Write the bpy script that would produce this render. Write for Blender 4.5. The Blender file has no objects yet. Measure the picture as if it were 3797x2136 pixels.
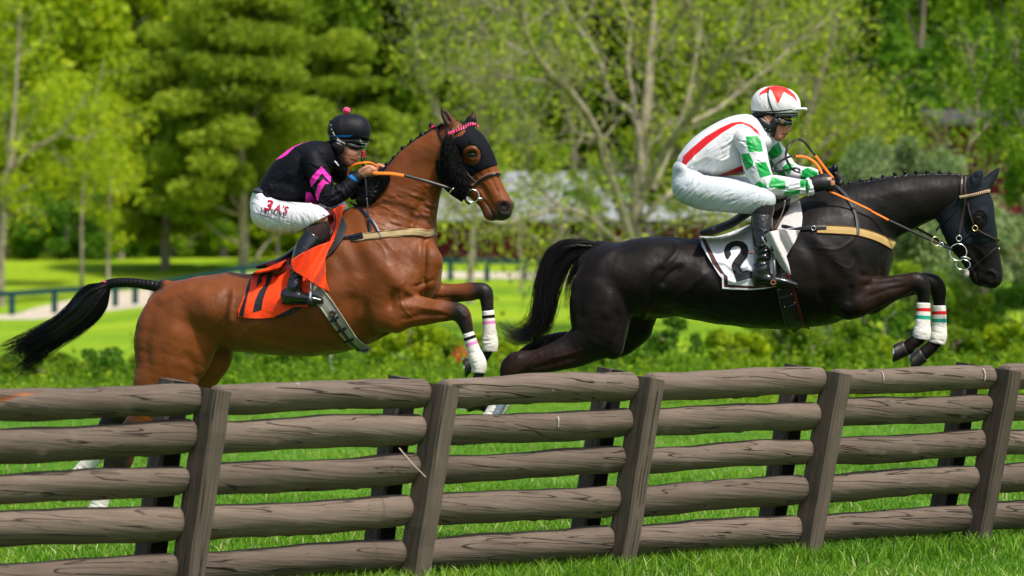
import bpy, math, random
import numpy as np
from mathutils import Vector, Matrix
from mathutils.bvhtree import BVHTree

# ---------------------------------------------------------------- camera, light, exposure
SC = bpy.context.scene
F = 14593.0            # focal length in pixels of the 3797 px wide photograph
CX, CY, HOR = 1898.5, 1068.0, 1017.0
CAMH = 1.51
TILT = (CY - HOR) / F
cam = bpy.data.objects.new('camera', bpy.data.cameras.new('camera'))
SC.collection.objects.link(cam); SC.camera = cam
cam.location = (0, 0, CAMH)
cam.rotation_euler = (math.pi / 2 - TILT, 0, 0)
cam.data.sensor_width = 36.0
cam.data.lens = 36.0 * F / 3797.0
cam.data.clip_start = 0.5; cam.data.clip_end = 3000
cam.data.dof.use_dof = True
cam.data.dof.focus_distance = 20.9
cam.data.dof.aperture_fstop = 3.7

SUN_EL, SUN_AZ = math.radians(57), math.radians(140)   # azimuth measured from +Y towards +X
world = bpy.data.worlds.new('World'); SC.world = world; world.use_nodes = True
wn = world.node_tree.nodes; wl = world.node_tree.links
sky = wn.new('ShaderNodeTexSky'); sky.sky_type = 'NISHITA'; sky.sun_disc = False
sky.sun_elevation = SUN_EL; sky.sun_rotation = SUN_AZ; sky.dust_density = 3.0
bg = wn['Background']; bg.inputs['Strength'].default_value = 0.13
wl.new(sky.outputs['Color'], bg.inputs['Color'])
sun = bpy.data.objects.new('sun', bpy.data.lights.new('sun', 'SUN')); SC.collection.objects.link(sun)
sun.data.energy = 3.9; sun.data.angle = math.radians(4.0); sun.data.color = (1.0, 0.95, 0.86)
sd = Vector((math.sin(SUN_AZ) * math.cos(SUN_EL), math.cos(SUN_AZ) * math.cos(SUN_EL), math.sin(SUN_EL)))
sun.rotation_euler = (-sd).to_track_quat('-Z', 'Y').to_euler()
SC.view_settings.view_transform = 'Standard'; SC.view_settings.look = 'None'
SC.view_settings.exposure = 0.30; SC.view_settings.gamma = 1.0
SC.cycles.use_denoising = True
SC.cycles.max_bounces = 6; SC.cycles.transparent_max_bounces = 8
SC.cycles.sample_clamp_indirect = 4.0

# ---------------------------------------------------------------- pixels <-> world
CAM = np.array([0, 0, CAMH])
ct, st = math.cos(TILT), math.sin(TILT)
def ray(sx, sy):
    u = (np.asarray(sx, float) - CX) / F; v = -(np.asarray(sy, float) - CY) / F
    return np.stack([u, ct + v * st, v * ct - st], -1)
def W(sx, sy, Y):
    """world point on the photo's pixel (sx, sy) at distance Y"""
    d = ray(sx, sy); return CAM + d * (np.asarray(Y) / d[..., 1])[..., None]
def to_px(P):
    P = np.asarray(P, float) - CAM
    f = P[..., 1] * ct - P[..., 2] * st; u = P[..., 0] / f; v = (P[..., 1] * st + P[..., 2] * ct) / f
    return np.stack([u * F + CX, CY - v * F], -1)
def crop(x0, y0, s):
    """reader for coordinates measured in an enlarged detail of the photograph"""
    def f(x, y, r=0.0, lat=0.0, w=None):
        return (x0 + x / s, y0 + y / s, r / s, lat, w)
    f.s = s
    return f
c1 = crop(400, 350, 1.3175); c2 = crop(0, 950, 1.449); c3 = crop(1400, 350, 2.635); c4 = crop(900, 380, 2.7867)
c5 = crop(1550, 1000, 2.5875); c6 = crop(850, 750, 2.498); c7 = crop(0, 950, 3.083); c9 = crop(1160, 500, 3.6225)
d1 = crop(1800, 800, 1.8114); d2 = crop(2900, 550, 1.7046); d3 = crop(2450, 300, 2.8986); d4 = crop(2450, 700, 2.6343)
d8 = crop(3350, 600, 2.897); d9 = crop(2850, 480, 4.83)
pp = crop(0, 0, 0.67843)       # 2576 px overview
def P2(c, pts): return [c(*p)[:2] for p in pts]

# ---------------------------------------------------------------- object helpers
COL = SC.collection
def link(o, parent=None):
    COL.objects.link(o)
    if parent is not None: o.parent = parent
    return o
def tag(o, label=None, cat=None, group=None, kind=None):
    for k, v in (('label', label), ('category', cat), ('group', group), ('kind', kind)):
        if v: o[k] = v
    return o
def thing(name, label, cat, loc=(0, 0, 0), group=None):
    o = bpy.data.objects.new(name, None); link(o); o.location = loc; o.empty_display_size = 0.1
    return tag(o, label, cat, group)
def mesh_np(name, V, Q, mat=None, parent=None, smooth=True, attrs=None, mats=None, mi=None):
    """V (n,3) world coordinates, Q list/array of faces (equal size) or list of arrays"""
    V = np.asarray(V, np.float32)
    faces = Q if isinstance(Q, list) else [Q]
    faces = [np.asarray(f, np.int32) for f in faces if len(f)]
    nl = sum(f.size for f in faces); npoly = sum(len(f) for f in faces)
    me = bpy.data.meshes.new(name)
    me.vertices.add(len(V)); me.loops.add(nl); me.polygons.add(npoly)
    off = np.zeros(3)
    if parent is not None: off = np.array(world_loc(parent))
    me.vertices.foreach_set('co', (V - off).astype(np.float32).ravel())
    me.loops.foreach_set('vertex_index', np.concatenate([f.ravel() for f in faces]))
    tot = np.concatenate([np.full(len(f), f.shape[1], np.int32) for f in faces])
    me.polygons.foreach_set('loop_start', np.concatenate([[0], np.cumsum(tot)[:-1]]).astype(np.int32))
    me.polygons.foreach_set('loop_total', tot)
    me.polygons.foreach_set('use_smooth', np.full(npoly, smooth))
    for m in (mats or ([mat] if mat else [])): me.materials.append(m)
    if mi is not None: me.polygons.foreach_set('material_index', np.asarray(mi, np.int32))
    if attrs:
        for k, a in attrs.items():
            a = np.asarray(a, np.float32)
            if a.ndim == 2:
                at = me.attributes.new(k, 'FLOAT_VECTOR', 'POINT'); at.data.foreach_set('vector', a.ravel())
            else:
                at = me.attributes.new(k, 'FLOAT', 'POINT'); at.data.foreach_set('value', a)
    me.update(); me.validate()
    o = bpy.data.objects.new(name, me)
    return link(o, parent)
def world_loc(o):
    v = Vector(o.location)
    while o.parent is not None: o = o.parent; v += o.location
    return v
def spline(P, n):
    """Catmull-Rom through rows of P, n steps per span"""
    P = np.asarray(P, float)
    if len(P) < 3 or n < 2:
        if n < 2: return P
    Q = np.vstack([2 * P[0] - P[1], P, 2 * P[-1] - P[-2]]); out = []
    for i in range(1, len(Q) - 2):
        a, b, c, d = Q[i - 1], Q[i], Q[i + 1], Q[i + 2]
        for k in range(n):
            t = k / n
            out.append(0.5 * ((2 * b) + (-a + c) * t + (2 * a - 5 * b + 4 * c - d) * t * t + (-a + 3 * b - 3 * c + d) * t ** 3))
    out.append(P[-1]); return np.array(out)
def resample(P, n):
    P = np.asarray(P, float); s = np.concatenate([[0], np.cumsum(np.linalg.norm(np.diff(P, axis=0), axis=1))])
    t = np.linspace(0, s[-1], n); return np.stack([np.interp(t, s, P[:, k]) for k in range(P.shape[1])], -1)

# ---------------------------------------------------------------- bodies from smooth fields
class Field:
    """organic body: chains of tapered elliptic capsules blended smoothly, meshed by surface nets"""
    def __init__(s, mid, b=0.014, h=0.009):
        s.mid, s.b, s.h, s.ch = mid, b, h, []
    def nodes(s, nd, n=3, grow=0.0):
        A = []
        for (sx, sy, r, lat, w) in nd:
            Y = s.mid(sx) + lat; p = W(sx, sy, Y); rm = r * Y / F + grow
            A.append([*p, rm, (w if w is not None else r * Y / F) + grow])
        A = np.array(A)
        if len(A) > 1 and n > 1:
            A = spline(A, n); A[:, 3:] = np.maximum(A[:, 3:], 0.002)
        return A
    def chain(s, nd, n=3, grow=0.0, sign=1, b=None):
        s.ch.append((s.nodes(nd, n, grow), sign, b or s.b)); return s
    def build(s, clip=None, smooth=4, lo=None, hi=None):
        h = s.h
        mn = np.min([(A[:, :3] - np.maximum(A[:, 3], A[:, 4])[:, None]).min(0) for A, g, b in s.ch], 0) - 0.04
        mx = np.max([(A[:, :3] + np.maximum(A[:, 3], A[:, 4])[:, None]).max(0) for A, g, b in s.ch], 0) + 0.04
        if lo is not None: mn = np.maximum(mn, lo)
        if hi is not None: mx = np.minimum(mx, hi)
        dims = np.ceil((mx - mn) / h).astype(int) + 1
        ax = [(mn[k] + h * np.arange(dims[k])).astype(np.float32) for k in range(3)]
        Fd = np.zeros(dims, np.float32)
        def sl(a, b_):
            i0 = np.clip(((a - mn) / h).astype(int), 0, dims - 1); i1 = np.clip(((b_ - mn) / h).astype(int) + 2, 1, dims)
            return i0, i1
        for A, g, b in s.ch:
            marg = 6 * b; R = np.maximum(A[:, 3], A[:, 4])[:, None] + marg
            I0, I1 = sl((A[:, :3] - R).min(0), (A[:, :3] + R).max(0))
            if np.any(I1 <= I0): continue
            D = np.full(I1 - I0, 9.0, np.float32)
            segs = [(A[i], A[i + 1]) for i in range(len(A) - 1)] or [(A[0], A[0])]
            for a, c in segs:
                RR = max(a[3], a[4], c[3], c[4]) + marg
                i0, i1 = sl(np.minimum(a[:3], c[:3]) - RR, np.maximum(a[:3], c[:3]) + RR)
                i0 = np.maximum(i0, I0); i1 = np.minimum(i1, I1)
                if np.any(i1 <= i0): continue
                X = ax[0][i0[0]:i1[0]][:, None, None]; Yy = ax[1][i0[1]:i1[1]][None, :, None]; Z = ax[2][i0[2]:i1[2]][None, None, :]
                k = (a[3] + c[3]) / (a[4] + c[4])
                d = c[:3] - a[:3]; dk = d.copy(); dk[1] *= k; L = float((dk * dk).sum()) + 1e-9
                px, py, pz = X - a[0], (Yy - a[1]), Z - a[2]
                t = np.clip((px * dk[0] + py * (k * dk[1]) + pz * dk[2]) / L, 0, 1)
                r = a[3] + (c[3] - a[3]) * t; w = a[4] + (c[4] - a[4]) * t
                ex = px - d[0] * t; ey = py - d[1] * t; ez = pz - d[2] * t
                e2 = ex * ex + ez * ez; y2 = ey * ey
                k0 = np.sqrt(e2 / (r * r) + y2 / (w * w)); k1 = np.sqrt(e2 / r ** 4 + y2 / w ** 4) + 1e-6
                dd = k0 * (k0 - 1) / k1
                sub = D[i0[0] - I0[0]:i1[0] - I0[0], i0[1] - I0[1]:i1[1] - I0[1], i0[2] - I0[2]:i1[2] - I0[2]]
                np.minimum(sub, dd, out=sub)
            E = np.exp(np.clip(-D / b, -12, 12))
            tgt = Fd[I0[0]:I1[0], I0[1]:I1[1], I0[2]:I1[2]]
            if g > 0: tgt += E
            else: tgt *= 1 / (1 + E)          # carve
        V = np.log(np.maximum(Fd, 1e-6)) * s.b
        if clip is not None:
            V = np.minimum(V, clip(ax[0][:, None, None], ax[1][None, :, None], ax[2][None, None, :]))
        for k in range(3):
            idx = [slice(None)] * 3
            for e in (0, -1): idx[k] = e; V[tuple(idx)] = -1
        s.V, s.Q = surfnet(V, mn, h)
        s.V = relax(s.V, s.Q, smooth); s.N = normals(s.V, s.Q)
        return s
    def strokes(s, L, gain=1.0):
        """raise (+) or sink (-) the surface along polylines given in photo pixels: (pts, width px, amplitude m[, side])"""
        px = to_px(s.V); disp = np.zeros(len(s.V))
        for st_ in L:
            pts, wd, amp = st_[:3]; side = st_[3] if len(st_) > 3 else 0
            lo = np.min(pts, 0) - 3 * wd; hi = np.max(pts, 0) + 3 * wd
            m = np.where((px[:, 0] > lo[0]) & (px[:, 0] < hi[0]) & (px[:, 1] > lo[1]) & (px[:, 1] < hi[1]))[0]
            if side: m = m[(s.V[m, 1] - s.midw(s.V[m, 0])) * side > 0]
            if not len(m): continue
            Pn = spline(pts, 4) if len(pts) > 2 else np.asarray(pts, float)
            d, t = dist_line(px[m], Pn)
            disp[m] += gain * amp * np.exp(-(d / wd) ** 2) * np.minimum(1, np.minimum(t, 1 - t) * 5 + 0.15)
        s.V = s.V + s.N * disp[:, None]; s.N = normals(s.V, s.Q); return s
    def midw(s, X):
        return np.array([s.mid(x) for x in (X * F / s.mid(CX) + CX)]) if False else s.mid(X * F / 22.0 + CX)
    def noise(s, amp, scale, seed=0, n=24, stretch=(1, 1, 1)):
        rng = np.random.default_rng(seed); d = np.zeros(len(s.V))
        for i in range(n):
            k = rng.normal(size=3) * 2 * math.pi / scale / np.array(stretch); d += np.sin(s.V @ k + rng.uniform(0, 6.28))
        s.V = s.V + s.N * (d * amp / math.sqrt(n))[:, None]; s.N = normals(s.V, s.Q); return s
    def bvh(s): return Surf(s.V, s.Q, s.N)
    def mesh(s, name, mat, parent=None, attrs=None, mats=None, mi=None):
        return mesh_np(name, s.V, s.Q, mat, parent, True, attrs, mats, mi)
    def px(s): return to_px(s.V)

class Surf:
    def __init__(s, V, Q, N):
        s.t = BVHTree.FromPolygons([tuple(v) for v in V.tolist()], Q.tolist())
        n = N[Q].sum(1); s.n = n / (np.linalg.norm(n, axis=1)[:, None] + 1e-9)
    def ray_cast(s, o, d, L):
        h = s.t.ray_cast(o, d, L)
        return (h[0], Vector(s.n[h[2]]) if h[0] is not None else None)

def dist_line(p, L):
    best = np.full(len(p), 1e9); bt = np.zeros(len(p)); n = len(L) - 1
    for i in range(n):
        a, b = L[i], L[i + 1]; d = b - a; t = np.clip(((p - a) @ d) / (d @ d + 1e-9), 0, 1)
        q = np.linalg.norm(p - a - t[:, None] * d, axis=1); m = q < best
        best[m] = q[m]; bt[m] = (i + t[m]) / n
    return best, bt
def sd_poly(p, poly):
    """signed distance (px) to a polygon, positive inside"""
    poly = np.asarray(poly, float); d, _ = dist_line(p, np.vstack([poly, poly[:1]]))
    ins = np.zeros(len(p), bool); j = len(poly) - 1
    for i in range(len(poly)):
        a, b = poly[i], poly[j]
        c = ((a[1] > p[:, 1]) != (b[1] > p[:, 1])) & (p[:, 0] < (b[0] - a[0]) * (p[:, 1] - a[1]) / (b[1] - a[1] + 1e-12) + a[0])
        ins ^= c; j = i
    return np.where(ins, d, -d)
def surfnet(v, o, h):
    ins = v > 0; nx, ny, nz = v.shape
    C = [(0, 0, 0), (1, 0, 0), (0, 1, 0), (1, 1, 0), (0, 0, 1), (1, 0, 1), (0, 1, 1), (1, 1, 1)]
    cnt = np.zeros((nx - 1, ny - 1, nz - 1), np.int8)
    for a, b, c in C: cnt += ins[a:nx - 1 + a, b:ny - 1 + b, c:nz - 1 + c]
    act = (cnt > 0) & (cnt < 8); I, J, K = np.where(act); n = len(I)
    idx = np.full(act.shape, -1, np.int32); idx[I, J, K] = np.arange(n)
    val = np.stack([v[I + a, J + b, K + c] for a, b, c in C], 1)
    P = np.zeros((n, 3)); m = np.zeros(n)
    for e0, e1 in ((0, 1), (2, 3), (4, 5), (6, 7), (0, 2), (1, 3), (4, 6), (5, 7), (0, 4), (1, 5), (2, 6), (3, 7)):
        va, vb = val[:, e0], val[:, e1]; cr = (va > 0) != (vb > 0)
        t = np.where(cr, va / np.where(cr, va - vb, 1), 0)
        pa, pb = np.array(C[e0]), np.array(C[e1]); P += cr[:, None] * (pa + t[:, None] * (pb - pa)); m += cr
    P /= m[:, None]; V = (P + np.stack([I, J, K], 1)) * h + o; quads = []
    for ax_ in range(3):
        sl0 = [slice(None)] * 3; sl1 = [slice(None)] * 3; sl0[ax_] = slice(0, -1); sl1[ax_] = slice(1, None)
        a, b = ins[tuple(sl0)], ins[tuple(sl1)]; ch = np.stack(np.where(a != b), 1)
        u, w = (ax_ + 1) % 3, (ax_ + 2) % 3
        ok = (ch[:, u] > 0) & (ch[:, w] > 0) & (ch[:, u] < v.shape[u] - 1) & (ch[:, w] < v.shape[w] - 1); ch = ch[ok]
        eu = np.zeros(3, int); eu[u] = 1; ew = np.zeros(3, int); ew[w] = 1
        q = [idx[tuple((ch + o_).T)] for o_ in (-eu - ew, -ew, 0 * eu, -eu)]; q = np.stack(q, 1)
        flip = ~ins[tuple(ch.T)]; q[flip] = q[flip][:, ::-1]; quads.append(q)
    Q = np.concatenate(quads); Q = Q[(Q >= 0).all(1)]
    return V, Q
def relax(V, Q, it=4):
    E = np.concatenate([Q[:, [0, 1]], Q[:, [1, 2]], Q[:, [2, 3]], Q[:, [3, 0]]]); n = len(V)
    E = np.concatenate([E, E[:, ::-1]]); deg = np.maximum(np.bincount(E[:, 0], minlength=n), 1)
    for k in range(it * 2):
        lam = 0.55 if k % 2 == 0 else -0.53
        S = np.stack([np.bincount(E[:, 0], weights=V[E[:, 1], c], minlength=n) for c in range(3)], 1) / deg[:, None]
        V = V + lam * (S - V)
    return V
def normals(V, Q):
    nf = np.cross(V[Q[:, 2]] - V[Q[:, 0]], V[Q[:, 3]] - V[Q[:, 1]]) if Q.shape[1] == 4 else np.cross(V[Q[:, 1]] - V[Q[:, 0]], V[Q[:, 2]] - V[Q[:, 0]])
    N = np.zeros_like(V)
    for c in range(3):
        for k in range(Q.shape[1]): N[:, c] += np.bincount(Q[:, k], weights=nf[:, c], minlength=len(V))
    return N / (np.linalg.norm(N, axis=1)[:, None] + 1e-12)

# ---------------------------------------------------------------- materials
def mat(name, color, rough=0.6, spec=0.4, metal=0.0, bump=None, var=0.0, vscale=8.0, masks=(), sheen=0.0, trans=0.0, coat=0.0, coords='Object', stretch=(1, 1, 1), rvar=0, extra=None):
    """procedural Principled material; masks = [(attribute, colour, lo, hi[, roughness])] painted where the attribute passes lo..hi"""
    m = bpy.data.materials.new(name); m.use_nodes = True; nt = m.node_tree; N = nt.nodes; L = nt.links
    b = N['Principled BSDF']; b.inputs['Roughness'].default_value = rough
    b.inputs['Specular IOR Level'].default_value = spec; b.inputs['Metallic'].default_value = metal
    if rvar:
        rn = N.new('ShaderNodeTexNoise'); rn.inputs['Scale'].default_value = 14; rn.inputs['Detail'].default_value = 6; rm = N.new('ShaderNodeMapRange'); rm.inputs['From Min'].default_value = .3; rm.inputs['From Max'].default_value = .7
        rm.inputs['To Min'].default_value = rough - rvar; rm.inputs['To Max'].default_value = rough + rvar; tc0 = N.new('ShaderNodeTexCoord'); L.new(tc0.outputs['Object'], rn.inputs['Vector']); L.new(rn.outputs['Fac'], rm.inputs['Value']); L.new(rm.outputs[0], b.inputs['Roughness'])
    if sheen: b.inputs['Sheen Weight'].default_value = sheen; b.inputs['Sheen Roughness'].default_value = 0.4
    if coat: b.inputs['Coat Weight'].default_value = coat; b.inputs['Coat Roughness'].default_value = 0.15
    tc = N.new('ShaderNodeTexCoord'); mp = N.new('ShaderNodeMapping'); mp.inputs['Scale'].default_value = stretch
    L.new(tc.outputs[coords], mp.inputs['Vector']); vec = mp.outputs['Vector']
    col = N.new('ShaderNodeRGB'); col.outputs[0].default_value = (*color, 1); cur = col.outputs[0]
    if extra: cur = extra(N, L, vec, cur)
    for mk in masks:
        a = N.new('ShaderNodeAttribute'); a.attribute_name = mk[0]
        r = N.new('ShaderNodeMapRange'); r.interpolation_type = 'SMOOTHSTEP'
        r.inputs['From Min'].default_value = mk[2]; r.inputs['From Max'].default_value = mk[3]
        L.new(a.outputs['Fac'], r.inputs['Value'])
        mx = N.new('ShaderNodeMix'); mx.data_type = 'RGBA'; L.new(r.outputs[0], mx.inputs['Factor'])
        L.new(cur, mx.inputs['A']); mx.inputs['B'].default_value = (*mk[1], 1); cur = mx.outputs['Result']
    if var:
        nz = N.new('ShaderNodeTexNoise'); nz.inputs['Scale'].default_value = vscale; nz.inputs['Detail'].default_value = 6
        L.new(vec, nz.inputs['Vector'])
        hs = N.new('ShaderNodeHueSaturation'); r = N.new('ShaderNodeMapRange')
        r.inputs['From Min'].default_value = 0.3; r.inputs['From Max'].default_value = 0.7
        r.inputs['To Min'].default_value = 1 - var; r.inputs['To Max'].default_value = 1 + var
        L.new(nz.outputs['Fac'], r.inputs['Value']); L.new(r.outputs[0], hs.inputs['Value']); L.new(cur, hs.inputs['Color']); cur = hs.outputs[0]
    L.new(cur, b.inputs['Base Color'])
    if bump:
        prev = None
        for (sc_, st_, dist) in ([bump] if not isinstance(bump, list) else bump):
            nz = N.new('ShaderNodeTexNoise'); nz.inputs['Scale'].default_value = sc_; nz.inputs['Detail'].default_value = 5
            L.new(vec, nz.inputs['Vector']); bp = N.new('ShaderNodeBump'); bp.inputs['Strength'].default_value = st_; bp.inputs['Distance'].default_value = dist
            L.new(nz.outputs['Fac'], bp.inputs['Height'])
            if prev: L.new(prev, bp.inputs['Normal'])
            prev = bp.outputs[0]
        L.new(prev, b.inputs['Normal'])
    if trans:
        tr = N.new('ShaderNodeBsdfTranslucent'); L.new(cur, tr.inputs['Color']); mix = N.new('ShaderNodeMixShader'); mix.inputs[0].default_value = trans
        L.new(b.outputs[0], mix.inputs[1]); L.new(tr.outputs[0], mix.inputs[2]); L.new(mix.outputs[0], N['Material Output'].inputs['Surface'])
    return m

# ---------------------------------------------------------------- things that lie on a body
def cast(bvh, sx, sy, far=False):
    d = Vector(ray(sx, sy)).normalized()
    if far:
        o = Vector(CAM) + d * 40; h = bvh.ray_cast(o, -d, 30)
    else:
        h = bvh.ray_cast(Vector(CAM) + d * 10, d, 30)
    return (h[0], h[1]) if h[0] is not None else (None, None)
def cast_path(bvh, px, far=False, Y=22.0):
    """project pixels onto a body; misses borrow the depth of their neighbours"""
    P = []; Nn = []
    for p in px:
        a, n = cast(bvh, p[0], p[1], far); P.append(a); Nn.append(n)
    good = [i for i, a in enumerate(P) if a is not None]
    out = np.zeros((len(px), 3)); on = np.zeros((len(px), 3))
    for i, a in enumerate(P):
        if a is None:
            y = Y if not good else P[min(good, key=lambda g: abs(g - i))].y
            out[i] = W(px[i][0], px[i][1], y); on[i] = (0, 1 if far else -1, 0)
        else: out[i] = a; on[i] = Nn[i]
    on = np.where((on[:, 1:2] > 0.3) & (not far), -on, on)
    return out, on
def smooth_rows(A, it=2):
    A = A.copy()
    for _ in range(it): A[1:-1] = 0.25 * A[:-2] + 0.5 * A[1:-1] + 0.25 * A[2:]
    return A
def strap(name, bvh, px, wpx, material, parent, th=0.004, off=0.002, n=None, far=False, sm=2, Y=22.0, build=True, widths=None):
    """leather strap lying on a body along a pixel path"""
    px = spline(px, 6) if len(px) > 2 else np.asarray(px, float)
    L = np.linalg.norm(np.diff(px, axis=0), axis=1).sum(); n = n or max(4, int(L / 7)); px = resample(px, n)
    T = np.gradient(px, axis=0); T /= np.linalg.norm(T, axis=1)[:, None] + 1e-9; S = np.stack([-T[:, 1], T[:, 0]], 1)
    wv = np.interp(np.linspace(0, 1, n), np.linspace(0, 1, len(widths)), widths) if widths is not None else np.full(n, wpx)
    a, na = cast_path(bvh, px + S * wv[:, None] / 2, far, Y); b, nb = cast_path(bvh, px - S * wv[:, None] / 2, far, Y); c, nc = cast_path(bvh, px, far, Y)
    a, b, c = smooth_rows(a, sm), smooth_rows(b, sm), smooth_rows(c, sm)
    nn = smooth_rows(nc, 3); nn /= np.linalg.norm(nn, axis=1)[:, None] + 1e-9
    lo = off - 0.003; hi = off + th
    rings = np.stack([a + nn * lo, a + nn * hi * 0.8, c + nn * hi, b + nn * hi * 0.8, b + nn * lo], 1)
    if not build: return rings
    return ring_mesh(name, rings, material, parent)
def ring_mesh(name, rings, material, parent=None, close=True, caps=True, smooth=False, attrs=None):
    rings = np.asarray(rings); n, k = rings.shape[:2]; V = rings.reshape(-1, 3)
    i = np.arange(n - 1)[:, None]; j = np.arange(k if close else k - 1)[None, :]; j2 = (j + 1) % k
    Q = np.stack([i * k + j, i * k + j2, (i + 1) * k + j2, (i + 1) * k + j], -1).reshape(-1, 4)
    fs = [Q]
    if caps and close: fs.append(np.array([list(range(k))[::-1]])); fs.append(np.array([[(n - 1) * k + q for q in range(k)]]))
    return mesh_np(name, V, fs, material, parent, smooth, attrs)
def free_strap(name, pts, w, th, material, parent, n=None, up=(0, -1, 0), tube=False, sides=8):
    """strap or cord through the air along world points; w = width (m), th = thickness"""
    P = spline(pts, 8) if len(pts) > 2 else np.asarray(pts, float)
    n = n or max(6, int(np.linalg.norm(np.diff(P, axis=0), axis=1).sum() / 0.012)); P = resample(P, n)
    T = np.gradient(P, axis=0); T /= np.linalg.norm(T, axis=1)[:, None] + 1e-9
    U = np.tile(np.array(up, float), (n, 1)) if np.ndim(up) == 1 else up
    S = np.cross(T, U); S /= np.linalg.norm(S, axis=1)[:, None] + 1e-9; U = np.cross(S, T)
    w = np.interp(np.linspace(0, 1, n), np.linspace(0, 1, len(w)), w) if np.ndim(w) else np.full(n, w)
    t = np.interp(np.linspace(0, 1, n), np.linspace(0, 1, len(th)), th) if np.ndim(th) else np.full(n, th)
    a = np.arange(sides) / sides * 2 * math.pi
    if tube: cs, sn = np.cos(a), np.sin(a)
    else:
        cs = np.sign(np.cos(a)) * np.abs(np.cos(a)) ** 0.4; sn = np.sign(np.sin(a)) * np.abs(np.sin(a)) ** 0.4
    R = P[:, None] + S[:, None] * (cs[None, :, None] * w[:, None, None] / 2) + U[:, None] * (sn[None, :, None] * t[:, None, None] / 2)
    return ring_mesh(name, R, material, parent, smooth=True)
def px_pts(c, pts, mid):
    """[(x, y, lat)] in a crop -> world points"""
    out = []
    for p in pts:
        sx, sy = c(p[0], p[1])[:2]; out.append(W(sx, sy, mid(sx) + (p[2] if len(p) > 2 else 0)))
    return np.array(out)
def ring3d(name, centre, R, r, material, parent, axis=(0, 1, 0), ell=1.0, rot=0.0, n=28):
    c = np.array(centre); ax_ = Vector(axis).normalized(); q = ax_.to_track_quat('Z', 'Y')
    M = np.array(q.to_matrix()); P = []
    for i in range(n):
        a = i / n * 2 * math.pi; x, y = R * math.cos(a), R * ell * math.sin(a)
        x, y = x * math.cos(rot) - y * math.sin(rot), x * math.sin(rot) + y * math.cos(rot)
        for k in range(6):
            b = k / 6 * 2 * math.pi; s = 1 + r / R * math.cos(b); P.append(c + M @ np.array([x * s, y * s, r * math.sin(b)]))
    P = np.array(P); Q = []
    for i in range(n):
        for k in range(6): Q.append([i * 6 + k, i * 6 + (k + 1) % 6, ((i + 1) % n) * 6 + (k + 1) % 6, ((i + 1) % n) * 6 + k])
    return mesh_np(name, P, np.array(Q), material, parent)
def coons(top, bot, left, right, nu, nv):
    """grid of pixels bounded by four polylines (left/right run top->bottom)"""
    T, B, Lf, R = resample(top, nu), resample(bot, nu), resample(left, nv), resample(right, nv)
    u = np.linspace(0, 1, nu)[None, :, None]; v = np.linspace(0, 1, nv)[:, None, None]
    G = (1 - v) * T[None] + v * B[None] + (1 - u) * Lf[:, None] + u * R[:, None]
    G -= (1 - u) * (1 - v) * T[0] + u * (1 - v) * T[-1] + (1 - u) * v * B[0] + u * v * B[-1]
    return G
def grid_mesh(name, P, material, parent, th=0.003, attrs=None):
    nv, nu = P.shape[:2]; V = P.reshape(-1, 3); i = np.arange(nv - 1)[:, None]; j = np.arange(nu - 1)[None]
    Q = np.stack([i * nu + j, (i + 1) * nu + j, (i + 1) * nu + j + 1, i * nu + j + 1], -1).reshape(-1, 4)
    o = mesh_np(name, V, Q, material, parent, True, attrs)
    m = o.modifiers.new('thickness', 'SOLIDIFY'); m.thickness = th; m.offset = 0
    return o
def hair(name, guide_a, guide_b, n, rad, material, parent, mid, lat=(0, 0.05), seed=1, spread=4.0, frac=(0.7, 1.0), seg=22, wave=6.0, clump=0):
    """hair strands between two pixel guide curves"""
    rng = np.random.default_rng(seed); A = resample(spline(guide_a, 6), seg); B = resample(spline(guide_b, 6), seg)
    Vs, Qs = [], []; t = np.linspace(0, 1, seg)
    cs = rng.uniform(0, 1, max(clump, 1)); ca = rng.uniform(frac[0], frac[1], max(clump, 1))
    for i in range(n):
        s = rng.uniform(0, 1); fr = rng.uniform(*frac)
        if clump:
            k = rng.integers(clump); s2 = cs[k] + rng.normal() * 0.02; fr = min(1, ca[k] * rng.uniform(0.85, 1.0))
            s = s * (1 - t ** 1.3) + s2 * t ** 1.3
            s = s[:, None]
        tt = t * fr; C = (1 - s) * A + s * B
        if clump: sh = s
        px = np.stack([np.interp(tt, t, C[:, k]) for k in (0, 1)], 1)
        ph = rng.uniform(0, 6.28, 2); fq = rng.uniform(0.6, 1.6)
        off = rng.normal(size=2) * spread * tt[:, None] + wave * np.sin(6.28 * fq * tt[:, None] + ph) * tt[:, None]
        px = px + off
        l = lat[0] + lat[1] * (rng.normal() * (0.35 + 0.8 * tt) + 0.3 * np.sin(5 * tt + ph[0]))
        Pw = W(px[:, 0], px[:, 1], mid(px[:, 0]) + l)
        r = rad * rng.uniform(0.6, 1.3) * (1 - 0.75 * t ** 2); T = np.gradient(Pw, axis=0); T /= np.linalg.norm(T, axis=1)[:, None] + 1e-9
        S = np.cross(T, [0, -1, 0.3]); S /= np.linalg.norm(S, axis=1)[:, None] + 1e-9; U = np.cross(S, T)
        a = np.arange(3) / 3 * 6.283; R = Pw[:, None] + r[:, None, None] * (S[:, None] * np.cos(a)[None, :, None] + U[:, None] * np.sin(a)[None, :, None])
        base = len(Vs) * seg * 3; Vs.append(R.reshape(-1, 3))
        ii = np.arange(seg - 1)[:, None]; jj = np.arange(3)[None]
        Qs.append((np.stack([ii * 3 + jj, ii * 3 + (jj + 1) % 3, (ii + 1) * 3 + (jj + 1) % 3, (ii + 1) * 3 + jj], -1) + base).reshape(-1, 4))
    return mesh_np(name, np.concatenate(Vs), np.concatenate(Qs), material, parent)
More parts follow.
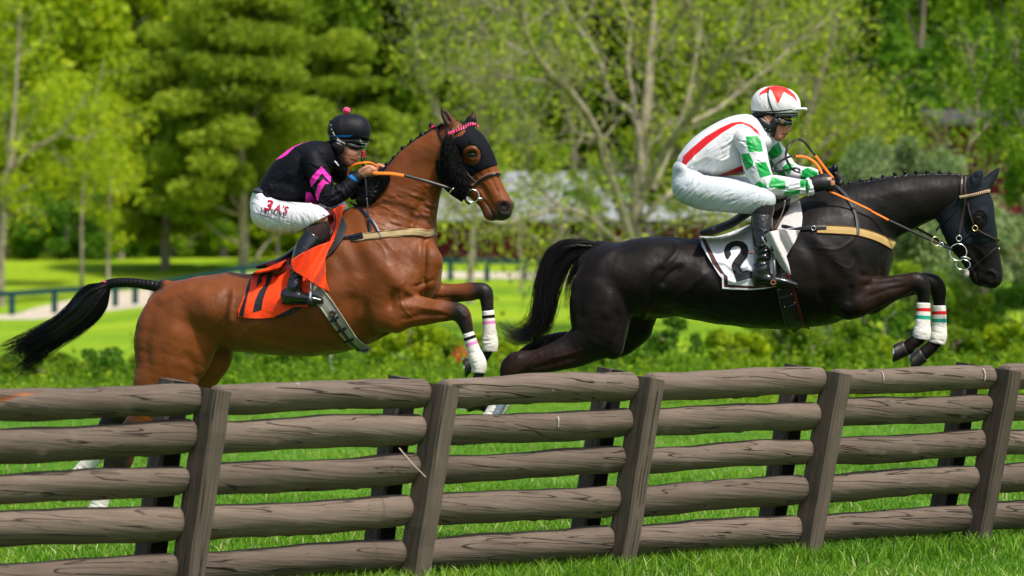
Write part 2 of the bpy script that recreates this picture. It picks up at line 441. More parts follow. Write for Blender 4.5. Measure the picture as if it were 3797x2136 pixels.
def hoof(name, cor, sole, lat, w0, w1, material, parent, mid, shoe=None):
    """hoof between a coronet line and a sole line (pixel endpoints)"""
    (ca, cb), (sa, sb) = np.array(cor, float), np.array(sole, float); rings = []
    for t in (0, 0.12, 0.3, 0.6, 0.9, 1.0):
        a = ca + (sa - ca) * t; b = cb + (sb - cb) * t; c = (a + b) / 2; hv = (b - a) / 2; w = w0 + (w1 - w0) * t
        if t == 0.12: hv *= 1.06; w *= 1.06
        ring = []
        for k in range(20):
            an = k / 20 * 6.283; p = c + hv * math.cos(an); y = mid(p[0]) + lat + w * math.sin(an); ring.append(W(p[0], p[1], y))
        rings.append(ring)
    o = ring_mesh(name, rings, material, parent, smooth=False)
    for p in o.data.polygons: p.use_smooth = len(p.vertices) == 4
    if shoe:
        R = np.array(rings[-1]); c = R.mean(0); nrm = R.mean(0) - np.array(rings[-2]).mean(0); nrm /= np.linalg.norm(nrm)
        g = [c + (R - c) * 1.02, c + (R - c) * 1.02 + nrm * 0.008, c + (R - c) * 0.72 + nrm * 0.008, c + (R - c) * 0.72]
        ring_mesh('horseshoe', np.array(g + [g[0]]), shoe, o, caps=False)
    return o
def blob(name, centre, r, material, parent, n=10, squash=(1, 1, 1), jitter=0.0, seed=0):
    rng = np.random.default_rng(seed); V = []; Q = []
    for i in range(n + 1):
        th = math.pi * i / n
        for k in range(2 * n):
            ph = math.pi * k / n; jj = 1 + jitter * rng.normal()
            V.append([r * squash[0] * math.sin(th) * math.cos(ph) * jj, r * squash[1] * math.sin(th) * math.sin(ph) * jj, r * squash[2] * math.cos(th) * jj])
    for i in range(n):
        for k in range(2 * n): Q.append([i * 2 * n + k, (i + 1) * 2 * n + k, (i + 1) * 2 * n + (k + 1) % (2 * n), i * 2 * n + (k + 1) % (2 * n)])
    return mesh_np(name, np.array(V) + np.array(centre), np.array(Q), material, parent)
# ================================================================ GROUND
def smst(t): t = np.clip(t, 0, 1); return t * t * (3 - 2 * t)
K = 0.67843
def zpix(Py, Y): return CAMH - (Py / K - HOR) / F * Y          # height of overview row Py at distance Y
def terrain(x, y):
    x = np.asarray(x, float); y = np.asarray(y, float); P = np.clip((x / np.maximum(y, 1)) * F * K + CX * K, -1500, 4000)
    b180 = np.interp(P, [-1500, 30, 135, 290, 385, 490, 610, 760, 950, 1225, 1700, 4000], [800, 792, 788, 772, 760, 741, 714, 699, 699, 708, 712, 712])
    z180 = zpix(b180, 180.); z230 = zpix(np.full_like(b180, 650.), 230.)
    z = np.interp(y, [0, 15, 24, 60, 600], [.05, .05, 0.0, 0.0, 0.0])
    t1 = smst((y - 60) / 120); z = z * (1 - t1) + z180 * t1
    t2 = smst((y - 180) / 50); z = z * (1 - t2) + z230 * t2
    z = z + 150 * smst((y - 250) / 700)
    return z + .03 * np.sin(x * .21 + y * .13) * smst((y - 50) / 30)
def ground_mesh():
    us = np.concatenate([np.linspace(-1.6, -.22, 16)[:-1], np.linspace(-.22, .22, 420), np.linspace(.22, 1.6, 16)[1:]])
    ys = np.concatenate([np.linspace(3, 45, 40)[:-1], np.geomspace(45, 120, 50)[:-1], np.linspace(120, 240, 130)[:-1], np.geomspace(240, 1400, 40)])
    U, Yg = np.meshgrid(us, ys); X = U * Yg; Z = terrain(X, Yg); V = np.stack([X, Yg, Z], -1); nv, nu = U.shape
    i = np.arange(nv - 1)[:, None]; j = np.arange(nu - 1)[None]
    Q = np.stack([i * nu + j, i * nu + j + 1, (i + 1) * nu + j + 1, (i + 1) * nu + j], -1).reshape(-1, 4)
    V = V.reshape(-1, 3); px = to_px(V) * K
    pth = np.array([(-300, 800), (40, 790), (90, 774), (200, 750), (286, 734), (374, 728), (450, 712), (600, 690), (800, 683), (1120, 683), (1700, 690), (2600, 690), (2600, 700), (1400, 702), (1120, 700), (800, 705), (600, 717), (450, 745), (374, 770), (286, 780), (200, 793), (90, 803), (-300, 806)], float)
    sdv = sd_poly(px, pth); sdv[V[:, 1] < 110] = -99; sdv[V[:, 1] > 215] = -99
    return V, Q, sdv
def ground_extra(N, L, vec, cur):
    n1 = N.new('ShaderNodeTexNoise'); n1.inputs['Scale'].default_value = .9; n1.inputs['Detail'].default_value = 8; L.new(vec, n1.inputs['Vector'])
    n2 = N.new('ShaderNodeTexNoise'); n2.inputs['Scale'].default_value = .06; n2.inputs['Detail'].default_value = 5; L.new(vec, n2.inputs['Vector'])
    def mix(fac, a, b, lo, hi):
        r = N.new('ShaderNodeMapRange'); r.inputs['From Min'].default_value = lo; r.inputs['From Max'].default_value = hi; L.new(fac, r.inputs['Value'])
        m = N.new('ShaderNodeMix'); m.data_type = 'RGBA'; L.new(r.outputs[0], m.inputs['Factor'])
        L.new(a, m.inputs['A']); m.inputs['B'].default_value = (*b, 1); return m.outputs['Result']
    c = mix(n1.outputs['Fac'], cur, (.09, .21, .007), .45, .62)
    c = mix(n2.outputs['Fac'], c, (.25, .36, .012), .42, .62)
    sx = N.new('ShaderNodeSeparateXYZ'); L.new(vec, sx.inputs[0])
    r = N.new('ShaderNodeMapRange'); r.inputs['From Min'].default_value = 40; r.inputs['From Max'].default_value = 60; L.new(sx.outputs['Y'], r.inputs['Value'])
    m = N.new('ShaderNodeMix'); m.data_type = 'RGBA'; L.new(r.outputs[0], m.inputs['Factor']); m.inputs['A'].default_value = (.07, .19, .012, 1); L.new(c, m.inputs['B'])
    return m.outputs['Result']
M_ground = mat('meadow_grass', (.17, .30, .008), .9, .1, extra=ground_extra, masks=[('path', (.50, .43, .34), -1.5, 1.5)], var=.25, vscale=3.0, bump=(12, .4, .05))
gV, gQ, gS = ground_mesh()
tag(mesh_np('ground', gV, gQ, M_ground, None, True, {'path': gS}), kind='structure')

# ---- mown grass of the course: one mass of blades
def blades(name, x, y, h, seed, cols):
    rng = np.random.default_rng(seed); n = len(x); z = terrain(x, y) - .004; a = rng.uniform(0, 6.28, n); w = rng.uniform(.0022, .0048, n)
    lean = rng.normal(size=(n, 2)) * (h * .45)[:, None]; b = np.stack([x, y, z], 1); s = np.stack([np.cos(a) * w, np.sin(a) * w, 0 * a], 1)
    mid = b + np.stack([lean[:, 0] * .35, lean[:, 1] * .35, h * .6], 1); tip = b + np.stack([lean[:, 0], lean[:, 1], h], 1)
    V = np.stack([b - s, b + s, mid + s * .8, mid - s * .8, tip], 1).reshape(-1, 3); k = np.arange(n)[:, None] * 5
    tint = np.repeat(np.clip(rng.uniform(0, 1, n) * .62 + .3 * (np.sin(x * 1.7 + np.sin(y)) * np.sin(y * 1.3) * .5 + .5) + .25 * (rng.uniform(0, 1, n) > .93), 0, 1), 5)
    return tag(mesh_np(name, V, [k + np.array([[0, 1, 2, 3]]), k + np.array([[3, 2, 4]])], M_blade, None, False, {'tint': tint}), kind='stuff')
def tint_mat(name, stops, rough=.6, trans=.35, spec=.2):
    m = bpy.data.materials.new(name); m.use_nodes = True; N, L = m.node_tree.nodes, m.node_tree.links; b = N['Principled BSDF']
    a = N.new('ShaderNodeAttribute'); a.attribute_name = 'tint'; r = N.new('ShaderNodeValToRGB'); L.new(a.outputs['Fac'], r.inputs['Fac'])
    e = r.color_ramp.elements; e[0].position = stops[0][0]; e[0].color = (*stops[0][1], 1); e[1].position = stops[-1][0]; e[1].color = (*stops[-1][1], 1)
    for p, c in stops[1:-1]: q = e.new(p); q.color = (*c, 1)
    L.new(r.outputs[0], b.inputs['Base Color']); b.inputs['Roughness'].default_value = rough; b.inputs['Specular IOR Level'].default_value = spec
    t = N.new('ShaderNodeBsdfTranslucent'); L.new(r.outputs[0], t.inputs['Color']); x = N.new('ShaderNodeMixShader'); x.inputs[0].default_value = trans
    L.new(b.outputs[0], x.inputs[1]); L.new(t.outputs[0], x.inputs[2]); L.new(x.outputs[0], N['Material Output'].inputs['Surface']); return m
M_blade = tint_mat('grass_blade', [(0, (.045, .15, .008)), (.5, (.14, .31, .014)), (.82, (.27, .43, .03)), (1, (.55, .56, .22))], .5, .4, .3)
# fence line (front posts): d along, n out of the fence towards camera-right
FD = np.array([1.0, .95]); FL = float(np.linalg.norm(FD)); fd = FD / FL; fn = np.array([fd[1], -fd[0]])
def fence_pt(i): return np.array([-1.313, 17.5]) + FD * i
rg = np.random.default_rng(2); n = 390000; yy = 1 / rg.uniform(1 / 50, 1 / 15.2, n); uu = rg.uniform(-.185, .185, n); xx = uu * yy
hh = rg.uniform(.015, .044, n) * (1 + .5 * np.sin(xx * 2.3 + 1) * np.sin(yy * 1.9)); blades('grass', xx, yy, hh, 3, None)
n = 26000; tt = rg.uniform(-2.5, 6, n); oo = rg.normal(size=n) * .22 + .02; pts = np.stack([-1.313 + FD[0] * tt, 17.5 + FD[1] * tt], 1) + fn * (oo - .2)[:, None]
blades('grass_tufts', pts[:, 0], pts[:, 1], rg.uniform(.04, .12, n), 4, None)

n = 4500; yy = 1 / rg.uniform(1 / 45, 1 / 15.5, n); xx = rg.uniform(-.17, .17, n) * yy; blades('seed_stalks', xx, yy, rg.uniform(.045, .08, n), 6, None); bpy.data.objects['seed_stalks'].data.materials[0] = tint_mat('dry_stalk', [(0, (.22, .30, .06)), (1, (.60, .56, .30))], .7, .2, .2)
# ================================================================ TIMBER FENCE IN FRONT
def wood_mat(name, c0, c1, c2, crack=.62):
    m = bpy.data.materials.new(name); m.use_nodes = True; N, L = m.node_tree.nodes, m.node_tree.links; b = N['Principled BSDF']
    a = N.new('ShaderNodeAttribute'); a.attribute_name = 'grain'
    def nz(sc_, sca, det, rough=.6, dist=0):
        mp = N.new('ShaderNodeMapping'); mp.inputs['Scale'].default_value = sca; L.new(a.outputs['Vector'], mp.inputs['Vector'])
        t = N.new('ShaderNodeTexNoise'); t.inputs['Scale'].default_value = sc_; t.inputs['Detail'].default_value = det; t.inputs['Roughness'].default_value = rough; t.inputs['Distortion'].default_value = dist
        L.new(mp.outputs[0], t.inputs['Vector']); return t.outputs['Fac']
    fib = nz(7, (.45, 9, 9), 6, .55, .1); mot = nz(4, (1.2, 2, 2), 4); crk = nz(5, (.05, 5.0, 5.0), 1.0, .35, .0); wear = nz(2.2, (1.3, 1.6, 1.6), 5)
    def ramp(f, stops):
        r = N.new('ShaderNodeValToRGB'); L.new(f, r.inputs['Fac']); e = r.color_ramp.elements; e[0].position, e[0].color = stops[0][0], (*stops[0][1], 1); e[1].position, e[1].color = stops[-1][0], (*stops[-1][1], 1)
        for p, c in stops[1:-1]: q = e.new(p); q.color = (*c, 1)
        return r.outputs['Color']
    base = ramp(fib, [(.30, c0), (.52, c1), (.75, c2)])
    def mix(fac, A, B, mode='MIX'):
        x = N.new('ShaderNodeMix'); x.data_type = 'RGBA'; x.blend_type = mode
        if isinstance(fac, float): x.inputs['Factor'].default_value = fac
        else: L.new(fac, x.inputs['Factor'])
        L.new(A, x.inputs['A'])
        if isinstance(B, tuple): x.inputs['B'].default_value = (*B, 1)
        else: L.new(B, x.inputs['B'])
        return x.outputs['Result']
    base = mix(.5, base, ramp(mot, [(.3, (.75, .72, .69)), (.7, (1.15, 1.13, 1.1))]), 'MULTIPLY')
    def band(f, c, w):
        s = N.new('ShaderNodeMath'); s.operation = 'SUBTRACT'; L.new(f, s.inputs[0]); s.inputs[1].default_value = c
        ab = N.new('ShaderNodeMath'); ab.operation = 'ABSOLUTE'; L.new(s.outputs[0], ab.inputs[0])
        r = N.new('ShaderNodeMapRange'); r.inputs['From Min'].default_value = 0; r.inputs['From Max'].default_value = w; r.inputs['To Min'].default_value = 1; r.inputs['To Max'].default_value = 0
        L.new(ab.outputs[0], r.inputs['Value']); return r.outputs[0]
    c2k = band(nz(5, (.14, 15, 15), 1, .4, .0), .5, .012); g2 = N.new('ShaderNodeMapRange'); g2.inputs['From Min'].default_value = .52; g2.inputs['From Max'].default_value = .60; L.new(nz(2.5, (1.1, 5, 5), 2), g2.inputs['Value'])
    f2 = N.new('ShaderNodeMath'); f2.operation = 'MULTIPLY'; L.new(c2k, f2.inputs[0]); L.new(g2.outputs[0], f2.inputs[1]); base = mix(f2.outputs[0], base, (.045, .034, .027))
    cb = band(crk, .5, .017)
    gate = N.new('ShaderNodeMapRange'); gate.inputs['From Min'].default_value = .42; gate.inputs['From Max'].default_value = .50; L.new(nz(3, (1.5, 3.5, 3.5), 2), gate.inputs['Value'])
    cm = N.new('ShaderNodeMath'); cm.operation = 'MULTIPLY'; L.new(cb, cm.inputs[0]); L.new(gate.outputs[0], cm.inputs[1])
    base = mix(cm.outputs[0], base, (.022, .017, .013))
    sm = N.new('ShaderNodeAttribute'); sm.attribute_name = 'split'; rr_ = N.new('ShaderNodeMapRange'); rr_.inputs['From Min'].default_value = -1; rr_.inputs['From Max'].default_value = 3; L.new(sm.outputs['Fac'], rr_.inputs['Value'])
    base = mix(rr_.outputs[0], base, ramp(fib, [(.4, (.02, .008, .004)), (.5, (.20, .065, .025)), (.65, (.34, .14, .06))]))
    L.new(base, b.inputs['Base Color']); oi = N.new('ShaderNodeObjectInfo'); hv = N.new('ShaderNodeHueSaturation'); om = N.new('ShaderNodeMapRange'); om.inputs['To Min'].default_value = .78; om.inputs['To Max'].default_value = 1.18; L.new(oi.outputs['Random'], om.inputs['Value']); L.new(om.outputs[0], hv.inputs['Value']); L.new(base, hv.inputs['Color']); L.new(hv.outputs[0], b.inputs['Base Color'])
    b.inputs['Roughness'].default_value = .8; b.inputs['Specular IOR Level'].default_value = .25
    h = N.new('ShaderNodeMath'); h.operation = 'MULTIPLY_ADD'; L.new(cm.outputs[0], h.inputs[0]); h.inputs[1].default_value = -1.6; L.new(fib, h.inputs[2])
    bp = N.new('ShaderNodeBump'); bp.inputs['Strength'].default_value = .8; bp.inputs['Distance'].default_value = .006; L.new(h.outputs[0], bp.inputs['Height']); L.new(bp.outputs[0], b.inputs['Normal'])
    return m
M_log = wood_mat('weathered_log', (.128, .096, .074), (.148, .113, .089), (.176, .139, .112))
M_post = wood_mat('sawn_post', (.098, .074, .058), (.120, .093, .075), (.146, .116, .096))
M_backpost = wood_mat('shadowed_post', (.006, .005, .005), (.010, .009, .008), (.02, .018, .016))  # shadow behind the logs, painted black on the back posts' front faces
FN = thing('timber_fence', 'low weathered timber fence of five stacked logs between leaning square posts', 'fence', (float(fence_pt(0)[0]), 17.5, .04))
LEAN = .23
def fpos(s, o, z):
    """s = metres along, o = metres out (towards the landing side), z = height; the whole fence leans"""
    q = np.array([-1.313, 17.5]) + fd * s + fn * (o + LEAN * (z - 1.0)); return np.array([q[0], q[1], z])
def post_mesh(s, o, wd, dp, z0, z1, material, seed, front=None):
    rng = np.random.default_rng(seed); rings = []; n_ = 14; zs = np.linspace(z0, z1, n_); gr = []
    tilt = rng.normal() * .006
    for k, z in enumerate(zs):
        jx, jy = rng.normal(size=2) * .0012; c = .012; a, b_ = wd / 2, dp / 2; top = (k == n_ - 1)
        shp = [(-a + c, -b_), (a - c, -b_), (a, -b_ + c), (a, b_ - c), (a - c, b_), (-a + c, b_), (-a, b_ - c), (-a, -b_ + c)]
        r = []
        for (u, v) in shp:
            zz = z + ((-.007 * u / a - .006 * v / b_) if top else 0); r.append(fpos(s + u + jx + tilt * (z - .5), o + v + jy, zz)); gr.append((z + seed * 3.1, u * 1.5, v * 1.5))
        rings.append(r)
    ob = ring_mesh('post', rings, material, FN, attrs={'grain': np.array(gr)})
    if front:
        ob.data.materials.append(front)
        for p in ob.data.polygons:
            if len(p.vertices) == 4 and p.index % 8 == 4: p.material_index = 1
    return ob
rng = np.random.default_rng(77)
for i in range(-3, 9):
    s = i * FL
    post_mesh(s - .01, 0, .10, .145, -.25, 1.000 + rng.normal() * .005, M_post, 20 + i)
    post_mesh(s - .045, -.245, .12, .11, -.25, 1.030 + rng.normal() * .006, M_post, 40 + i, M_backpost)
RZ = [(.946, .140), (.779, .150), (.587, .141), (.390, .156), (.178, .160)]
def rail(i, k, s0, s1, z0, z1, dia):
    rng = np.random.default_rng(100 + i * 10 + k); n_ = 90; m_ = 28; V = []; gr = []; t = np.linspace(0, 1, n_); kb = rng.uniform(-.008, .008); r1, r2 = dia / 2 * (1 + rng.uniform(-.03, .03)), dia / 2 * (1 + rng.uniform(-.05, .05))
    knots = [(rng.uniform(.08, .92), rng.uniform(3.4, 6.0), rng.uniform(.003, .008)) for _ in range(4)]
    ph = rng.uniform(0, 6.28, 6); rings = []
    for a_ in range(n_):
        tt = t[a_]; s = s0 + (s1 - s0) * tt; z = z0 + (z1 - z0) * tt + kb * math.sin(math.pi * tt) + .003 * math.sin(7 * tt + ph[0]); r = r1 + (r2 - r1) * tt + .002 * math.sin(9 * tt + ph[1]) + .0015 * math.sin(23 * tt + ph[2])
        e = min(tt, 1 - tt) * (s1 - s0); cap = math.sqrt(max(0, 1 - max(0, 1 - e / .022) ** 2)); r = r * (.72 + .28 * cap) if e < .022 else r
        ring = []
        for q in range(m_):
            an = q / m_ * 6.2832; rr_ = r + .0016 * math.sin(3 * an + ph[3] + 4 * tt) + .001 * math.sin(5 * an + ph[4] + 9 * tt)
            for (kt, ka, kr) in knots: rr_ += kr * math.exp(-((tt - kt) / .02) ** 2 - (math.sin((an - ka) / 2) / .16) ** 2)
            ring.append(fpos(s, -.078 + rr_ * math.cos(an), z + rr_ * math.sin(an))); gr.append((s + k * 7.3 + i * 3.7, rr_ * math.cos(an) + k * 1.3, rr_ * math.sin(an) + i * .9 + .12 * tt))
        rings.append(ring)
    return ring_mesh('rail', rings, M_log, FN, smooth=True, attrs={'grain': np.array(gr)})
for i in range(-3, 8):
    for k, (z, d) in enumerate(RZ):
        a, b = rng.normal(size=2) * .006
        o = rail(i, k, i * FL + .05, (i + 1) * FL - .056, z + a, z + b + .004, d * (1 + rng.normal() * .03))
        if i == -1 and k == 0:      # the split, orange heartwood near the left edge of the picture
            V = np.array([v.co[:] for v in o.data.vertices]) + np.array(world_loc(FN)); p_ = to_px(V) * K
            s_ = sd_poly(p_, [(-160, 1035), (0, 1013), (40, 1000), (100, 990), (130, 985), (100, 983), (60, 985), (0, 996), (-160, 1000)])
            at = o.data.attributes.new('split', 'FLOAT', 'POINT'); at.data.foreach_set('value', s_.astype(np.float32))
            V2 = V + np.array([0, 1, -.35]) * .012 * (np.clip(s_ + 2, 0, 6) / 6)[:, None] - np.array(world_loc(FN)); o.data.vertices.foreach_set('co', V2.astype(np.float32).ravel())
            o['label'] = 'split top rail with orange heartwood showing'
        else:
            at = o.data.attributes.new('split', 'FLOAT', 'POINT'); at.data.foreach_set('value', np.full(len(o.data.vertices), -50, np.float32))
for o in FN.children:
    if o.name.startswith('post'): at = o.data.attributes.new('split', 'FLOAT', 'POINT'); at.data.foreach_set('value', np.full(len(o.data.vertices), -50, np.float32))
M_paint = mat('scuff_white', (.34, .32, .30), .8, .2, var=.3, vscale=60)
for (i, t_, k, w_, an0, an1) in ((2, .42, 0, .010, 1.0, 1.3), (2, .62, 0, .008, 1.1, 1.25), (1, .12, 0, .008, .9, 1.4), (1, .22, 0, .010, 1.1, 1.3), (3, .2, 0, .008, .1, .9), (3, .8, 0, .012, -.1, .9), (0, .3, 0, .010, 1.0, 1.3), (1, .5, 1, .010, -.1, .6), (1, .45, 0, .006, 0, .5), (3, .82, 2, .010, .6, .9)):
    z, d = RZ[k]; s = (i + t_) * FL + .1; R_ = d / 2 + .0035; ring = []
    for an in np.linspace(an0, an1, 8):
        ring.append([fpos(s - w_ / 2, -.078 + R_ * math.cos(an), z + R_ * math.sin(an)), fpos(s + w_ / 2, -.078 + R_ * math.cos(an), z + R_ * math.sin(an))])
    ring_mesh('paint_scuff', ring, M_paint, FN, close=False)
tw = fpos(1 * FL + .02, .09, .55)
M_twig = mat('pale_twig', (.42, .36, .29), .8, .2)
tag(free_strap('twig', [W(1480, 1662, 18.3), W(1530, 1720, 18.2), W(1580, 1770, 18.15)], [.007, .004], [.007, .004], M_twig, None, tube=True), 'thin pale twig caught slantwise on a post of the timber fence', 'twig')

# ================================================================ FAR GREEN FENCE
M_green = mat('dark_green_paint', (.004, .045, .047), .6, .25)
FF = thing('paddock_fence', 'dark green post and rail paddock fence beside the pale track in the distance', 'fence', (0, 180, 1))
plist = [(-180, 806, 742), (-75, 800, 737), (30, 792, 732), (137, 788, 725), (215, 779, 720), (290, 772, 716), (340, 766, 712), (388, 760, 706), (435, 752, 700), (490, 741, 691), (550, 727, 681), (612, 714, 668), (680, 705, 660), (760, 699, 654), (850, 699, 652), (945, 699, 650), (1040, 700, 650), (1133, 704, 650), (1225, 708, 650), (1320, 709, 652), (1420, 710, 653), (1520, 711, 654), (1640, 711, 654), (1760, 711, 654), (1900, 712, 655), (2050, 712, 655), (2250, 712, 655), (2450, 712, 655), (2700, 712, 655)]
tops = []
for (Px, b_, t_) in plist:
    x = (Px / K - CX) / F * 180; z0 = float(terrain(x, 180)) - .2; z1 = zpix(t_, 180); tops.append((x, 180, z1)); a = .13
    sq = lambda z: [(x - a, 180 - a, z), (x + a, 180 - a, z), (x + a, 180 + a, z), (x - a, 180 + a, z)]
    ring_mesh('post', [sq(z0), sq(z1)], M_green, FF)
for dz, hgt in ((-.14, .15), (-.60, .0)):
    if not hgt: continue
    T_ = np.array(tops); R = np.stack([T_ + [0, -.10, dz - hgt / 2 - .03], T_ + [0, -.10, dz + hgt], T_ + [0, -.06, dz + hgt], T_ + [0, -.06, dz - hgt / 2 - .03]], 1); ring_mesh('rail', R, M_green, FF)
# ================================================================ TREES, SHRUBS, BARNS
def LM(name, dark, mid_, light, trans=.4): return tint_mat(name, [(0, dark), (.45, mid_), (.8, light), (1, tuple(min(1, c * 1.35) for c in light))], .55, trans, .2)
L_lime = LM('lime_leaves', (.15, .26, .006), (.31, .44, .008), (.52, .60, .016), .5)
L_pine = LM('olive_pine_needles', (.11, .19, .010), (.24, .35, .018), (.42, .50, .04), .55)
L_green = LM('spring_green_leaves', (.06, .15, .007), (.16, .29, .012), (.33, .44, .022), .5)
L_spring = LM('yellow_green_buds', (.14, .22, .015), (.28, .38, .022), (.46, .52, .035), .5)
L_dark = LM('deep_green_leaves', (.035, .12, .007), (.085, .22, .012), (.20, .36, .02), .45)
L_grey = LM('grey_green_leaves', (.10, .17, .06), (.20, .29, .11), (.36, .44, .19), .45)
M_bark = mat('pale_bark', (.27, .24, .165), .9, .1, var=.35, vscale=4, bump=(9, .6, .05)); M_barkd = mat('grey_bark', (.24, .20, .155), .9, .1, var=.35, vscale=4, bump=(9, .6, .05))
def leaf_quads(C, size, rng, tint):
    n = len(C); a = rng.normal(size=(n, 3)); a /= np.linalg.norm(a, axis=1)[:, None]; b = np.cross(a, rng.normal(size=(n, 3))); b /= np.linalg.norm(b, axis=1)[:, None]
    s = size * rng.uniform(.5, 1.3, n)[:, None]; V = np.stack([C - a * s * .6, C + b * s * .33, C + a * s * .6, C - b * s * .33], 1).reshape(-1, 3)
    return V, np.arange(4 * n).reshape(-1, 4), np.repeat(tint, 4)
def crown_pts(kind, n, c, R, rng, clumps=40):
    """leaf centres gathered in clumps so the crown keeps gaps and an uneven outline"""
    c = np.array(c, float); R = np.array(R, float)
    if kind == 'pads':
        k = clumps; h = rng.uniform(-1, 1, k); rad = (1 - .5 * (h + 1) * .6) * rng.uniform(.35, 1.0, k); an = rng.uniform(0, 6.28, k)
        cc = np.stack([np.cos(an) * rad, np.sin(an) * rad, h], 1) * R + c; sr = np.stack([rng.uniform(.18, .36, k)] * 2 + [rng.uniform(.08, .15, k)], 1) * R[[0, 0, 2]]
    else:
        d = rng.normal(size=(clumps, 3)); d /= np.linalg.norm(d, axis=1)[:, None]; cc = d * rng.uniform(.35, 1.0, clumps)[:, None] ** .6 * R + c; sr = np.ones((clumps, 3)) * R * rng.uniform(.14, .30, clumps)[:, None]
    i = rng.integers(0, clumps, n); g = rng.normal(size=(n, 3)); g *= (rng.uniform(0, 1, n) ** .4 / np.linalg.norm(g, axis=1))[:, None]
    P = cc[i] + g * sr[i]; ct = rng.uniform(-.25, .25, clumps)[i]; return P, np.clip(.45 + ct + rng.normal(size=n) * .16, 0, 1), cc
def limb_rings(P, r0, r1, m=7):
    P = np.array(P, float); T = np.gradient(P, axis=0); T /= np.linalg.norm(T, axis=1)[:, None] + 1e-9; S = np.cross(T, [.3, .9, .2]); S /= np.linalg.norm(S, axis=1)[:, None] + 1e-9; U = np.cross(S, T)
    r = np.linspace(r0, r1, len(P)); a = np.arange(m) / m * 6.283
    return P[:, None] + r[:, None, None] * (S[:, None] * np.cos(a)[None, :, None] + U[:, None] * np.sin(a)[None, :, None])
class Wood:
    def __init__(s): s.V, s.Q, s.n = [], [], 0
    def limb(s, P, r0, r1, m=7):
        R = limb_rings(P, r0, r1, m); n = len(R); i = np.arange(n - 1)[:, None]; j = np.arange(m)[None]
        s.Q.append((np.stack([i * m + j, i * m + (j + 1) % m, (i + 1) * m + (j + 1) % m, (i + 1) * m + j], -1) + s.n).reshape(-1, 4)); s.V.append(R.reshape(-1, 3)); s.n += n * m
    def mesh(s, name, m, parent): return mesh_np(name, np.concatenate(s.V), np.concatenate(s.Q), m, parent)
def wob(a, b, rng, n=8, k=.08):
    a, b = np.array(a, float), np.array(b, float); L = np.linalg.norm(b - a); t = np.linspace(0, 1, n)[:, None]; d = np.cumsum(rng.normal(size=(n, 3)) * k * L / n, 0); d -= t * d[-1]; return a + (b - a) * t + d
def tree(label, name, base, h, R, cz, leaf, nleaf, lsize, seed, kind='cloud', clumps=40, trunk_r=.25, bark=None, nlimb=14, group=None, cat='tree', lean=0):
    rng = np.random.default_rng(seed); x, y = base; z = float(terrain(x, y)) - .1; root = thing(name, label, cat, (x, y, z), group)
    c = (x + lean, y, z + cz); P, t, cc = crown_pts(kind, nleaf, c, R, rng, clumps); P = P[P[:, 2] > z + .02 * h]; t = t[:len(P)]
    w = Wood(); top = (x + lean * 1.2, y, z + h * .93); T = wob((x, y, z), top, rng, 12, .06); w.limb(T, trunk_r, trunk_r * .12)
    for q in cc[rng.permutation(len(cc))[:nlimb]]:
        k = min(range(len(T)), key=lambda i: abs(T[i][2] - (q[2] - .15 * h * rng.uniform(.3, 1.4)))); w.limb(wob(T[k], q, rng, 6, .12), trunk_r * .35 * (1 - k / 16), .02, 5)
    w.mesh('trunk', bark or M_barkd, root); V, Q, tt = leaf_quads(P, lsize, rng, t); mesh_np('crown', V, Q, leaf, root, False, {'tint': tt}); return root
def wx(P_, Y): return (P_ / K - CX) / F * Y
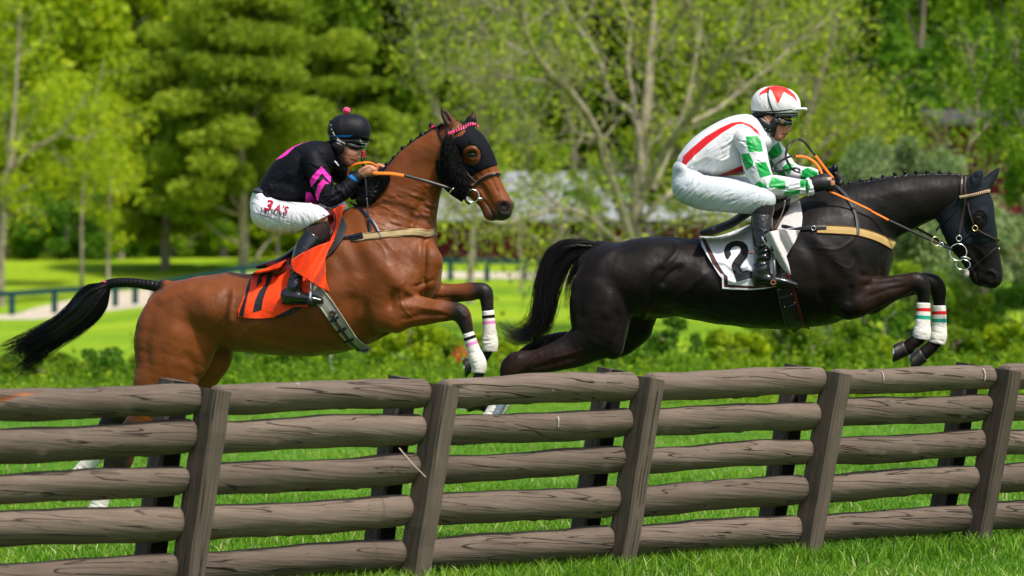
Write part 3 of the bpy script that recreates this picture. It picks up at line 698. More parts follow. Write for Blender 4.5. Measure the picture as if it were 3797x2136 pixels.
# ---- wooded hill behind everything
rng = np.random.default_rng(5); n = 7200; yy = rng.uniform(258, 470, n); xx = rng.uniform(-.46, .46, n) * yy; zz = terrain(xx, yy) + rng.uniform(1, 9, n)
reps = 46; g = rng.normal(size=(n, reps, 3)) * np.array([2.6, 2.6, 2.0]); C = (np.stack([xx, yy, zz], 1)[:, None] + g).reshape(-1, 3)
tn = np.clip(np.repeat(.45 + .22 * np.sin(xx * .055) + .2 * np.sin(xx * .13 + zz * .2) + rng.normal(size=n) * .12, reps) + rng.normal(size=n * reps) * .12, 0, 1)
V, Q, tt = leaf_quads(C, 1.25, rng, tn); tag(mesh_np('hillside_woods', V, Q, L_lime, None, False, {'tint': tt}), kind='stuff')
GT = 'trees behind the meadow'
big = [  # label, overview x of the trunk, distance, height, radius, crown centre, leaf, n, size, kind, clumps, trunk, bark
    ('bright lime tree filling the upper left corner', 60, 236, 22, (6.5, 5, 9), 12.5, L_lime, 34000, .50, 'cloud', 60, .3, M_bark),
    ('bright lime tree with a domed top, left of the pine', 300, 240, 23, (6.5, 5, 9.5), 13, L_lime, 34000, .50, 'cloud', 60, .3, M_bark),
    ('tall lime tree rising behind the dark pine', 560, 250, 25, (6, 5, 9), 16, L_lime, 28000, .50, 'cloud', 50, .3, M_bark),
    ('yellow green tree rising behind the rider in black', 800, 246, 26, (6, 5, 10), 15, L_green, 32000, .48, 'cloud', 50, .3, M_barkd),
    ('mid green tree between the pine and the barn roof', 1010, 244, 24, (5.5, 5, 10), 13.5, L_green, 32000, .48, 'cloud', 50, .3, M_barkd),
    ('deep green tree above the head of the bay horse', 1220, 242, 26, (5, 5, 9), 17, L_dark, 28000, .48, 'cloud', 46, .3, M_barkd),
    ('spring green tree behind the bare spreading tree', 1450, 248, 27, (6, 5, 9.5), 18, L_green, 28000, .48, 'cloud', 46, .3, M_barkd),
    ('yellowish tree high behind the bare spreading tree', 1720, 246, 27, (6, 5, 9.5), 18, L_spring, 28000, .48, 'cloud', 46, .3, M_barkd),
    ('yellow green tree above the rider in white', 1960, 244, 26, (6, 5, 9.5), 17, L_green, 28000, .48, 'cloud', 46, .3, M_barkd),
    ('dark green tree in the upper right', 2330, 170, 20, (3.6, 3.5, 7), 12, L_dark, 26000, .30, 'cloud', 60, .25, M_barkd),
    ('green tree at the right edge of the picture', 2560, 150, 17, (3.4, 3.2, 6), 10, L_green, 18000, .24, 'cloud', 44, .22, M_barkd)]
for k, (lb, Px, Y, h, R, cz, lf, n_, sz, kd, cl_, tr, bk) in enumerate(big): tree(lb, 'deciduous_tree', (wx(Px, Y), Y), h, R, cz, lf, n_, sz, 300 + k, kd, cl_, tr, bk, group=GT)
for k, (Px, Y, h, R, cz, lf, lb) in enumerate([(150, 252, 18, (6, 4, 7), 8, L_green, 'green tree filling the gap behind the leaning pale branch'), (430, 256, 20, (6, 4, 8), 10, L_green, 'green tree glimpsed between the tiers of the dark pine'), (690, 254, 20, (6, 4, 8), 9, L_lime, 'lime tree glimpsed behind the broad olive pine'), (910, 256, 20, (6, 4, 8), 9, L_green, 'green tree behind the cap of the rider in black'),
        (1120, 252, 19, (6, 4, 8), 10, L_lime, 'lime tree behind the ears of the bay horse'), (1340, 256, 20, (6, 4, 8), 10, L_green, 'green tree behind the outer limbs of the bare spreading tree'), (1580, 256, 20, (6, 4, 8), 11, L_dark, 'deep green tree behind the trunk of the spreading tree'), (1850, 256, 20, (6, 4, 8), 11, L_dark, 'deep green tree behind the cap of the rider in white'), (2120, 250, 22, (6, 4, 9), 11, L_green, 'green tree above the neck of the dark horse')]):
    tree(lb, 'deciduous_tree', (wx(Px, Y), Y), h, R, cz, lf, 30000, .62, 700 + k, 'cloud', 56, .2, group=GT, nlimb=6)
# layered pines
tree('broad olive pine with a grey trunk beside the rider in black', 'pine_tree', (wx(612, 205), 205), 17, (5.4, 4.5, 6.6), 9.2, L_pine, 60000, .30, 41, 'pads', 96, .30, M_bark, 20)
tree('dark pine with drooping tiers, second from the left', 'pine_tree', (wx(415, 212), 212), 14, (4.6, 4, 5.6), 7.6, L_pine, 46000, .30, 42, 'pads', 84, .28, M_barkd, 18)
tree('smaller pine just right of the grey trunked pine', 'pine_tree', (wx(850, 214), 214), 13, (3.6, 3.4, 5.2), 7.0, L_pine, 30000, .30, 43, 'pads', 46, .2, M_barkd, 14)
# understorey along the wood's edge
US = 'bushes along the edge of the wood'
for k, (Px, Y, R, lf, lb) in enumerate([(20, 226, (2.2, 2, 1.6), L_green, 'green bush at the far left foot of the wood'), (170, 224, (3.2, 2, 2.4), L_dark, 'dark green bush under the leaning pale branch'), (300, 226, (2.4, 2, 2.6), L_dark, 'dark bush left of the first pine trunk'), (480, 228, (2.6, 2, 1.6), L_green, 'light bush between the two pine trunks'),
        (700, 226, (2.6, 2, 2.0), L_lime, 'lime bush right of the grey pine trunk'), (860, 230, (2.6, 2, 2.2), L_green, 'bush behind the saddle of the bay horse'), (1010, 232, (2.4, 2, 2.2), L_green, 'bush at the left end of the barn')]):
    tree(lb, 'bush', (wx(Px, Y), Y), R[2] * 1.3, R, R[2] * .75, lf, 7000, .24, 60 + k, 'cloud', 26, .08, group=US, cat='bush', nlimb=6)
# pale bare trees at the left, limbs drawn from the photograph and given their own depth
def drawn_tree(label, Y, limbs, seed, bark, leaf=None, nleaf=0, lsize=.2, twigs=60, name='bare_tree', twl=1.0, spread=.9, group=None):
    rng = np.random.default_rng(seed); w = Wood(); ends = []; s = Y / F / K
    b = limbs[0][0][0]; x0 = wx(b[0], Y); z0 = float(terrain(x0, Y)); root = thing(name, label, 'tree', (x0, Y, z0), group)
    alln = []
    for li, (pts, r0, r1, dy) in enumerate(limbs):
        P = np.array([(wx(p[0], Y), Y + dy * k / max(1, len(pts) - 1), zpix(p[1], Y)) for k, p in enumerate(pts)])
        if li == 0: P = np.vstack([[P[0][0], Y, z0 - .3], P]) if P[0][2] > z0 + .2 else P
        P = spline(P, 6); P += np.cumsum(rng.normal(size=P.shape) * .012 * twl, 0) * (1 if li else .4); w.limb(P, r0 * s * 1.2, r1 * s * 1.2, 8); alln.append((P, r0 * s, r1 * s))
    tips = []
    for k in range(twigs):
        P, a, b_ = alln[rng.integers(len(alln))]; i = int(rng.uniform(.25, 1) * (len(P) - 1)); p = P[i]; T = P[min(i + 1, len(P) - 1)] - P[i - 1]; T /= np.linalg.norm(T) + 1e-9
        d = T * rng.uniform(.3, 1) + rng.normal(size=3) * .6 + [0, 0, .15]; d /= np.linalg.norm(d); L_ = rng.uniform(.5, 1.7) * twl; q = p + d * L_; Q_ = wob(p, q, rng, 6, .18); rr_ = max(.012, (a + (b_ - a) * i / len(P)) * .4); w.limb(Q_, rr_, .006, 5)
        for _ in range(3):
            j = rng.integers(2, 6); d2 = d + rng.normal(size=3) * .7; q2 = Q_[j] + d2 / np.linalg.norm(d2) * L_ * rng.uniform(.3, .7); w.limb(wob(Q_[j], q2, rng, 4, .2), rr_ * .4, .004, 4); tips.append(q2)
        tips += [Q_[-1], Q_[3]]
    w.mesh('trunk', bark, root)
    if leaf is not None:
        T = np.array(tips); i = rng.integers(0, len(T), nleaf); C = T[i] + rng.normal(size=(nleaf, 3)) * spread * .22; t = np.clip(.5 + rng.uniform(-.3, .3, len(T))[i] + rng.normal(size=nleaf) * .15, 0, 1)
        V, Q, tt = leaf_quads(C, lsize, rng, t); mesh_np('crown', V, Q, leaf, root, False, {'tint': tt})
    return root
drawn_tree('pale bare trunk at the left edge with a long branch slanting up to the right', 190, [([(3, 650), (10, 560), (14, 468), (28, 400), (42, 250), (52, 100), (56, 20)], 9, 2.5, 0), ([(12, 440), (60, 400), (103, 374), (164, 342), (205, 285), (243, 234)], 6, 1.5, -2), ([(14, 480), (40, 360), (60, 330), (75, 290)], 4, 1.5, 2), ([(164, 342), (210, 350), (240, 330)], 2.5, 1, 1), ([(130, 365), (150, 400), (180, 430)], 2.5, 1, 1), ([(14, 500), (60, 470), (90, 440)], 3, 1, 1), ([(25, 420), (6, 300), (0, 150)], 4, 1.5, 2)], 7, M_bark, L_lime, 5000, .22, 60, twl=1.5, spread=1.4, group='pale bare trees at the left')
drawn_tree('thin pale trunk standing left of the dark pine', 200, [([(206, 650), (206, 538), (215, 421), (225, 374), (240, 250), (262, 150)], 4.5, 1.5, 0), ([(225, 374), (190, 320), (170, 270)], 3, 1, 1), ([(215, 420), (250, 360), (270, 330)], 3, 1, 1)], 8, M_bark, L_lime, 4000, .22, 40, twl=1.4, spread=1.4, group='pale bare trees at the left')
drawn_tree('short forked pale trunk against the dark pine', 196, [([(272, 650), (276, 560), (276, 491), (284, 430), (290, 384)], 4.5, 2, 0), ([(276, 491), (300, 470), (306, 440)], 4, 2, 1)], 9, M_bark, L_lime, 1500, .22, 16, twl=1.0, spread=1.2, group='pale bare trees at the left')
# the big spreading tree in the middle
SPR = [([(1598, 870), (1600, 700), (1598, 580), (1612, 468), (1612, 421), (1630, 250), (1640, 140), (1650, -10), (1655, -150)], 22, 5, 2), ([(1600, 640), (1540, 470), (1504, 356), (1444, 262), (1378, 206), (1327, 136), (1300, 28), (1280, -80)], 11, 3, -5),
       ([(1378, 206), (1300, 195), (1256, 182), (1180, 176), (1116, 164)], 4, 1.5, 3), ([(1615, 480), (1603, 300), (1537, 234), (1504, 131), (1460, 60), (1439, 28), (1400, -60)], 9, 2.5, 4), ([(1612, 500), (1690, 370), (1762, 280), (1800, 190), (1883, 94), (1902, 0), (1930, -90)], 10, 3, -4),
       ([(1640, 480), (1696, 365), (1740, 250), (1770, 120), (1790, 0)], 8, 2.5, 5), ([(1740, 310), (1813, 262), (1930, 173), (2033, 75), (2100, 20)], 6, 2, 2), ([(1598, 620), (1547, 604), (1490, 560), (1430, 529), (1350, 540), (1270, 561), (1190, 540), (1130, 520)], 8, 1.5, -6),
       ([(1430, 529), (1380, 500), (1330, 430), (1331, 337), (1280, 267), (1230, 220)], 4, 1.5, -2), ([(1560, 560), (1480, 620), (1392, 608), (1320, 580), (1266, 561)], 5, 1.5, 3), ([(1610, 560), (1700, 480), (1760, 420), (1860, 380)], 7, 2, 5), ([(1605, 620), (1690, 560), (1780, 540), (1850, 560)], 6, 2, -4),
       ([(1504, 356), (1450, 330), (1380, 340), (1300, 330)], 4, 1.2, 3), ([(1444, 262), (1440, 180), (1400, 100), (1385, 10)], 4, 1.5, -3), ([(1603, 300), (1580, 160), (1590, 60), (1560, -40)], 5, 2, 3), ([(1640, 140), (1700, 60), (1720, -20)], 4, 1.5, -2), ([(1327, 136), (1250, 90), (1180, 60), (1100, 50)], 3.5, 1.2, 2), ([(1300, 28), (1230, 10), (1150, -20)], 3, 1, 2),
       ([(1612, 640), (1570, 700), (1480, 720), (1400, 690)], 4, 1.2, -3)]
drawn_tree('big spreading grey tree with thin yellow green buds, between the two riders', 92, SPR, 11, M_bark, L_spring, 9500, .125, 620, 'budding_tree', 1.0, 1.3)
drawn_tree('slender bare branched tree in front of the right hand barn', 100, [([(2440, 760), (2445, 560), (2430, 420), (2460, 280), (2440, 120)], 5, 2, 0), ([(2440, 520), (2500, 440), (2560, 400)], 3, 1.2, 1), ([(2435, 460), (2380, 380), (2340, 340)], 3, 1.2, -1), ([(2440, 360), (2500, 300), (2570, 270)], 3, 1.2, 1)], 14, M_barkd, L_green, 1300, .13, 70, 'budding_tree', .9, 1.2)
drawn_tree('slender budding tree behind the rider in white', 110, [([(1990, 800), (2000, 600), (2010, 400), (2060, 200), (2100, 60), (2110, -60)], 9, 3, 0), ([(2005, 480), (2080, 380), (2140, 260)], 5, 2, 2), ([(2005, 560), (1930, 420), (1900, 300)], 5, 2, -2), ([(2010, 420), (2120, 330), (2200, 300)], 4, 1.5, 2), ([(2040, 280), (1990, 160), (1980, 60)], 4, 1.5, 2), ([(2010, 600), (2110, 520), (2190, 430), (2250, 400)], 5, 1.5, 2)], 12, M_barkd, L_spring, 9000, .13, 190, 'budding_tree', 1.1, 1.6)
drawn_tree('slender budding tree behind the head of the bay horse', 120, [([(1180, 800), (1185, 600), (1200, 400), (1190, 200), (1160, 60), (1150, -60)], 8, 3, 0), ([(1190, 420), (1110, 300), (1060, 180), (1040, 60)], 5, 1.5, 2), ([(1200, 380), (1260, 260), (1290, 120)], 5, 1.5, -2), ([(1185, 560), (1100, 470), (1000, 440)], 4, 1.5, 2)], 13, M_barkd, L_spring, 4000, .13, 160, 'budding_tree', 1.1, 1.6)
# willow and shrubs on the right
tree('soft grey green willow behind the head of the dark horse', 'willow_tree', (wx(2260, 78), 78), 4.6, (1.55, 1.3, 1.9), 2.5, L_grey, 30000, .085, 71, 'cloud', 90, .09, M_barkd, 20)
tree('grey green willow at the right edge behind the muzzle of the dark horse', 'willow_tree', (wx(2470, 82), 82), 3.0, (1.2, 1.2, 1.25), 1.75, L_grey, 18000, .085, 72, 'cloud', 70, .08, M_barkd, 18)
tree('fresh green maple leaning in at the upper right edge', 'maple_tree', (wx(2620, 70), 70), 6.5, (1.1, 1.2, 2.2), 4.6, L_green, 9000, .10, 73, 'cloud', 50, .10, M_barkd, 18)
tree('green tree under the chest of the dark horse', 'small_tree', (wx(2120, 74), 74), 2.4, (1.3, 1.0, 1.0), 1.5, L_green, 16000, .085, 74, 'cloud', 44, .05, M_barkd, 12)
SB = 'shrubs along the far side of the course'
shr = [(-40, 55, .55, L_green, 'leftmost low shrub behind the tail of the bay horse'), (120, 54, .50, L_green, 'low shrub under the tip of the bay horse tail'), (250, 55, .55, L_dark, 'low dark shrub left of the bay horse rump'), (420, 56, .6, L_green, 'shrub hidden behind the thigh of the bay horse'), (640, 56, .85, L_dark, 'dark shrub below the belly of the bay horse'),
       (760, 55, .78, L_green, 'green shrub below the belly of the bay horse'), (900, 57, .85, L_dark, 'dark shrub below the girth of the bay horse'), (1030, 55, 1.0, L_lime, 'lime shrub behind the forelegs of the bay horse'), (1150, 56, .8, L_green, 'green shrub between the two horses, beside the orange flowers'),
       (1270, 55, .95, L_lime, 'lime shrub behind the tail of the dark horse'), (1560, 57, .72, L_dark, 'dark shrub behind the stifle of the dark horse'), (1700, 57, 1.0, L_dark, 'dark shrub below the belly of the dark horse'), (1840, 56, .85, L_lime, 'bright shrub below the belly of the dark horse'),
       (1990, 57, 1.0, L_green, 'green shrub below the girth of the dark horse'), (2130, 56, .95, L_green, 'green shrub left of the dark horse forelegs'), (2260, 58, .8, L_lime, 'bright low shrub behind the dark horse hooves'), (2400, 57, 1.0, L_green, 'green shrub right of the dark horse hooves'), (2560, 58, .9, L_lime, 'bright shrub at the right edge behind the timber fence')]
for k, (Px, Y, h, lf, lb) in enumerate(shr): tree(lb, 'shrub', (wx(Px, Y), Y), h, (.55, .45, h * .52), h * .48, lf, 7500, .058, 200 + k, 'cloud', 34, .018, group=SB, cat='shrub', nlimb=12)
for k, (Px, Y, h, lb) in enumerate([(1945, 62, 1.9, 'thin pale sapling left of three under the dark horse girth'), (2040, 64, 1.8, 'thin pale sapling in the middle of the group under the dark horse chest'), (2118, 61, 1.9, 'pale sapling with the straightest stem beside the dark horse elbow'), (2215, 63, 1.7, 'thin sapling behind the dark horse forearm'), (2330, 66, 1.6, 'thin sapling behind the dark horse wraps'), (1480, 60, 1.2, 'lone sapling behind the stifle of the dark horse')]):
    tree(lb, 'sapling', (wx(Px, Y), Y), h, (.35, .3, .55), h * .8, L_green, 900, .06, 400 + k, 'cloud', 14, .035, M_bark, 8, group='saplings below the dark horse', cat='sapling', lean=.1)
RS = 'large soft shrubs on the right behind the dark horse'
for k, (Px, Y, R, lf, lb) in enumerate([(1960, 70, (.62, .5, .62), L_green, 'soft green shrub behind the girth of the dark horse'), (2080, 72, (.66, .5, .72), L_grey, 'grey green shrub behind the elbow of the dark horse'), (2200, 70, (.6, .5, .66), L_dark, 'dark soft shrub behind the forearms of the dark horse'), (2310, 73, (.66, .5, .85), L_grey, 'grey green shrub behind the white wraps of the dark horse'),
        (2430, 71, (.62, .5, .75), L_green, 'soft green shrub below the muzzle of the dark horse'), (2570, 72, (.66, .5, .8), L_dark, 'dark soft shrub at the right edge above the timber fence')]):
    tree(lb, 'shrub', (wx(Px, Y), Y), R[2] * 2, R, R[2] * 1.0, lf, 9000, .07, 600 + k, 'cloud', 40, .03, group=RS, cat='shrub', nlimb=14)
rng = np.random.default_rng(91); n = 3600; yy = rng.uniform(45.5, 64, n); xx = rng.uniform(-.16, .16, n) * yy; hh = rng.gamma(2.2, .10, n) * (.55 + .6 * (np.sin(xx * 1.9 + 2) * np.sin(xx * .7 + yy) + .3).clip(0, 1.2)) + .05 + .16 * (yy < 54); hh *= 1 - .45 * smst((-.075 - xx / yy) / .03)
rep = 30; tt_ = rng.uniform(0, 1, (n, rep)); g = rng.normal(size=(n, rep, 3)) * np.array([.09, .12, .03]) * (1.1 - tt_)[..., None] ; C = np.stack([xx, yy, terrain(xx, yy)], 1)[:, None] + g; C[..., 2] += tt_ * hh[:, None]
tn = np.clip(.4 + .3 * np.sin(xx * 1.3)[:, None] * np.sin(yy * .9)[:, None] + rng.normal(size=(n, rep)) * .2, 0, 1); V, Q, tt = leaf_quads(C.reshape(-1, 3), .05, rng, tn.ravel()); tag(mesh_np('undergrowth', V, Q, L_green, None, False, {'tint': tt}), kind='stuff')
fl_ = thing('orange_flowers', 'coral orange flowers in the bushes behind the bay horse forelegs', 'flowers', (wx(1165, 54), 54, 0))
rng = np.random.default_rng(8); C = np.stack([wx(1163, 54) + rng.normal(size=260) * .055, 53.6 + rng.normal(size=260) * .1, zpix(893, 53.6) + rng.normal(size=260) * .05], 1); V, Q, tt = leaf_quads(C, .035, rng, rng.uniform(0, 1, 260)); mesh_np('petals', V, Q, tint_mat('coral_petals', [(0, (.7, .10, .03)), (1, (.9, .25, .10))]), fl_, False, {'tint': tt})
w_ = Wood(); w_.limb([(wx(1163, 54), 54, 0), (wx(1160, 54), 53.8, .25), (wx(1164, 54), 53.6, zpix(893, 54))], .01, .006); w_.mesh('stem', M_barkd, fl_)
bl_ = thing('blossom_spray', 'spray of small white blossoms below the bay horse belly', 'flowers', (wx(832, 52), 52, 0)); C = np.stack([wx(832, 52) + rng.normal(size=90) * .012, 52 + rng.normal(size=90) * .03, rng.uniform(zpix(975, 52), zpix(880, 52), 90)], 1); V, Q, tt = leaf_quads(C, .022, rng, rng.uniform(0, 1, 90)); mesh_np('petals', V, Q, tint_mat('white_petals', [(0, (.6, .6, .5)), (1, (.8, .8, .75))]), bl_, False, {'tint': tt})
w_ = Wood(); w_.limb([(wx(832, 52), 52, 0), (wx(832, 52), 52, .3), (wx(833, 52), 52, .62)], .008, .004); w_.mesh('stem', M_barkd, bl_)
BT = 'budding bushes in front of the barn'
for k, (Px, Y, h, R, lf, nl, lb) in enumerate([(1060, 150, 6, (1.6, 1.6, 2.6), L_spring, 1500, 'loose yellow green bush in front of the left end of the barn'), (1310, 140, 5.5, (1.7, 1.5, 2.4), L_spring, 1300, 'loose budding bush in front of the barn beside the bay horse muzzle'), (1480, 150, 5, (1.8, 1.6, 2.0), L_green, 3000, 'green bush in front of the barn above the dark horse tail'),
        (1700, 150, 6, (2.0, 1.6, 2.8), L_spring, 8000, 'yellowish bush in front of the barn below the rider in white'), (1880, 145, 6, (2.0, 1.6, 2.8), L_green, 8000, 'green bush hiding the right end of the barn'), (2420, 110, 2.4, (1.5, 1.5, 1.3), L_dark, 8000, 'dark green bush hiding the lower wall of the right hand barn')]):
    tree(lb, 'bush', (wx(Px, Y), Y), h + 1, (R[0], R[1], 1.9 if Px < 2300 else 1.3), h * .86 if Px < 2300 else 2.0, lf, nl, .17, 500 + k, 'cloud', 34, .06, M_bark, 16, BT, 'bush')
# barns
M_barn = mat('maroon_barn_boards', (.115, .011, .022), .8, .15, var=.3, vscale=.8, stretch=(6, 6, .4)); M_roof = mat('pale_metal_roof', (.30, .31, .33), .5, .4, var=.2, vscale=.5, stretch=(3, 3, 1)); M_open = mat('dark_interior', (.006, .004, .005), .9, .05); M_grey = mat('grey_timber', (.11, .10, .10), .85, .15)
def barn(label, P0, P1, Y, top, eave, base, depth):
    x0, x1 = wx(P0, Y), wx(P1, Y); ze, zr = zpix(eave, Y), zpix(top, Y); zb = zpix(base, Y) - 1; r = thing('barn', label, 'barn', ((x0 + x1) / 2, Y, zb))
    box = lambda nm, a, b, m, par=r: mesh_np(nm, [(a[0], a[1], a[2]), (b[0], a[1], a[2]), (b[0], b[1], a[2]), (a[0], b[1], a[2]), (a[0], a[1], b[2]), (b[0], a[1], b[2]), (b[0], b[1], b[2]), (a[0], b[1], b[2])], np.array([[0, 3, 2, 1], [4, 5, 6, 7], [0, 1, 5, 4], [1, 2, 6, 5], [2, 3, 7, 6], [3, 0, 4, 7]]), m, par, False)
    box('wall', (x0, Y, zb), (x1, Y + depth, ze), M_barn); ym = Y + depth / 2
    mesh_np('roof', [(x0 - .6, Y - 1.2, ze - .1), (x1 + .6, Y - 1.2, ze - .1), (x1 + .6, ym, zr), (x0 - .6, ym, zr), (x0 - .6, Y + depth + 1, ze - .1), (x1 + .6, Y + depth + 1, ze - .1), (x0 - .6, Y - 1.2, ze - .25), (x1 + .6, Y - 1.2, ze - .25), (x1 + .6, ym, zr - .2), (x0 - .6, ym, zr - .2)], np.array([[0, 1, 2, 3], [3, 2, 5, 4], [0, 6, 7, 1], [6, 9, 8, 7]]), M_roof, r, False)
    n_ = int((x1 - x0) / 4)
    for k in range(n_):
        xa = x0 + (k + .5) * (x1 - x0) / n_; mesh_np('post', [(xa - .14, Y - 1.1, zb), (xa + .14, Y - 1.1, zb), (xa + .14, Y - .8, zb), (xa - .14, Y - .8, zb), (xa - .14, Y - 1.1, ze - .1), (xa + .14, Y - 1.1, ze - .1), (xa + .14, Y - .8, ze - .1), (xa - .14, Y - .8, ze - .1)], np.array([[0, 1, 5, 4], [1, 2, 6, 5], [2, 3, 7, 6], [3, 0, 4, 7]]), M_grey, r, False)
        if k % 2: box('stable_opening', (xa + .5, Y - .03, zb + 1.4), (xa + 2.6, Y - .004, ze - .3), M_open)
    return r
barn('long maroon barn with a pale metal roof behind the bare spreading tree', 1085, 1960, 222, 425, 545, 640, 12)
M_roof = mat('dark_barn_roof', (.06, .05, .06), .8, .2)
barn('maroon barn half hidden by leaves at the right edge', 2395, 2900, 128, 262, 300, 600, 8)
# ================================================================ BROWN HORSE
def mid1(sx): return 22.35 - 0.20 * ((np.asarray(sx, float) - CX) / F * 22.2 + 1.3)
H1 = thing('horse', 'bay brown horse in a black hood with open eye holes, chasing the dark horse', 'horse', W(900, 1900, 22.4).tolist(), 'race horses jumping the timber fence')
bay = (0.172, 0.047, 0.008)
def coat_extra(N, L, vec, cur):
    nz = N.new('ShaderNodeTexNoise'); nz.inputs['Scale'].default_value = 3.0; nz.inputs['Detail'].default_value = 4
    L.new(vec, nz.inputs['Vector']); mx = N.new('ShaderNodeMix'); mx.data_type = 'RGBA'
    r = N.new('ShaderNodeMapRange'); r.inputs['From Min'].default_value = .4; r.inputs['From Max'].default_value = .75; r.inputs['To Max'].default_value = .6
    L.new(nz.outputs['Fac'], r.inputs['Value']); L.new(r.outputs[0], mx.inputs['Factor']); L.new(cur, mx.inputs['A']); mx.inputs['B'].default_value = (0.10, 0.026, 0.008, 1)
    return mx.outputs['Result']
M_bay = mat('bay_coat', bay, 0.50, 0.24, rvar=.13, var=0.20, vscale=7, bump=[(60, 0.30, 0.003), (330, 0.45, 0.0015)], sheen=0.05, stretch=(.45, 1, 1), extra=coat_extra,
            masks=[('black', (0.012, 0.009, 0.008), -45, 25), ('muzzle', (0.030, 0.022, 0.020), -16, 12), ('nostril', (0.012, 0.004, 0.004), -4, 3)])
M_blackhair = mat('black_hair', (0.003, 0.0028, 0.003), 0.42, 0.25)
M_leather = mat('black_leather', (0.006, 0.006, 0.008), 0.38, 0.35, var=0.2, vscale=30)
M_brownleather = mat('dark_brown_leather', (0.035, 0.017, 0.011), 0.38, 0.5, var=0.25, vscale=40)
M_tanleather = mat('tan_leather', (0.22, 0.085, 0.035), 0.5, 0.3)
M_steel = mat('polished_steel', (0.75, 0.75, 0.73), 0.18, 0.5, 1.0)
M_brass = mat('brass', (0.75, 0.55, 0.25), 0.25, 0.5, 1.0)
M_hood = mat('black_hood_cloth', (0.006, 0.007, 0.010), 0.8, 0.12, sheen=0.02, bump=(300, 0.2, 0.001))
M_orange = mat('orange_rubber_grip', (0.85, 0.19, 0.01), 0.55, 0.3, bump=(400, 0.4, 0.001))
M_hoofm = mat('dark_hoof', (0.018, 0.016, 0.013), 0.4, 0.4, var=0.4, vscale=30, bump=(60, 0.4, 0.002))
M_web = mat('cream_elastic_web', (0.36, 0.27, 0.14), 0.8, 0.2, bump=(260, 0.5, 0.001), var=0.12, vscale=20)
M_pink = mat('pink_wool', (0.75, 0.04, 0.17), 0.9, 0.1)

fb = Field(mid1, b=0.013, h=0.0068)
TORSO = [c1(290, 1045, 100, 0, .15), c1(430, 1045, 150, 0, .24), c1(560, 1052, 176, 0, .275), c1(700, 1070, 192, 0, .275), c1(850, 1065, 213, 0, .29),
         c1(985, 1040, 240, 0, .30), c1(1120, 965, 292, 0, .295), c1(1240, 880, 318, 0, .25), c1(1370, 850, 262, 0, .19)]
fb.chain(TORSO, n=8)
NECK = [c1(1330, 740, 230, 0, .15), c1(1395, 690, 208, 0, .135), c1(1430, 580, 178, 0, .11), c1(1480, 450, 150, 0, .09), c1(1545, 345, 124, 0, .08), c1(1625, 262, 98, 0, .075)]
fb.chain(NECK, n=8, b=.02)
fb.chain([c3(735, 395, 135, 0, .075), c3(820, 440, 158, 0, .093), c3(905, 505, 157, 0, .098), c3(990, 615, 140, 0, .088), c3(1050, 740, 122, 0, .070), c3(1105, 860, 106, 0, .060), c3(1160, 975, 100, 0, .055), c3(1212, 1075, 104, 0, .060), c3(1220, 1130, 100, 0, .055)], b=.008)
fb.chain([c3(790, 680, 188, 0, .062), c3(880, 810, 150, 0, .060), c3(975, 930, 108, 0, .048), c3(1060, 1045, 84, 0, .038), c3(1108, 1150, 80, 0, .042)], b=.010)
for sg in (-1, 1):   # scapula, shoulder, thigh, pectorals
    fb.chain([c1(1240, 640, 90, sg * .09, .06), c1(1330, 790, 120, sg * .14, .08), c1(1400, 920, 125, sg * .15, .09)], b=.018)
fb.chain([c1(1330, 900, 120, -.15, .09), c1(1345, 1045, 108, -.15, .085), c1(1400, 1075, 92, -.15, .08)], b=.012)
fb.chain([c1(1540, 820, 95, -.08, .07), c1(1530, 900, 80, -.08, .07)], b=.010)
fb.chain([c1(1560, 830, 72, .09, .07), c1(1555, 920, 72, .10, .07)], b=.010)
fb.chain([c1(1470, 1060, 78, -.15, .062), c1(1560, 1063, 64, -.15, .052), c5(240, 395, 105, -.15, .047), c5(330, 400, 90, -.15, .045), c5(408, 425, 92, -.15, .048), c5(450, 510, 72, -.15, .040), c5(476, 600, 58, -.15, .032),
          c5(520, 710, 52, -.15, .028), c5(556, 830, 60, -.15, .032), c5(585, 900, 66, -.15, .036), c5(590, 985, 46, -.15, .030), c5(562, 1085, 52, -.15, .033), c5(552, 1150, 52, -.15, .035)], b=.006)
fb.chain([c1(1530, 970, 80, .12, .06), c5(110, 230, 110, .12, .055), c5(300, 228, 98, .12, .05), c5(470, 212, 86, .12, .046), c5(600, 200, 80, .12, .046), c5(645, 230, 74, .12, .046), c5(662, 320, 59, .12, .036),
          c5(672, 420, 54, .12, .03), c5(684, 560, 54, .12, .029), c5(690, 690, 64, .12, .035), c5(676, 770, 52, .12, .03), c5(630, 860, 44, .12, .03), c5(575, 910, 50, .11, .034)], b=.006)
# hindquarters
fb.chain([c1(420, 1040, 140, -.10, .12), c1(345, 1160, 208, -.11, .155), c1(300, 1330, 165, -.13, .13), c1(262, 1440, 140, -.14, .11), c1(200, 1560, 88, -.15, .08), c2(690, 980, 70, -.15, .055), c2(640, 1080, 78, -.15, .045), c2(600, 1170, 50, -.15, .037),
          c2(560, 1270, 42, -.15, .03), c2(530, 1350, 40, -.15, .03), c2(508, 1400, 46, -.15, .034), c2(480, 1425, 38, -.15, .03), c2(455, 1450, 40, -.15, .034)], b=.010)
fb.chain([c1(440, 1080, 150, .10, .12), c1(440, 1260, 170, .10, .13), c1(330, 1400, 130, .12, .11), c1(180, 1500, 84, .13, .075), c2(640, 850, 66, .14, .05), c2(590, 930, 66, .14, .045), c2(545, 1020, 46, .14, .036),
          c2(490, 1100, 40, .14, .03), c2(440, 1160, 40, .14, .03), c2(410, 1200, 46, .14, .034), c2(385, 1225, 38, .14, .03), c2(365, 1245, 38, .14, .034)], b=.010)
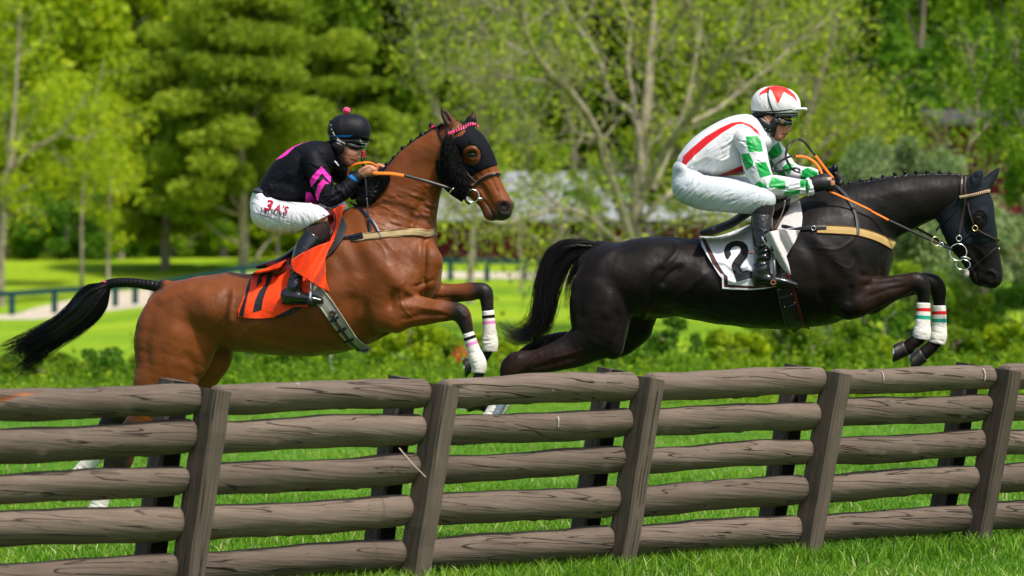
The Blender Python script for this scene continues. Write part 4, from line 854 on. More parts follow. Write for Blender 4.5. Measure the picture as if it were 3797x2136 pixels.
# dock of the tail and ears
fb.chain([c1(400, 960, 56, 0, .05), c1(320, 948, 34, 0, .035), c1(270, 930, 26, 0, .028)], b=.008)
fb.chain([c3(770, 340, 62, -.035, .03), c3(705, 265, 58, -.06, .026), c3(655, 190, 42, -.065, .018), c3(622, 118, 9, -.06, .006)], b=.006)
fb.chain([c3(895, 300, 50, .05, .03), c3(925, 235, 42, .06, .022), c3(938, 170, 14, .06, .008)], b=.006)
fb.chain([c3(1225, 1085, 40, -.045, .022)], b=.008); fb.chain([c3(1290, 1085, 46, .03, .03)], b=.008)
fb.chain([c3(930, 545, 50, -.085, .014), c3(880, 560, 30, -.085, .012)], b=.01)     # brow
fb.chain([c3(1236, 1088, 34, -.074, .034)], sign=-1, b=.004)                              # nostril
fb.build(smooth=4)
_s = lambda c, pts, w, a, side=0: (P2(c, pts), w / c.s, a, side)
fb.strokes([
    _s(c1, [(1010, 760), (1120, 800), (1180, 900)], 30, -.005, -1), _s(c1, [(1290, 640), (1380, 740), (1440, 820)], 16, .004, -1), _s(c1, [(1480, 940), (1540, 930), (1600, 900)], 10, -.006, -1), _s(c1, [(800, 1180), (950, 1230), (1080, 1240)], 30, -.004, -1),
    _s(c1, [(620, 1100), (700, 1180), (850, 1230), (1000, 1250)], 5, .0025, -1), _s(c1, [(1450, 900), (1430, 960), (1440, 1040), (1500, 1100)], 5, .003, -1), _s(c1, [(1290, 700), (1350, 760), (1360, 850)], 5, .002, -1), _s(c3, [(900, 700), (980, 820), (1050, 870), (1120, 980)], 6, .003, -1),
    _s(c1, [(540, 900), (600, 880), (680, 890)], 20, .004, -1), _s(c1, [(230, 1010), (330, 980), (430, 940)], 20, .004, -1),
    _s(c1, [(1245, 980), (1260, 1080), (1300, 1165), (1400, 1165)], 26, -.010, -1), _s(c1, [(1180, 960), (1200, 1080), (1240, 1180)], 40, -.010, -1),
    _s(c1, [(1420, 950), (1390, 990), (1385, 1060)], 18, -.010, -1), _s(c1, [(1440, 940), (1500, 985), (1600, 1000)], 14, .006, -1),
    _s(c1, [(1550, 680), (1548, 780), (1545, 880), (1520, 960)], 14, -.012, -1), _s(c1, [(1430, 1100), (1540, 1080), (1640, 1070)], 12, -.005, -1),
    _s(c1, [(1400, 1030), (1520, 1040), (1640, 1050)], 16, .004, -1), _s(c1, [(1210, 700), (1300, 800), (1400, 900), (1440, 960)], 40, .008, -1),
    _s(c1, [(1150, 650), (1230, 800), (1230, 900)], 40, -.007, -1), _s(c1, [(1410, 760), (1450, 860), (1500, 930)], 30, -.006, -1),
    _s(c1, [(600, 950), (570, 1030), (555, 1120), (540, 1200)], 26, -.016, -1), _s(c1, [(610, 940), (600, 1050), (600, 1130)], 14, .008, -1),
    _s(c1, [(600, 1230), (680, 1150), (740, 1090)], 18, .008, -1), _s(c1, [(640, 1240), (560, 1290), (480, 1370)], 20, .008, -1),
    _s(c1, [(270, 990), (210, 1080), (185, 1200), (190, 1350)], 26, -.008, -1), _s(c1, [(430, 950), (480, 1050), (470, 1180)], 40, .007, -1), _s(c1, [(340, 1120), (300, 1250), (290, 1380)], 30, .006, -1),
    _s(c1, [(370, 1250), (420, 1330), (430, 1410)], 26, -.007, -1), _s(c1, [(1400, 430), (1330, 560), (1300, 660)], 60, .008, -1), _s(c1, [(1560, 480), (1500, 600), (1470, 690)], 22, -.012, -1),
    _s(c1, [(1590, 500), (1560, 600), (1545, 700)], 18, .006, -1), _s(c1, [(1480, 300), (1400, 400), (1320, 500)], 22, .004, -1),
    _s(c3, [(960, 900), (1010, 960), (1060, 1040)], 16, .004, -1), _s(c3, [(1060, 720), (1130, 860), (1190, 990)], 20, -.004, -1), _s(c3, [(1000, 860), (1060, 960), (1100, 1030)], 14, -.004, -1),
    _s(c3, [(1040, 1035), (1080, 1090), (1130, 1180), (1150, 1215)], 10, -.007, -1), _s(c3, [(1175, 1060), (1210, 1035), (1270, 1045), (1300, 1090)], 13, .006, -1), _s(c3, [(1185, 1130), (1230, 1170), (1280, 1150)], 13, .004, -1),
    _s(c3, [(870, 545), (930, 525), (980, 560)], 14, .006, -1), _s(c3, [(880, 610), (930, 640), (980, 610)], 14, .004, -1), _s(c3, [(880, 585), (925, 583), (970, 590)], 22, -.008, -1), _s(c3, [(860, 700), (960, 780), (1040, 880)], 16, .005, -1),
    _s(c3, [(650, 160), (680, 230), (710, 280)], 18, -.010, -1), _s(c5, [(0, 420), (150, 430), (280, 440)], 12, -.006, -1), _s(c5, [(0, 360), (120, 380), (260, 400)], 14, .003, -1),
    _s(c5, [(380, 380), (420, 420), (460, 470)], 20, .005, -1), _s(c5, [(60, 60), (80, 160), (60, 260)], 20, -.008), _s(c5, [(150, 260), (300, 270), (430, 270)], 16, -.005),
], 1.3)
rngv = random.Random(4)
vein = []
for k in range(80):   # wrinkles of skin over the base of the neck
    x, y = rngv.uniform(1250, 1600), rngv.uniform(440, 680); L_ = rngv.uniform(25, 80)
    if x < 1180 + (650 - y) * .9: continue
    vein.append(_s(c1, [(x, y), (x + L_ * .5, y + L_ * .22), (x + L_, y + L_ * .30)], 6, rngv.uniform(.002, .0048) * rngv.choice((-1, 1, 1)), -1))
fb.strokes(vein); fb.noise(.0022, .30, 3); fb.noise(.0004, .06, 8)
px = fb.px()
near = fb.V[:, 1] < mid1(px[:, 0])
def poly(c, pts): return sd_poly(px, P2(c, pts))
blk = np.maximum.reduce([
    poly(c5, [(330, 250), (420, 280), (560, 560), (700, 900), (700, 1260), (400, 1260), (380, 640), (320, 500)]),
    poly(c5, [(520, 60), (760, 60), (800, 900), (560, 900), (540, 330)]), poly(c2, [(-100, 880), (560, 800), (720, 900), (690, 1000), (720, 1060), (660, 1200), (700, 1500), (100, 1500), (100, 1000)]),
    poly(c3, [(580, 80), (660, 80), (690, 200), (680, 300), (630, 260)]) * 1.0, poly(c1, [(140, 880), (275, 895), (262, 950), (140, 990)]) * 3, poly(c3, [(900, 130), (980, 130), (960, 200), (880, 240)])])
muz = poly(c3, [(1170, 1070), (1215, 1035), (1280, 1050), (1330, 1060), (1380, 1080), (1400, 1300), (1040, 1300), (1110, 1225), (1062, 1080), (1085, 1100), (1155, 1180)])
nost = np.where(near, np.maximum(sd_poly(px, P2(c3, [(1190, 1070), (1230, 1050), (1290, 1085), (1270, 1140), (1215, 1140)])), sd_poly(px, P2(c3, [(868, 572), (900, 556), (945, 556), (975, 590), (985, 612), (930, 622), (890, 606)]))), -50)
B1 = fb.mesh('body', M_bay, H1, {'black': blk * 1.0, 'muzzle': muz, 'nostril': nost})
bv1 = fb.bvh()
# eye
M_eye = mat('dark_eye', (0.004, 0.002, 0.0015), 0.12, 0.5, coat=.5)
e, en = cast(bv1, *c3(925, 588)[:2]); blob('eye', (e + Vector((0, .012, 0))).__array__() if False else np.array(e) + [0, .009, 0], .025, M_eye, H1, squash=(1, .6, .62))
hoof('hoof', P2(c5, [(500, 1150), (612, 1170)]), P2(c5, [(400, 1325), (650, 1345)]), -.15, .038, .058, M_hoofm, H1, mid1, M_steel)
hoof('hoof', P2(c5, [(530, 845), (540, 960)]), P2(c5, [(440, 850), (458, 1040)]), .10, .036, .054, M_hoofm, H1, mid1, M_steel)
hoof('hoof', P2(c2, [(425, 1425), (490, 1470)]), P2(c2, [(385, 1490), (470, 1530)]), -.15, .038, .056, M_hoofm, H1, mid1, M_steel)
hoof('hoof', P2(c2, [(335, 1215), (385, 1270)]), P2(c2, [(275, 1270), (350, 1320)]), .14, .038, .056, M_hoofm, H1, mid1, M_steel)

def bandage(name, nodes, mid, root, label, masks_c, seed, fold=.0022, attr=None):
    f = Field(mid, b=.004, h=.005); f.chain(nodes, n=4)
    A = np.array([n[:2] for n in nodes]); a, b_ = A[0], A[-1]; ta, tb = A[1] - A[0], A[-1] - A[-2]
    ta = ta / np.linalg.norm(ta); tb = tb / np.linalg.norm(tb)
    Pa, Pb = W(*a, mid(a[0])), W(*b_, mid(b_[0])); da = np.array([ta[0], 0, -ta[1]]); db = np.array([tb[0], 0, -tb[1]])
    def clip(x, y, z):
        return np.minimum((x - Pa[0]) * da[0] + (z - Pa[2]) * da[2], -((x - Pb[0]) * db[0] + (z - Pb[2]) * db[2]))
    f.build(clip=clip, smooth=2)
    # distance along the leg, for the coloured tapes
    px_ = f.px(); Ls = resample(spline(A, 6), 60); d, t = dist_line(px_, Ls); Ltot = np.linalg.norm(np.diff(Ls, axis=0), axis=1).sum()
    rng = np.random.default_rng(seed); st_ = []
    for k in range(16):
        tt = rng.uniform(.5, .97); i = int(tt * 58); c_ = Ls[i]; T = Ls[i + 1] - Ls[i]; T /= np.linalg.norm(T); S = np.array([-T[1], T[0]]); R = nodes[len(nodes) // 2][2]
        s0 = rng.uniform(-1, .6); st_.append(([c_ + S * R * s0, c_ + S * R * (s0 + rng.uniform(.4, .9)) + T * rng.uniform(-5, 5)], 2.2, fold * rng.choice([-1, 1])))
    f.strokes(st_)
    o = f.mesh(name, masks_c, root, {'along': t * Ltot})
    tag(o, label); return o, Ltot
def bandage_mat(name, bands, base=(0.72, 0.69, 0.62)):
    m = mat(name, base, 0.9, 0.15, bump=[(60, 0.5, 0.004), (400, 0.3, 0.001)], var=0.22, vscale=16)
    nt = m.node_tree; N, L = nt.nodes, nt.links; b = N['Principled BSDF']; link_ = b.inputs['Base Color'].links[0]; cur = link_.from_socket
    a = N.new('ShaderNodeAttribute'); a.attribute_name = 'along'
    for (lo, hi, col_) in bands:
        g = N.new('ShaderNodeMath'); g.operation = 'GREATER_THAN'; g.inputs[1].default_value = lo; L.new(a.outputs['Fac'], g.inputs[0])
        l = N.new('ShaderNodeMath'); l.operation = 'LESS_THAN'; l.inputs[1].default_value = hi; L.new(a.outputs['Fac'], l.inputs[0])
        mu = N.new('ShaderNodeMath'); mu.operation = 'MULTIPLY'; L.new(g.outputs[0], mu.inputs[0]); L.new(l.outputs[0], mu.inputs[1])
        mx = N.new('ShaderNodeMix'); mx.data_type = 'RGBA'; L.new(mu.outputs[0], mx.inputs['Factor']); L.new(cur, mx.inputs['A']); mx.inputs['B'].default_value = (*col_, 1); cur = mx.outputs['Result']
    L.new(cur, b.inputs['Base Color']); return m
MB1 = bandage_mat('bandage_black_pink', [(17, 29, (.008, .008, .01)), (39, 51, (.72, .25, .52))])
MB1h = bandage_mat('bandage_hind', [(6, 16, (.008, .008, .01))])
bandage('bandage', [c5(476, 600, 60, -.15, .034), c5(507, 690, 60, -.15, .036), c5(535, 780, 66, -.15, .039), c5(566, 860, 78, -.15, .045), c5(585, 915, 76, -.15, .047), c5(580, 985, 70, -.15, .045)], mid1, H1, 'white wrap with black and pink tape', MB1, 1)
bandage('bandage', [c5(670, 392, 60, .12, .034), c5(677, 470, 62, .12, .036), c5(684, 560, 64, .12, .038), c5(688, 650, 76, .12, .044), c5(690, 720, 80, .12, .046), c5(685, 790, 72, .12, .043)], mid1, H1, 'white wrap with black and pink tape', MB1, 2)
bandage('bandage', [c2(575, 1235, 46, -.15, .036), c2(545, 1310, 46, -.15, .036), c2(515, 1380, 50, -.15, .038), c2(500, 1412, 50, -.15, .038)], mid1, H1, 'white wrap with black and silver tape', MB1h, 3)
bandage('bandage', [c2(525, 1050, 48, .14, .036), c2(480, 1112, 46, .14, .036), c2(430, 1172, 48, .14, .038), c2(405, 1205, 50, .14, .038)], mid1, H1, 'white wrap with black and silver tape', MB1h, 4)

# tail
tf = Field(mid1, b=.006, h=.007)
tf.chain([c7(1920, 372, 62, 0, .026), c7(1700, 330, 60, 0, .028), c7(1500, 303, 56, 0, .027), c7(1320, 305, 56, 0, .027), c7(1220, 335, 62, 0, .027), c7(1130, 430, 112, 0, .045), c7(1020, 565, 160, 0, .055), c7(860, 720, 140, 0, .05), c7(700, 850, 112, 0, .04), c7(540, 960, 66, 0, .025), c7(430, 1050, 30, 0, .012)])
tf.build(smooth=2)
rb = random.Random(12); braid = [_s(c7, [(x + rb.uniform(-8, 8), 250), (x + 16, 300 + rb.uniform(-12, 12)), (x + rb.uniform(-8, 14), 370)], rb.uniform(6, 12), .0017 * (1 if k % 2 else -1) * rb.uniform(.4, 1.3)) for k, x in enumerate(range(1260, 1900, 24))]
tf.strokes(braid)
rr = random.Random(3); groove = []
for k in range(60):
    s = rr.uniform(0, 1); a0 = np.array([[1190, 320], [950, 380], [800, 540], [560, 760], [420, 850]]); b0 = np.array([[1250, 380], [1200, 620], [1000, 860], [740, 980], [560, 1100]])
    groove.append(_s(c7, ((1 - s) * a0 + s * b0 + rr.uniform(-12, 12)).tolist(), 9, rr.choice((-.004, .004))))
tf.strokes(groove)
T1 = tf.mesh('tail', M_blackhair, H1); tag(T1, 'long black tail streaming back')
ga = P2(c7, [(1200, 300), (1000, 322), (880, 410), (800, 520), (620, 690), (430, 800), (150, 930), (-160, 1090)])
gb = P2(c7, [(1262, 380), (1235, 560), (1170, 690), (1060, 800), (900, 920), (640, 1080), (380, 1300), (90, 1450)])
hair('hair', ga, gb, 1500, .0014, M_blackhair, T1, mid1, (0, .022), 5, 3.0, (.72, 1.0), 24, 9, clump=44)
hair('flyaway_hair', ga, gb, 120, .0006, M_blackhair, T1, mid1, (0, .03), 6, 9, (.3, .9), 18, 16)
o = blob('hair_band', W(*c7(1195, 296)[:2], mid1(388) - .02), .012, M_pink, T1, 5, (1, 1, .6)); 

# mane: hanging part in front of the saddle, plaits along the crest with pink bands
mf = Field(mid1, b=.006, h=.006)
mf.chain([c1(1195, 505, 12, 0, .03), c1(1250, 470, 40, -.02, .06), c1(1300, 420, 42, -.01, .06), c1(1360, 372, 20, 0, .04), c1(1420, 305, 16, 0, .03), c1(1480, 250, 14, 0, .03), c1(1540, 205, 14, 0, .03), c1(1600, 172, 12, 0, .025), c1(1640, 150, 8, 0, .02)])
mf.chain([c1(1290, 400, 40, -.08, .03), c1(1290, 450, 60, -.10, .03), c1(1270, 500, 40, -.12, .025), c1(1230, 520, 20, -.12, .02)])
mf.build(smooth=2); mf.noise(.003, .03, 4)
MN1 = mf.mesh('mane', M_blackhair, H1)
hair('loose_hair', P2(c1, [(1300, 400), (1240, 450), (1200, 510)]), P2(c1, [(1380, 380), (1370, 450), (1290, 540)]), 220, .001, M_blackhair, MN1, lambda s: mid1(s) - .12, (0, .02), 8, 3, (.6, 1), 10, 6)
hair('flyaway_hair', P2(c1, [(1300, 500), (1240, 500), (1185, 512)]), P2(c1, [(1300, 530), (1250, 535), (1200, 545)]), 40, .0008, M_blackhair, MN1, lambda s: mid1(s) - .12, (0, .02), 9, 3, (.6, 1), 10, 6)
for (x, y) in ((1365, 345), (1400, 315), (1442, 266), (1485, 232), (1533, 198), (1580, 152)):
    sx, sy = c1(x, y)[:2]; p = W(sx, sy, mid1(sx) - .01)
    b_ = blob('plait', p, .016, M_blackhair, MN1, 6, (1, .9, 1.05), .06, int(x))
    d_ = blob('plait', p + [.018, 0, -.022], .017, M_blackhair, MN1, 6, (1.2, .9, .9), .05, int(x) + 1)
    for q in (0, 1): ring3d('plait_band', p + [.007 + .004 * q, -.003, -.009 - .005 * q], .0135, .0032, M_pink, MN1, (.55, -.25, -.75))

# hood
def shell(name, bvh, region, holes, material, parent, off=.005, step=4, lift=None, both=True, mid=None):
    """close fitting cloth over a body: the part of the body surface inside a pixel outline"""
    pass
def hood_mesh(name, f, outline, holes, material, parent, off, extra=None):
    p = f.px(); s = sd_poly(p, outline)
    for h in holes: s = np.minimum(s, -sd_poly(p, h))
    keepv = s > -7; Q = f.Q[keepv[f.Q].all(1)]; used = np.unique(Q); mp = np.full(len(f.V), -1); mp[used] = np.arange(len(used))
    # pull border vertices onto the outline so the hem runs clean
    V = f.V[used] + f.N[used] * off; sv = s[used]
    V = V - f.N[used] * (np.clip(-sv / 7 + .2, 0, 1) * (off + .003))[:, None]
    o = mesh_np(name, V, mp[Q], material, parent, True); return o
hood_out = P2(c3, [(770, 250), (800, 200), (840, 190), (960, 250), (1180, 560), (1175, 680), (1160, 690), (1050, 720), (925, 790), (880, 790), (820, 700), (700, 560), (660, 420), (760, 425), (830, 410), (868, 360), (850, 300), (800, 262)])
eyehole = [(917 + 99 * math.cos(a), 593 + 106 * math.sin(a)) for a in np.linspace(0, 6.28, 28)[:-1]]
hd = hood_mesh('hood', fb, hood_out, [P2(c3, eyehole)], M_hood, H1, .005)
ring_ = [c3(917 + 101 * math.cos(a), 593 + 108 * math.sin(a))[:2] for a in np.linspace(0, 6.283, 33)]
strap('hood_hem', bv1, ring_, 3.0, M_hood, hd, .003, .004)
# bridle
BR1 = thing('bridle', None, None); BR1.location = H1.location; BR1.parent = H1; BR1.location = (0, 0, 0)
S3 = lambda nm, pts, w, m, th=.004, off=.007: strap(nm, bv1, P2(c3, pts), w / 2.635, m, BR1, th, off)
S3('headpiece', [(660, 285), (610, 310), (590, 350), (605, 400), (640, 460)], 22, M_leather, off=.004)
S3('cheekpiece', [(690, 320), (692, 380), (700, 460)], 24, M_brownleather); S3('cheekpiece', [(735, 330), (738, 390), (745, 450)], 20, M_brownleather)
bwm = mat('pink_black_browband', (.62, .06, .15), .5, .4)
bb = S3('browband', [(700, 388), (760, 368), (840, 335), (900, 300), (950, 292), (985, 322)], 30, bwm, .007, .007)
for k in range(11):
    t = k / 10; x = 765 + 200 * t; y = 372 - 78 * t + 16 * math.sin(math.pi * t) * -1
    if t > .85: y += (t - .85) * 60
    S3('browband_stripe', [(x, y - 15), (x + 3, y), (x + 6, y + 15)], 9, M_leather, .009, .0085).parent = bb
S3('noseband', [(930, 900), (960, 870), (1040, 810), (1120, 775), (1200, 775)], 44, M_tanleather, .005, .003)
S3('noseband', [(935, 905), (965, 876), (1045, 815), (1125, 780), (1203, 783)], 24, M_leather, .009, .004)
S3('throat_strap', [(640, 470), (615, 600), (600, 720), (615, 850), (700, 960), (800, 985)], 16, M_leather, off=.004)
S3('cheek_strap', [(815, 700), (870, 770), (955, 865)], 18, M_leather); S3('cheek_strap', [(640, 640), (640, 760), (720, 900), (860, 1000)], 130, M_hood, .003, .003)
S3('chin_strap', [(930, 900), (880, 960), (850, 1030), (900, 1075)], 22, M_leather)
bit = W(*c3(930, 992)[:2], mid1(1752) - .075)
ring3d('bit_ring', bit, .036, .0035, M_steel, BR1, (0.1, -1, .1))
free_strap('bit_mouthpiece', px_pts(c3, [(975, 1015, -.085), (1010, 1022, -.075), (1045, 1030, -.05)], mid1), [.018, .022, .010], [.018, .022, .010], M_steel, BR1, tube=True)
sh = Field(mid1, b=.006, h=.006)
sh.chain([c3(700, 470, 55, -.085, .028), c3(715, 580, 78, -.10, .034), c3(735, 700, 80, -.10, .036), c3(780, 800, 88, -.095, .036), c3(820, 890, 82, -.085, .032), c3(830, 960, 55, -.075, .026)])
sh.build(smooth=1); sh.noise(.0035, .022, 5, 40); sh.noise(.002, .01, 6, 40)
SH1 = sh.mesh('sheepskin_cheekpiece', mat('black_sheepskin', (.006, .006, .006), .9, .15, bump=(220, .8, .004)), BR1)
rs = np.random.default_rng(9); ii = rs.choice(len(sh.V), 2600); Vt, Qt = [], []
for k, i in enumerate(ii):
    p = sh.V[i]; n = sh.N[i]; a = rs.normal(size=3) * .4; q = p + n * .007 + a * .006; q2 = q + (n * .2 + rs.normal(size=3)) * .006; s_ = np.cross(n, a); s_ = s_ / (np.linalg.norm(s_) + 1e-9) * .0012
    b0 = len(Vt); Vt += [p - s_, p + s_, q + s_, q - s_, q2 + s_, q2 - s_]; Qt += [[b0, b0 + 1, b0 + 2, b0 + 3], [b0 + 3, b0 + 2, b0 + 4, b0 + 5]]
mesh_np('wool_tufts', np.array(Vt), np.array(Qt), SH1.data.materials[0], SH1)
# reins: grip near the hand orange, then black to the bit
r_or = px_pts(c9, [(800, 512, -.20), (900, 518, -.20), (1050, 522, -.19), (1225, 548, -.18)], mid1)
free_strap('rein_grip', r_or, .020, .006, M_orange, BR1, up=(0, -1, .35))
free_strap('rein', px_pts(c3, [(250, 788, -.18), (450, 840, -.16), (620, 890, -.13), (730, 925, -.11), (880, 985, -.085)], mid1), .019, .005, M_leather, BR1, up=(0, -1, .35))
free_strap('rein_buckle', px_pts(c3, [(688, 975, -.13), (745, 915, -.125)], mid1), .007, .004, M_brass, BR1)
free_strap('rein', px_pts(c3, [(-40, 700, .16), (300, 800, .15), (700, 900, .12), (900, 960, .08)], mid1), .017, .004, M_leather, BR1)
o_ = px_pts(c9, [(700, 372, -.16), (560, 400, -.16), (490, 480, -.14), (475, 560, -.12), (560, 640, -.10), (630, 700, -.10), (650, 760, -.10)], mid1)
free_strap('rein_grip', o_, .013, .006, M_orange, BR1, up=(0, -1, .2))
free_strap('rein_grip', px_pts(c9, [(690, 375, -.16), (760, 372, -.10), (830, 400, -.02), (880, 440, .05)], mid1), .013, .006, M_orange, BR1, up=(0, -1, .3))
free_strap('rein_grip', px_pts(c9, [(740, 440, -.12), (810, 440, -.06), (875, 455, .03)], mid1), .010, .006, M_orange, BR1, up=(0, -1, .3))

# breastgirth
BG1 = thing('breastgirth', None, None); BG1.parent = H1; BG1.location = (0, 0, 0)
webm = mat('cream_web_edge', (.10, .015, .02), .8, .2)
strap('chest_band', bv1, P2(c9, [(515, 1385), (700, 1368), (1000, 1335), (1300, 1310), (1460, 1308)]) + P2(c3, [(480, 1364), (530, 1352), (566, 1335)]), 26, M_web, BG1, .005, .003)
for dy in (-11, 11):
    strap('edge_stitching', bv1, [(a, b + dy) for a, b in P2(c9, [(690, 1370), (1000, 1335), (1300, 1310)]) + P2(c3, [(480, 1364), (530, 1350), (566, 1333)])], 1.6, webm, BG1, .006, .004)
strap('leather_keeper', bv1, P2(c9, [(512, 1390), (600, 1372), (676, 1358)]), 23, M_leather, BG1, .007, .004)
strap('buckle_strap', bv1, P2(c9, [(230, 1405), (400, 1388), (560, 1364), (650, 1352)]), 8, mat('navy_leather', (.016, .02, .05), .4, .4), BG1, .006, .010)
strap('neck_strap', bv1, P2(c9, [(500, 905), (600, 970), (720, 1070), (800, 1160), (860, 1260), (910, 1375)]), 10, bpy.data.materials['navy_leather'], BG1, .005, .003)
# ================================================================ DARK HORSE
def mid2(sx): return 21.75 + 0 * np.asarray(sx, float)
H2 = thing('horse', 'nearly black horse stretched flat over the rails, leading, red and green taped white wraps', 'horse', W(2700, 1900, 21.75).tolist(), 'race horses jumping the timber fence')
def coat2(N, L, vec, cur):
    nz = N.new('ShaderNodeTexNoise'); nz.inputs['Scale'].default_value = 2.6; nz.inputs['Detail'].default_value = 4
    L.new(vec, nz.inputs['Vector']); mx = N.new('ShaderNodeMix'); mx.data_type = 'RGBA'
    r = N.new('ShaderNodeMapRange'); r.inputs['From Min'].default_value = .45; r.inputs['From Max'].default_value = .8; r.inputs['To Max'].default_value = .8
    L.new(nz.outputs['Fac'], r.inputs['Value']); L.new(r.outputs[0], mx.inputs['Factor']); L.new(cur, mx.inputs['A']); mx.inputs['B'].default_value = (0.013, 0.006, 0.004, 1)
    return mx.outputs['Result']
M_dark = mat('dark_coat', (0.0055, 0.0043, 0.0040), 0.50, 0.15, rvar=.12, var=0.25, vscale=7, bump=[(60, 0.30, 0.003), (330, 0.45, 0.0015)], sheen=0.03, stretch=(.45, 1, 1), extra=coat2,
             masks=[('brown', (0.020, 0.009, 0.0055), -40, 30), ('nostril', (0.002, 0.001, 0.001), -4, 3)])
gb_ = Field(mid2, b=0.013, h=0.0068)
gb_.chain(n=8, nd=[d1(740, 335, 110, 0, .12), d1(820, 400, 215, 0, .24), d1(960, 430, 258, 0, .275), d1(1130, 412, 276, 0, .28), d1(1300, 412, 262, 0, .275), d1(1450, 430, 276, 0, .28), d1(1650, 440, 300, 0, .29), d1(1850, 420, 338, 0, .295), d1(2050, 362, 398, 0, .30), d1(2250, 300, 428, 0, .28), d2(365, 655, 340, 0, .235), d2(440, 730, 228, 0, .17)])
gb_.chain([d2(300, 500, 245, 0, .15), d2(410, 465, 232, 0, .14), d2(520, 430, 218, 0, .125), d2(650, 385, 196, 0, .11), d2(790, 343, 172, 0, .095), d2(930, 305, 142, 0, .082), d2(1060, 285, 122, 0, .075), d2(1150, 285, 112, 0, .075)], n=8, b=.018)
gb_.chain([d2(1195, 285, 108, 0, .075), d2(1222, 370, 110, 0, .092), d2(1247, 470, 96, 0, .096), d2(1272, 575, 86, 0, .08), d2(1296, 675, 80, 0, .065), d2(1312, 760, 77, 0, .058), d2(1320, 812, 76, 0, .06)], b=.008)
gb_.chain([d2(1130, 440, 140, 0, .062), d2(1142, 535, 122, 0, .062), d2(1185, 640, 92, 0, .048), d2(1222, 735, 68, 0, .038), d2(1248, 812, 60, 0, .04)], b=.010)
for sg in (-1, 1):
    gb_.chain([d2(130, 480, 110, sg * .09, .06), d2(270, 650, 150, sg * .15, .08), d2(400, 800, 150, sg * .16, .09)], b=.018)
gb_.chain([d2(370, 860, 150, -.16, .09), d2(400, 970, 112, -.16, .085), d2(440, 975, 100, -.16, .08)], b=.012)
gb_.chain([d2(560, 680, 85, -.09, .07), d2(590, 750, 65, -.09, .06)], b=.012); gb_.chain([d2(600, 700, 80, .09, .07), d2(610, 780, 60, .09, .06)], b=.012)
gb_.chain([d2(480, 960, 100, -.16, .062), d2(570, 928, 96, -.16, .054), d2(680, 893, 80, -.16, .048), d2(780, 862, 68, -.16, .044), d2(850, 845, 62, -.16, .048), d2(882, 880, 56, -.16, .044), d2(892, 930, 44, -.16, .036), d2(894, 1000, 38, -.16, .03),
            d2(888, 1090, 38, -.16, .03), d2(882, 1160, 48, -.16, .036), d2(862, 1205, 40, -.16, .032), d2(815, 1235, 42, -.16, .033), d2(795, 1262, 44, -.16, .035)], b=.006)
gb_.chain([d2(560, 960, 90, .12, .06), d2(700, 890, 76, .12, .05), d2(830, 858, 66, .12, .046), d2(940, 850, 58, .11, .048), d2(978, 880, 55, .11, .044), d2(990, 935, 44, .11, .036), d2(992, 1000, 38, .11, .03), d2(992, 1100, 38, .11, .03),
            d2(986, 1185, 48, .11, .036), d2(962, 1235, 40, .11, .032), d2(925, 1270, 42, .11, .033), d2(895, 1295, 44, .11, .035)], b=.006)
gb_.chain([d1(820, 380, 150, -.10, .12), d1(775, 520, 205, -.12, .155), d1(770, 680, 200, -.13, .15), d1(740, 800, 160, -.14, .13), d1(620, 890, 125, -.14, .09), d1(480, 945, 100, -.15, .072), d1(350, 980, 84, -.15, .058), d1(250, 990, 86, -.15, .052), d1(185, 1020, 84, -.15, .046), d1(150, 1110, 58, -.15, .038),
            d1(95, 1230, 44, -.15, .03), d1(40, 1340, 44, -.15, .03), d1(10, 1390, 50, -.15, .034), d1(-20, 1410, 42, -.15, .032), d1(-50, 1440, 44, -.15, .034)], b=.010)
gb_.chain([d1(800, 720, 160, -.15, .10), d1(845, 850, 90, -.17, .07), d1(858, 895, 66, -.17, .06)], b=.014)
gb_.chain([d1(900, 450, 160, .10, .12), d1(970, 660, 180, .12, .12), d1(960, 820, 92, .14, .08), d1(850, 880, 80, .14, .07), d1(600, 850, 75, .14, .06), d1(430, 865, 68, .14, .055), d1(320, 915, 62, .14, .05), d1(260, 960, 58, .14, .045), d1(220, 1080, 46, .14, .036), d1(170, 1200, 36, .14, .03),
            d1(100, 1300, 36, .14, .03), d1(60, 1340, 44, .14, .034), d1(20, 1300, 36, .14, .03), d1(-30, 1260, 40, .14, .034)], b=.010)
gb_.chain([d1(960, 320, 60, 0, .05), d1(850, 235, 44, 0, .04), d1(760, 205, 32, 0, .03)], b=.008)
gb_.chain([d2(1190, 265, 40, -.04, .03), d2(1212, 215, 38, -.065, .026), d2(1240, 172, 27, -.07, .018), d2(1261, 147, 6, -.07, .006)], b=.006)
gb_.chain([d2(1275, 240, 38, .05, .03), d2(1310, 205, 32, .065, .024), d2(1342, 162, 20, .07, .016), d2(1371, 128, 5, .07, .006)], b=.006)
gb_.chain([d2(1265, 425, 34, -.085, .014), d2(1215, 430, 24, -.085, .012)], b=.01)
gb_.chain([d2(1318, 808, 26, -.078, .026)], sign=-1, b=.006)
gb_.build(smooth=4)
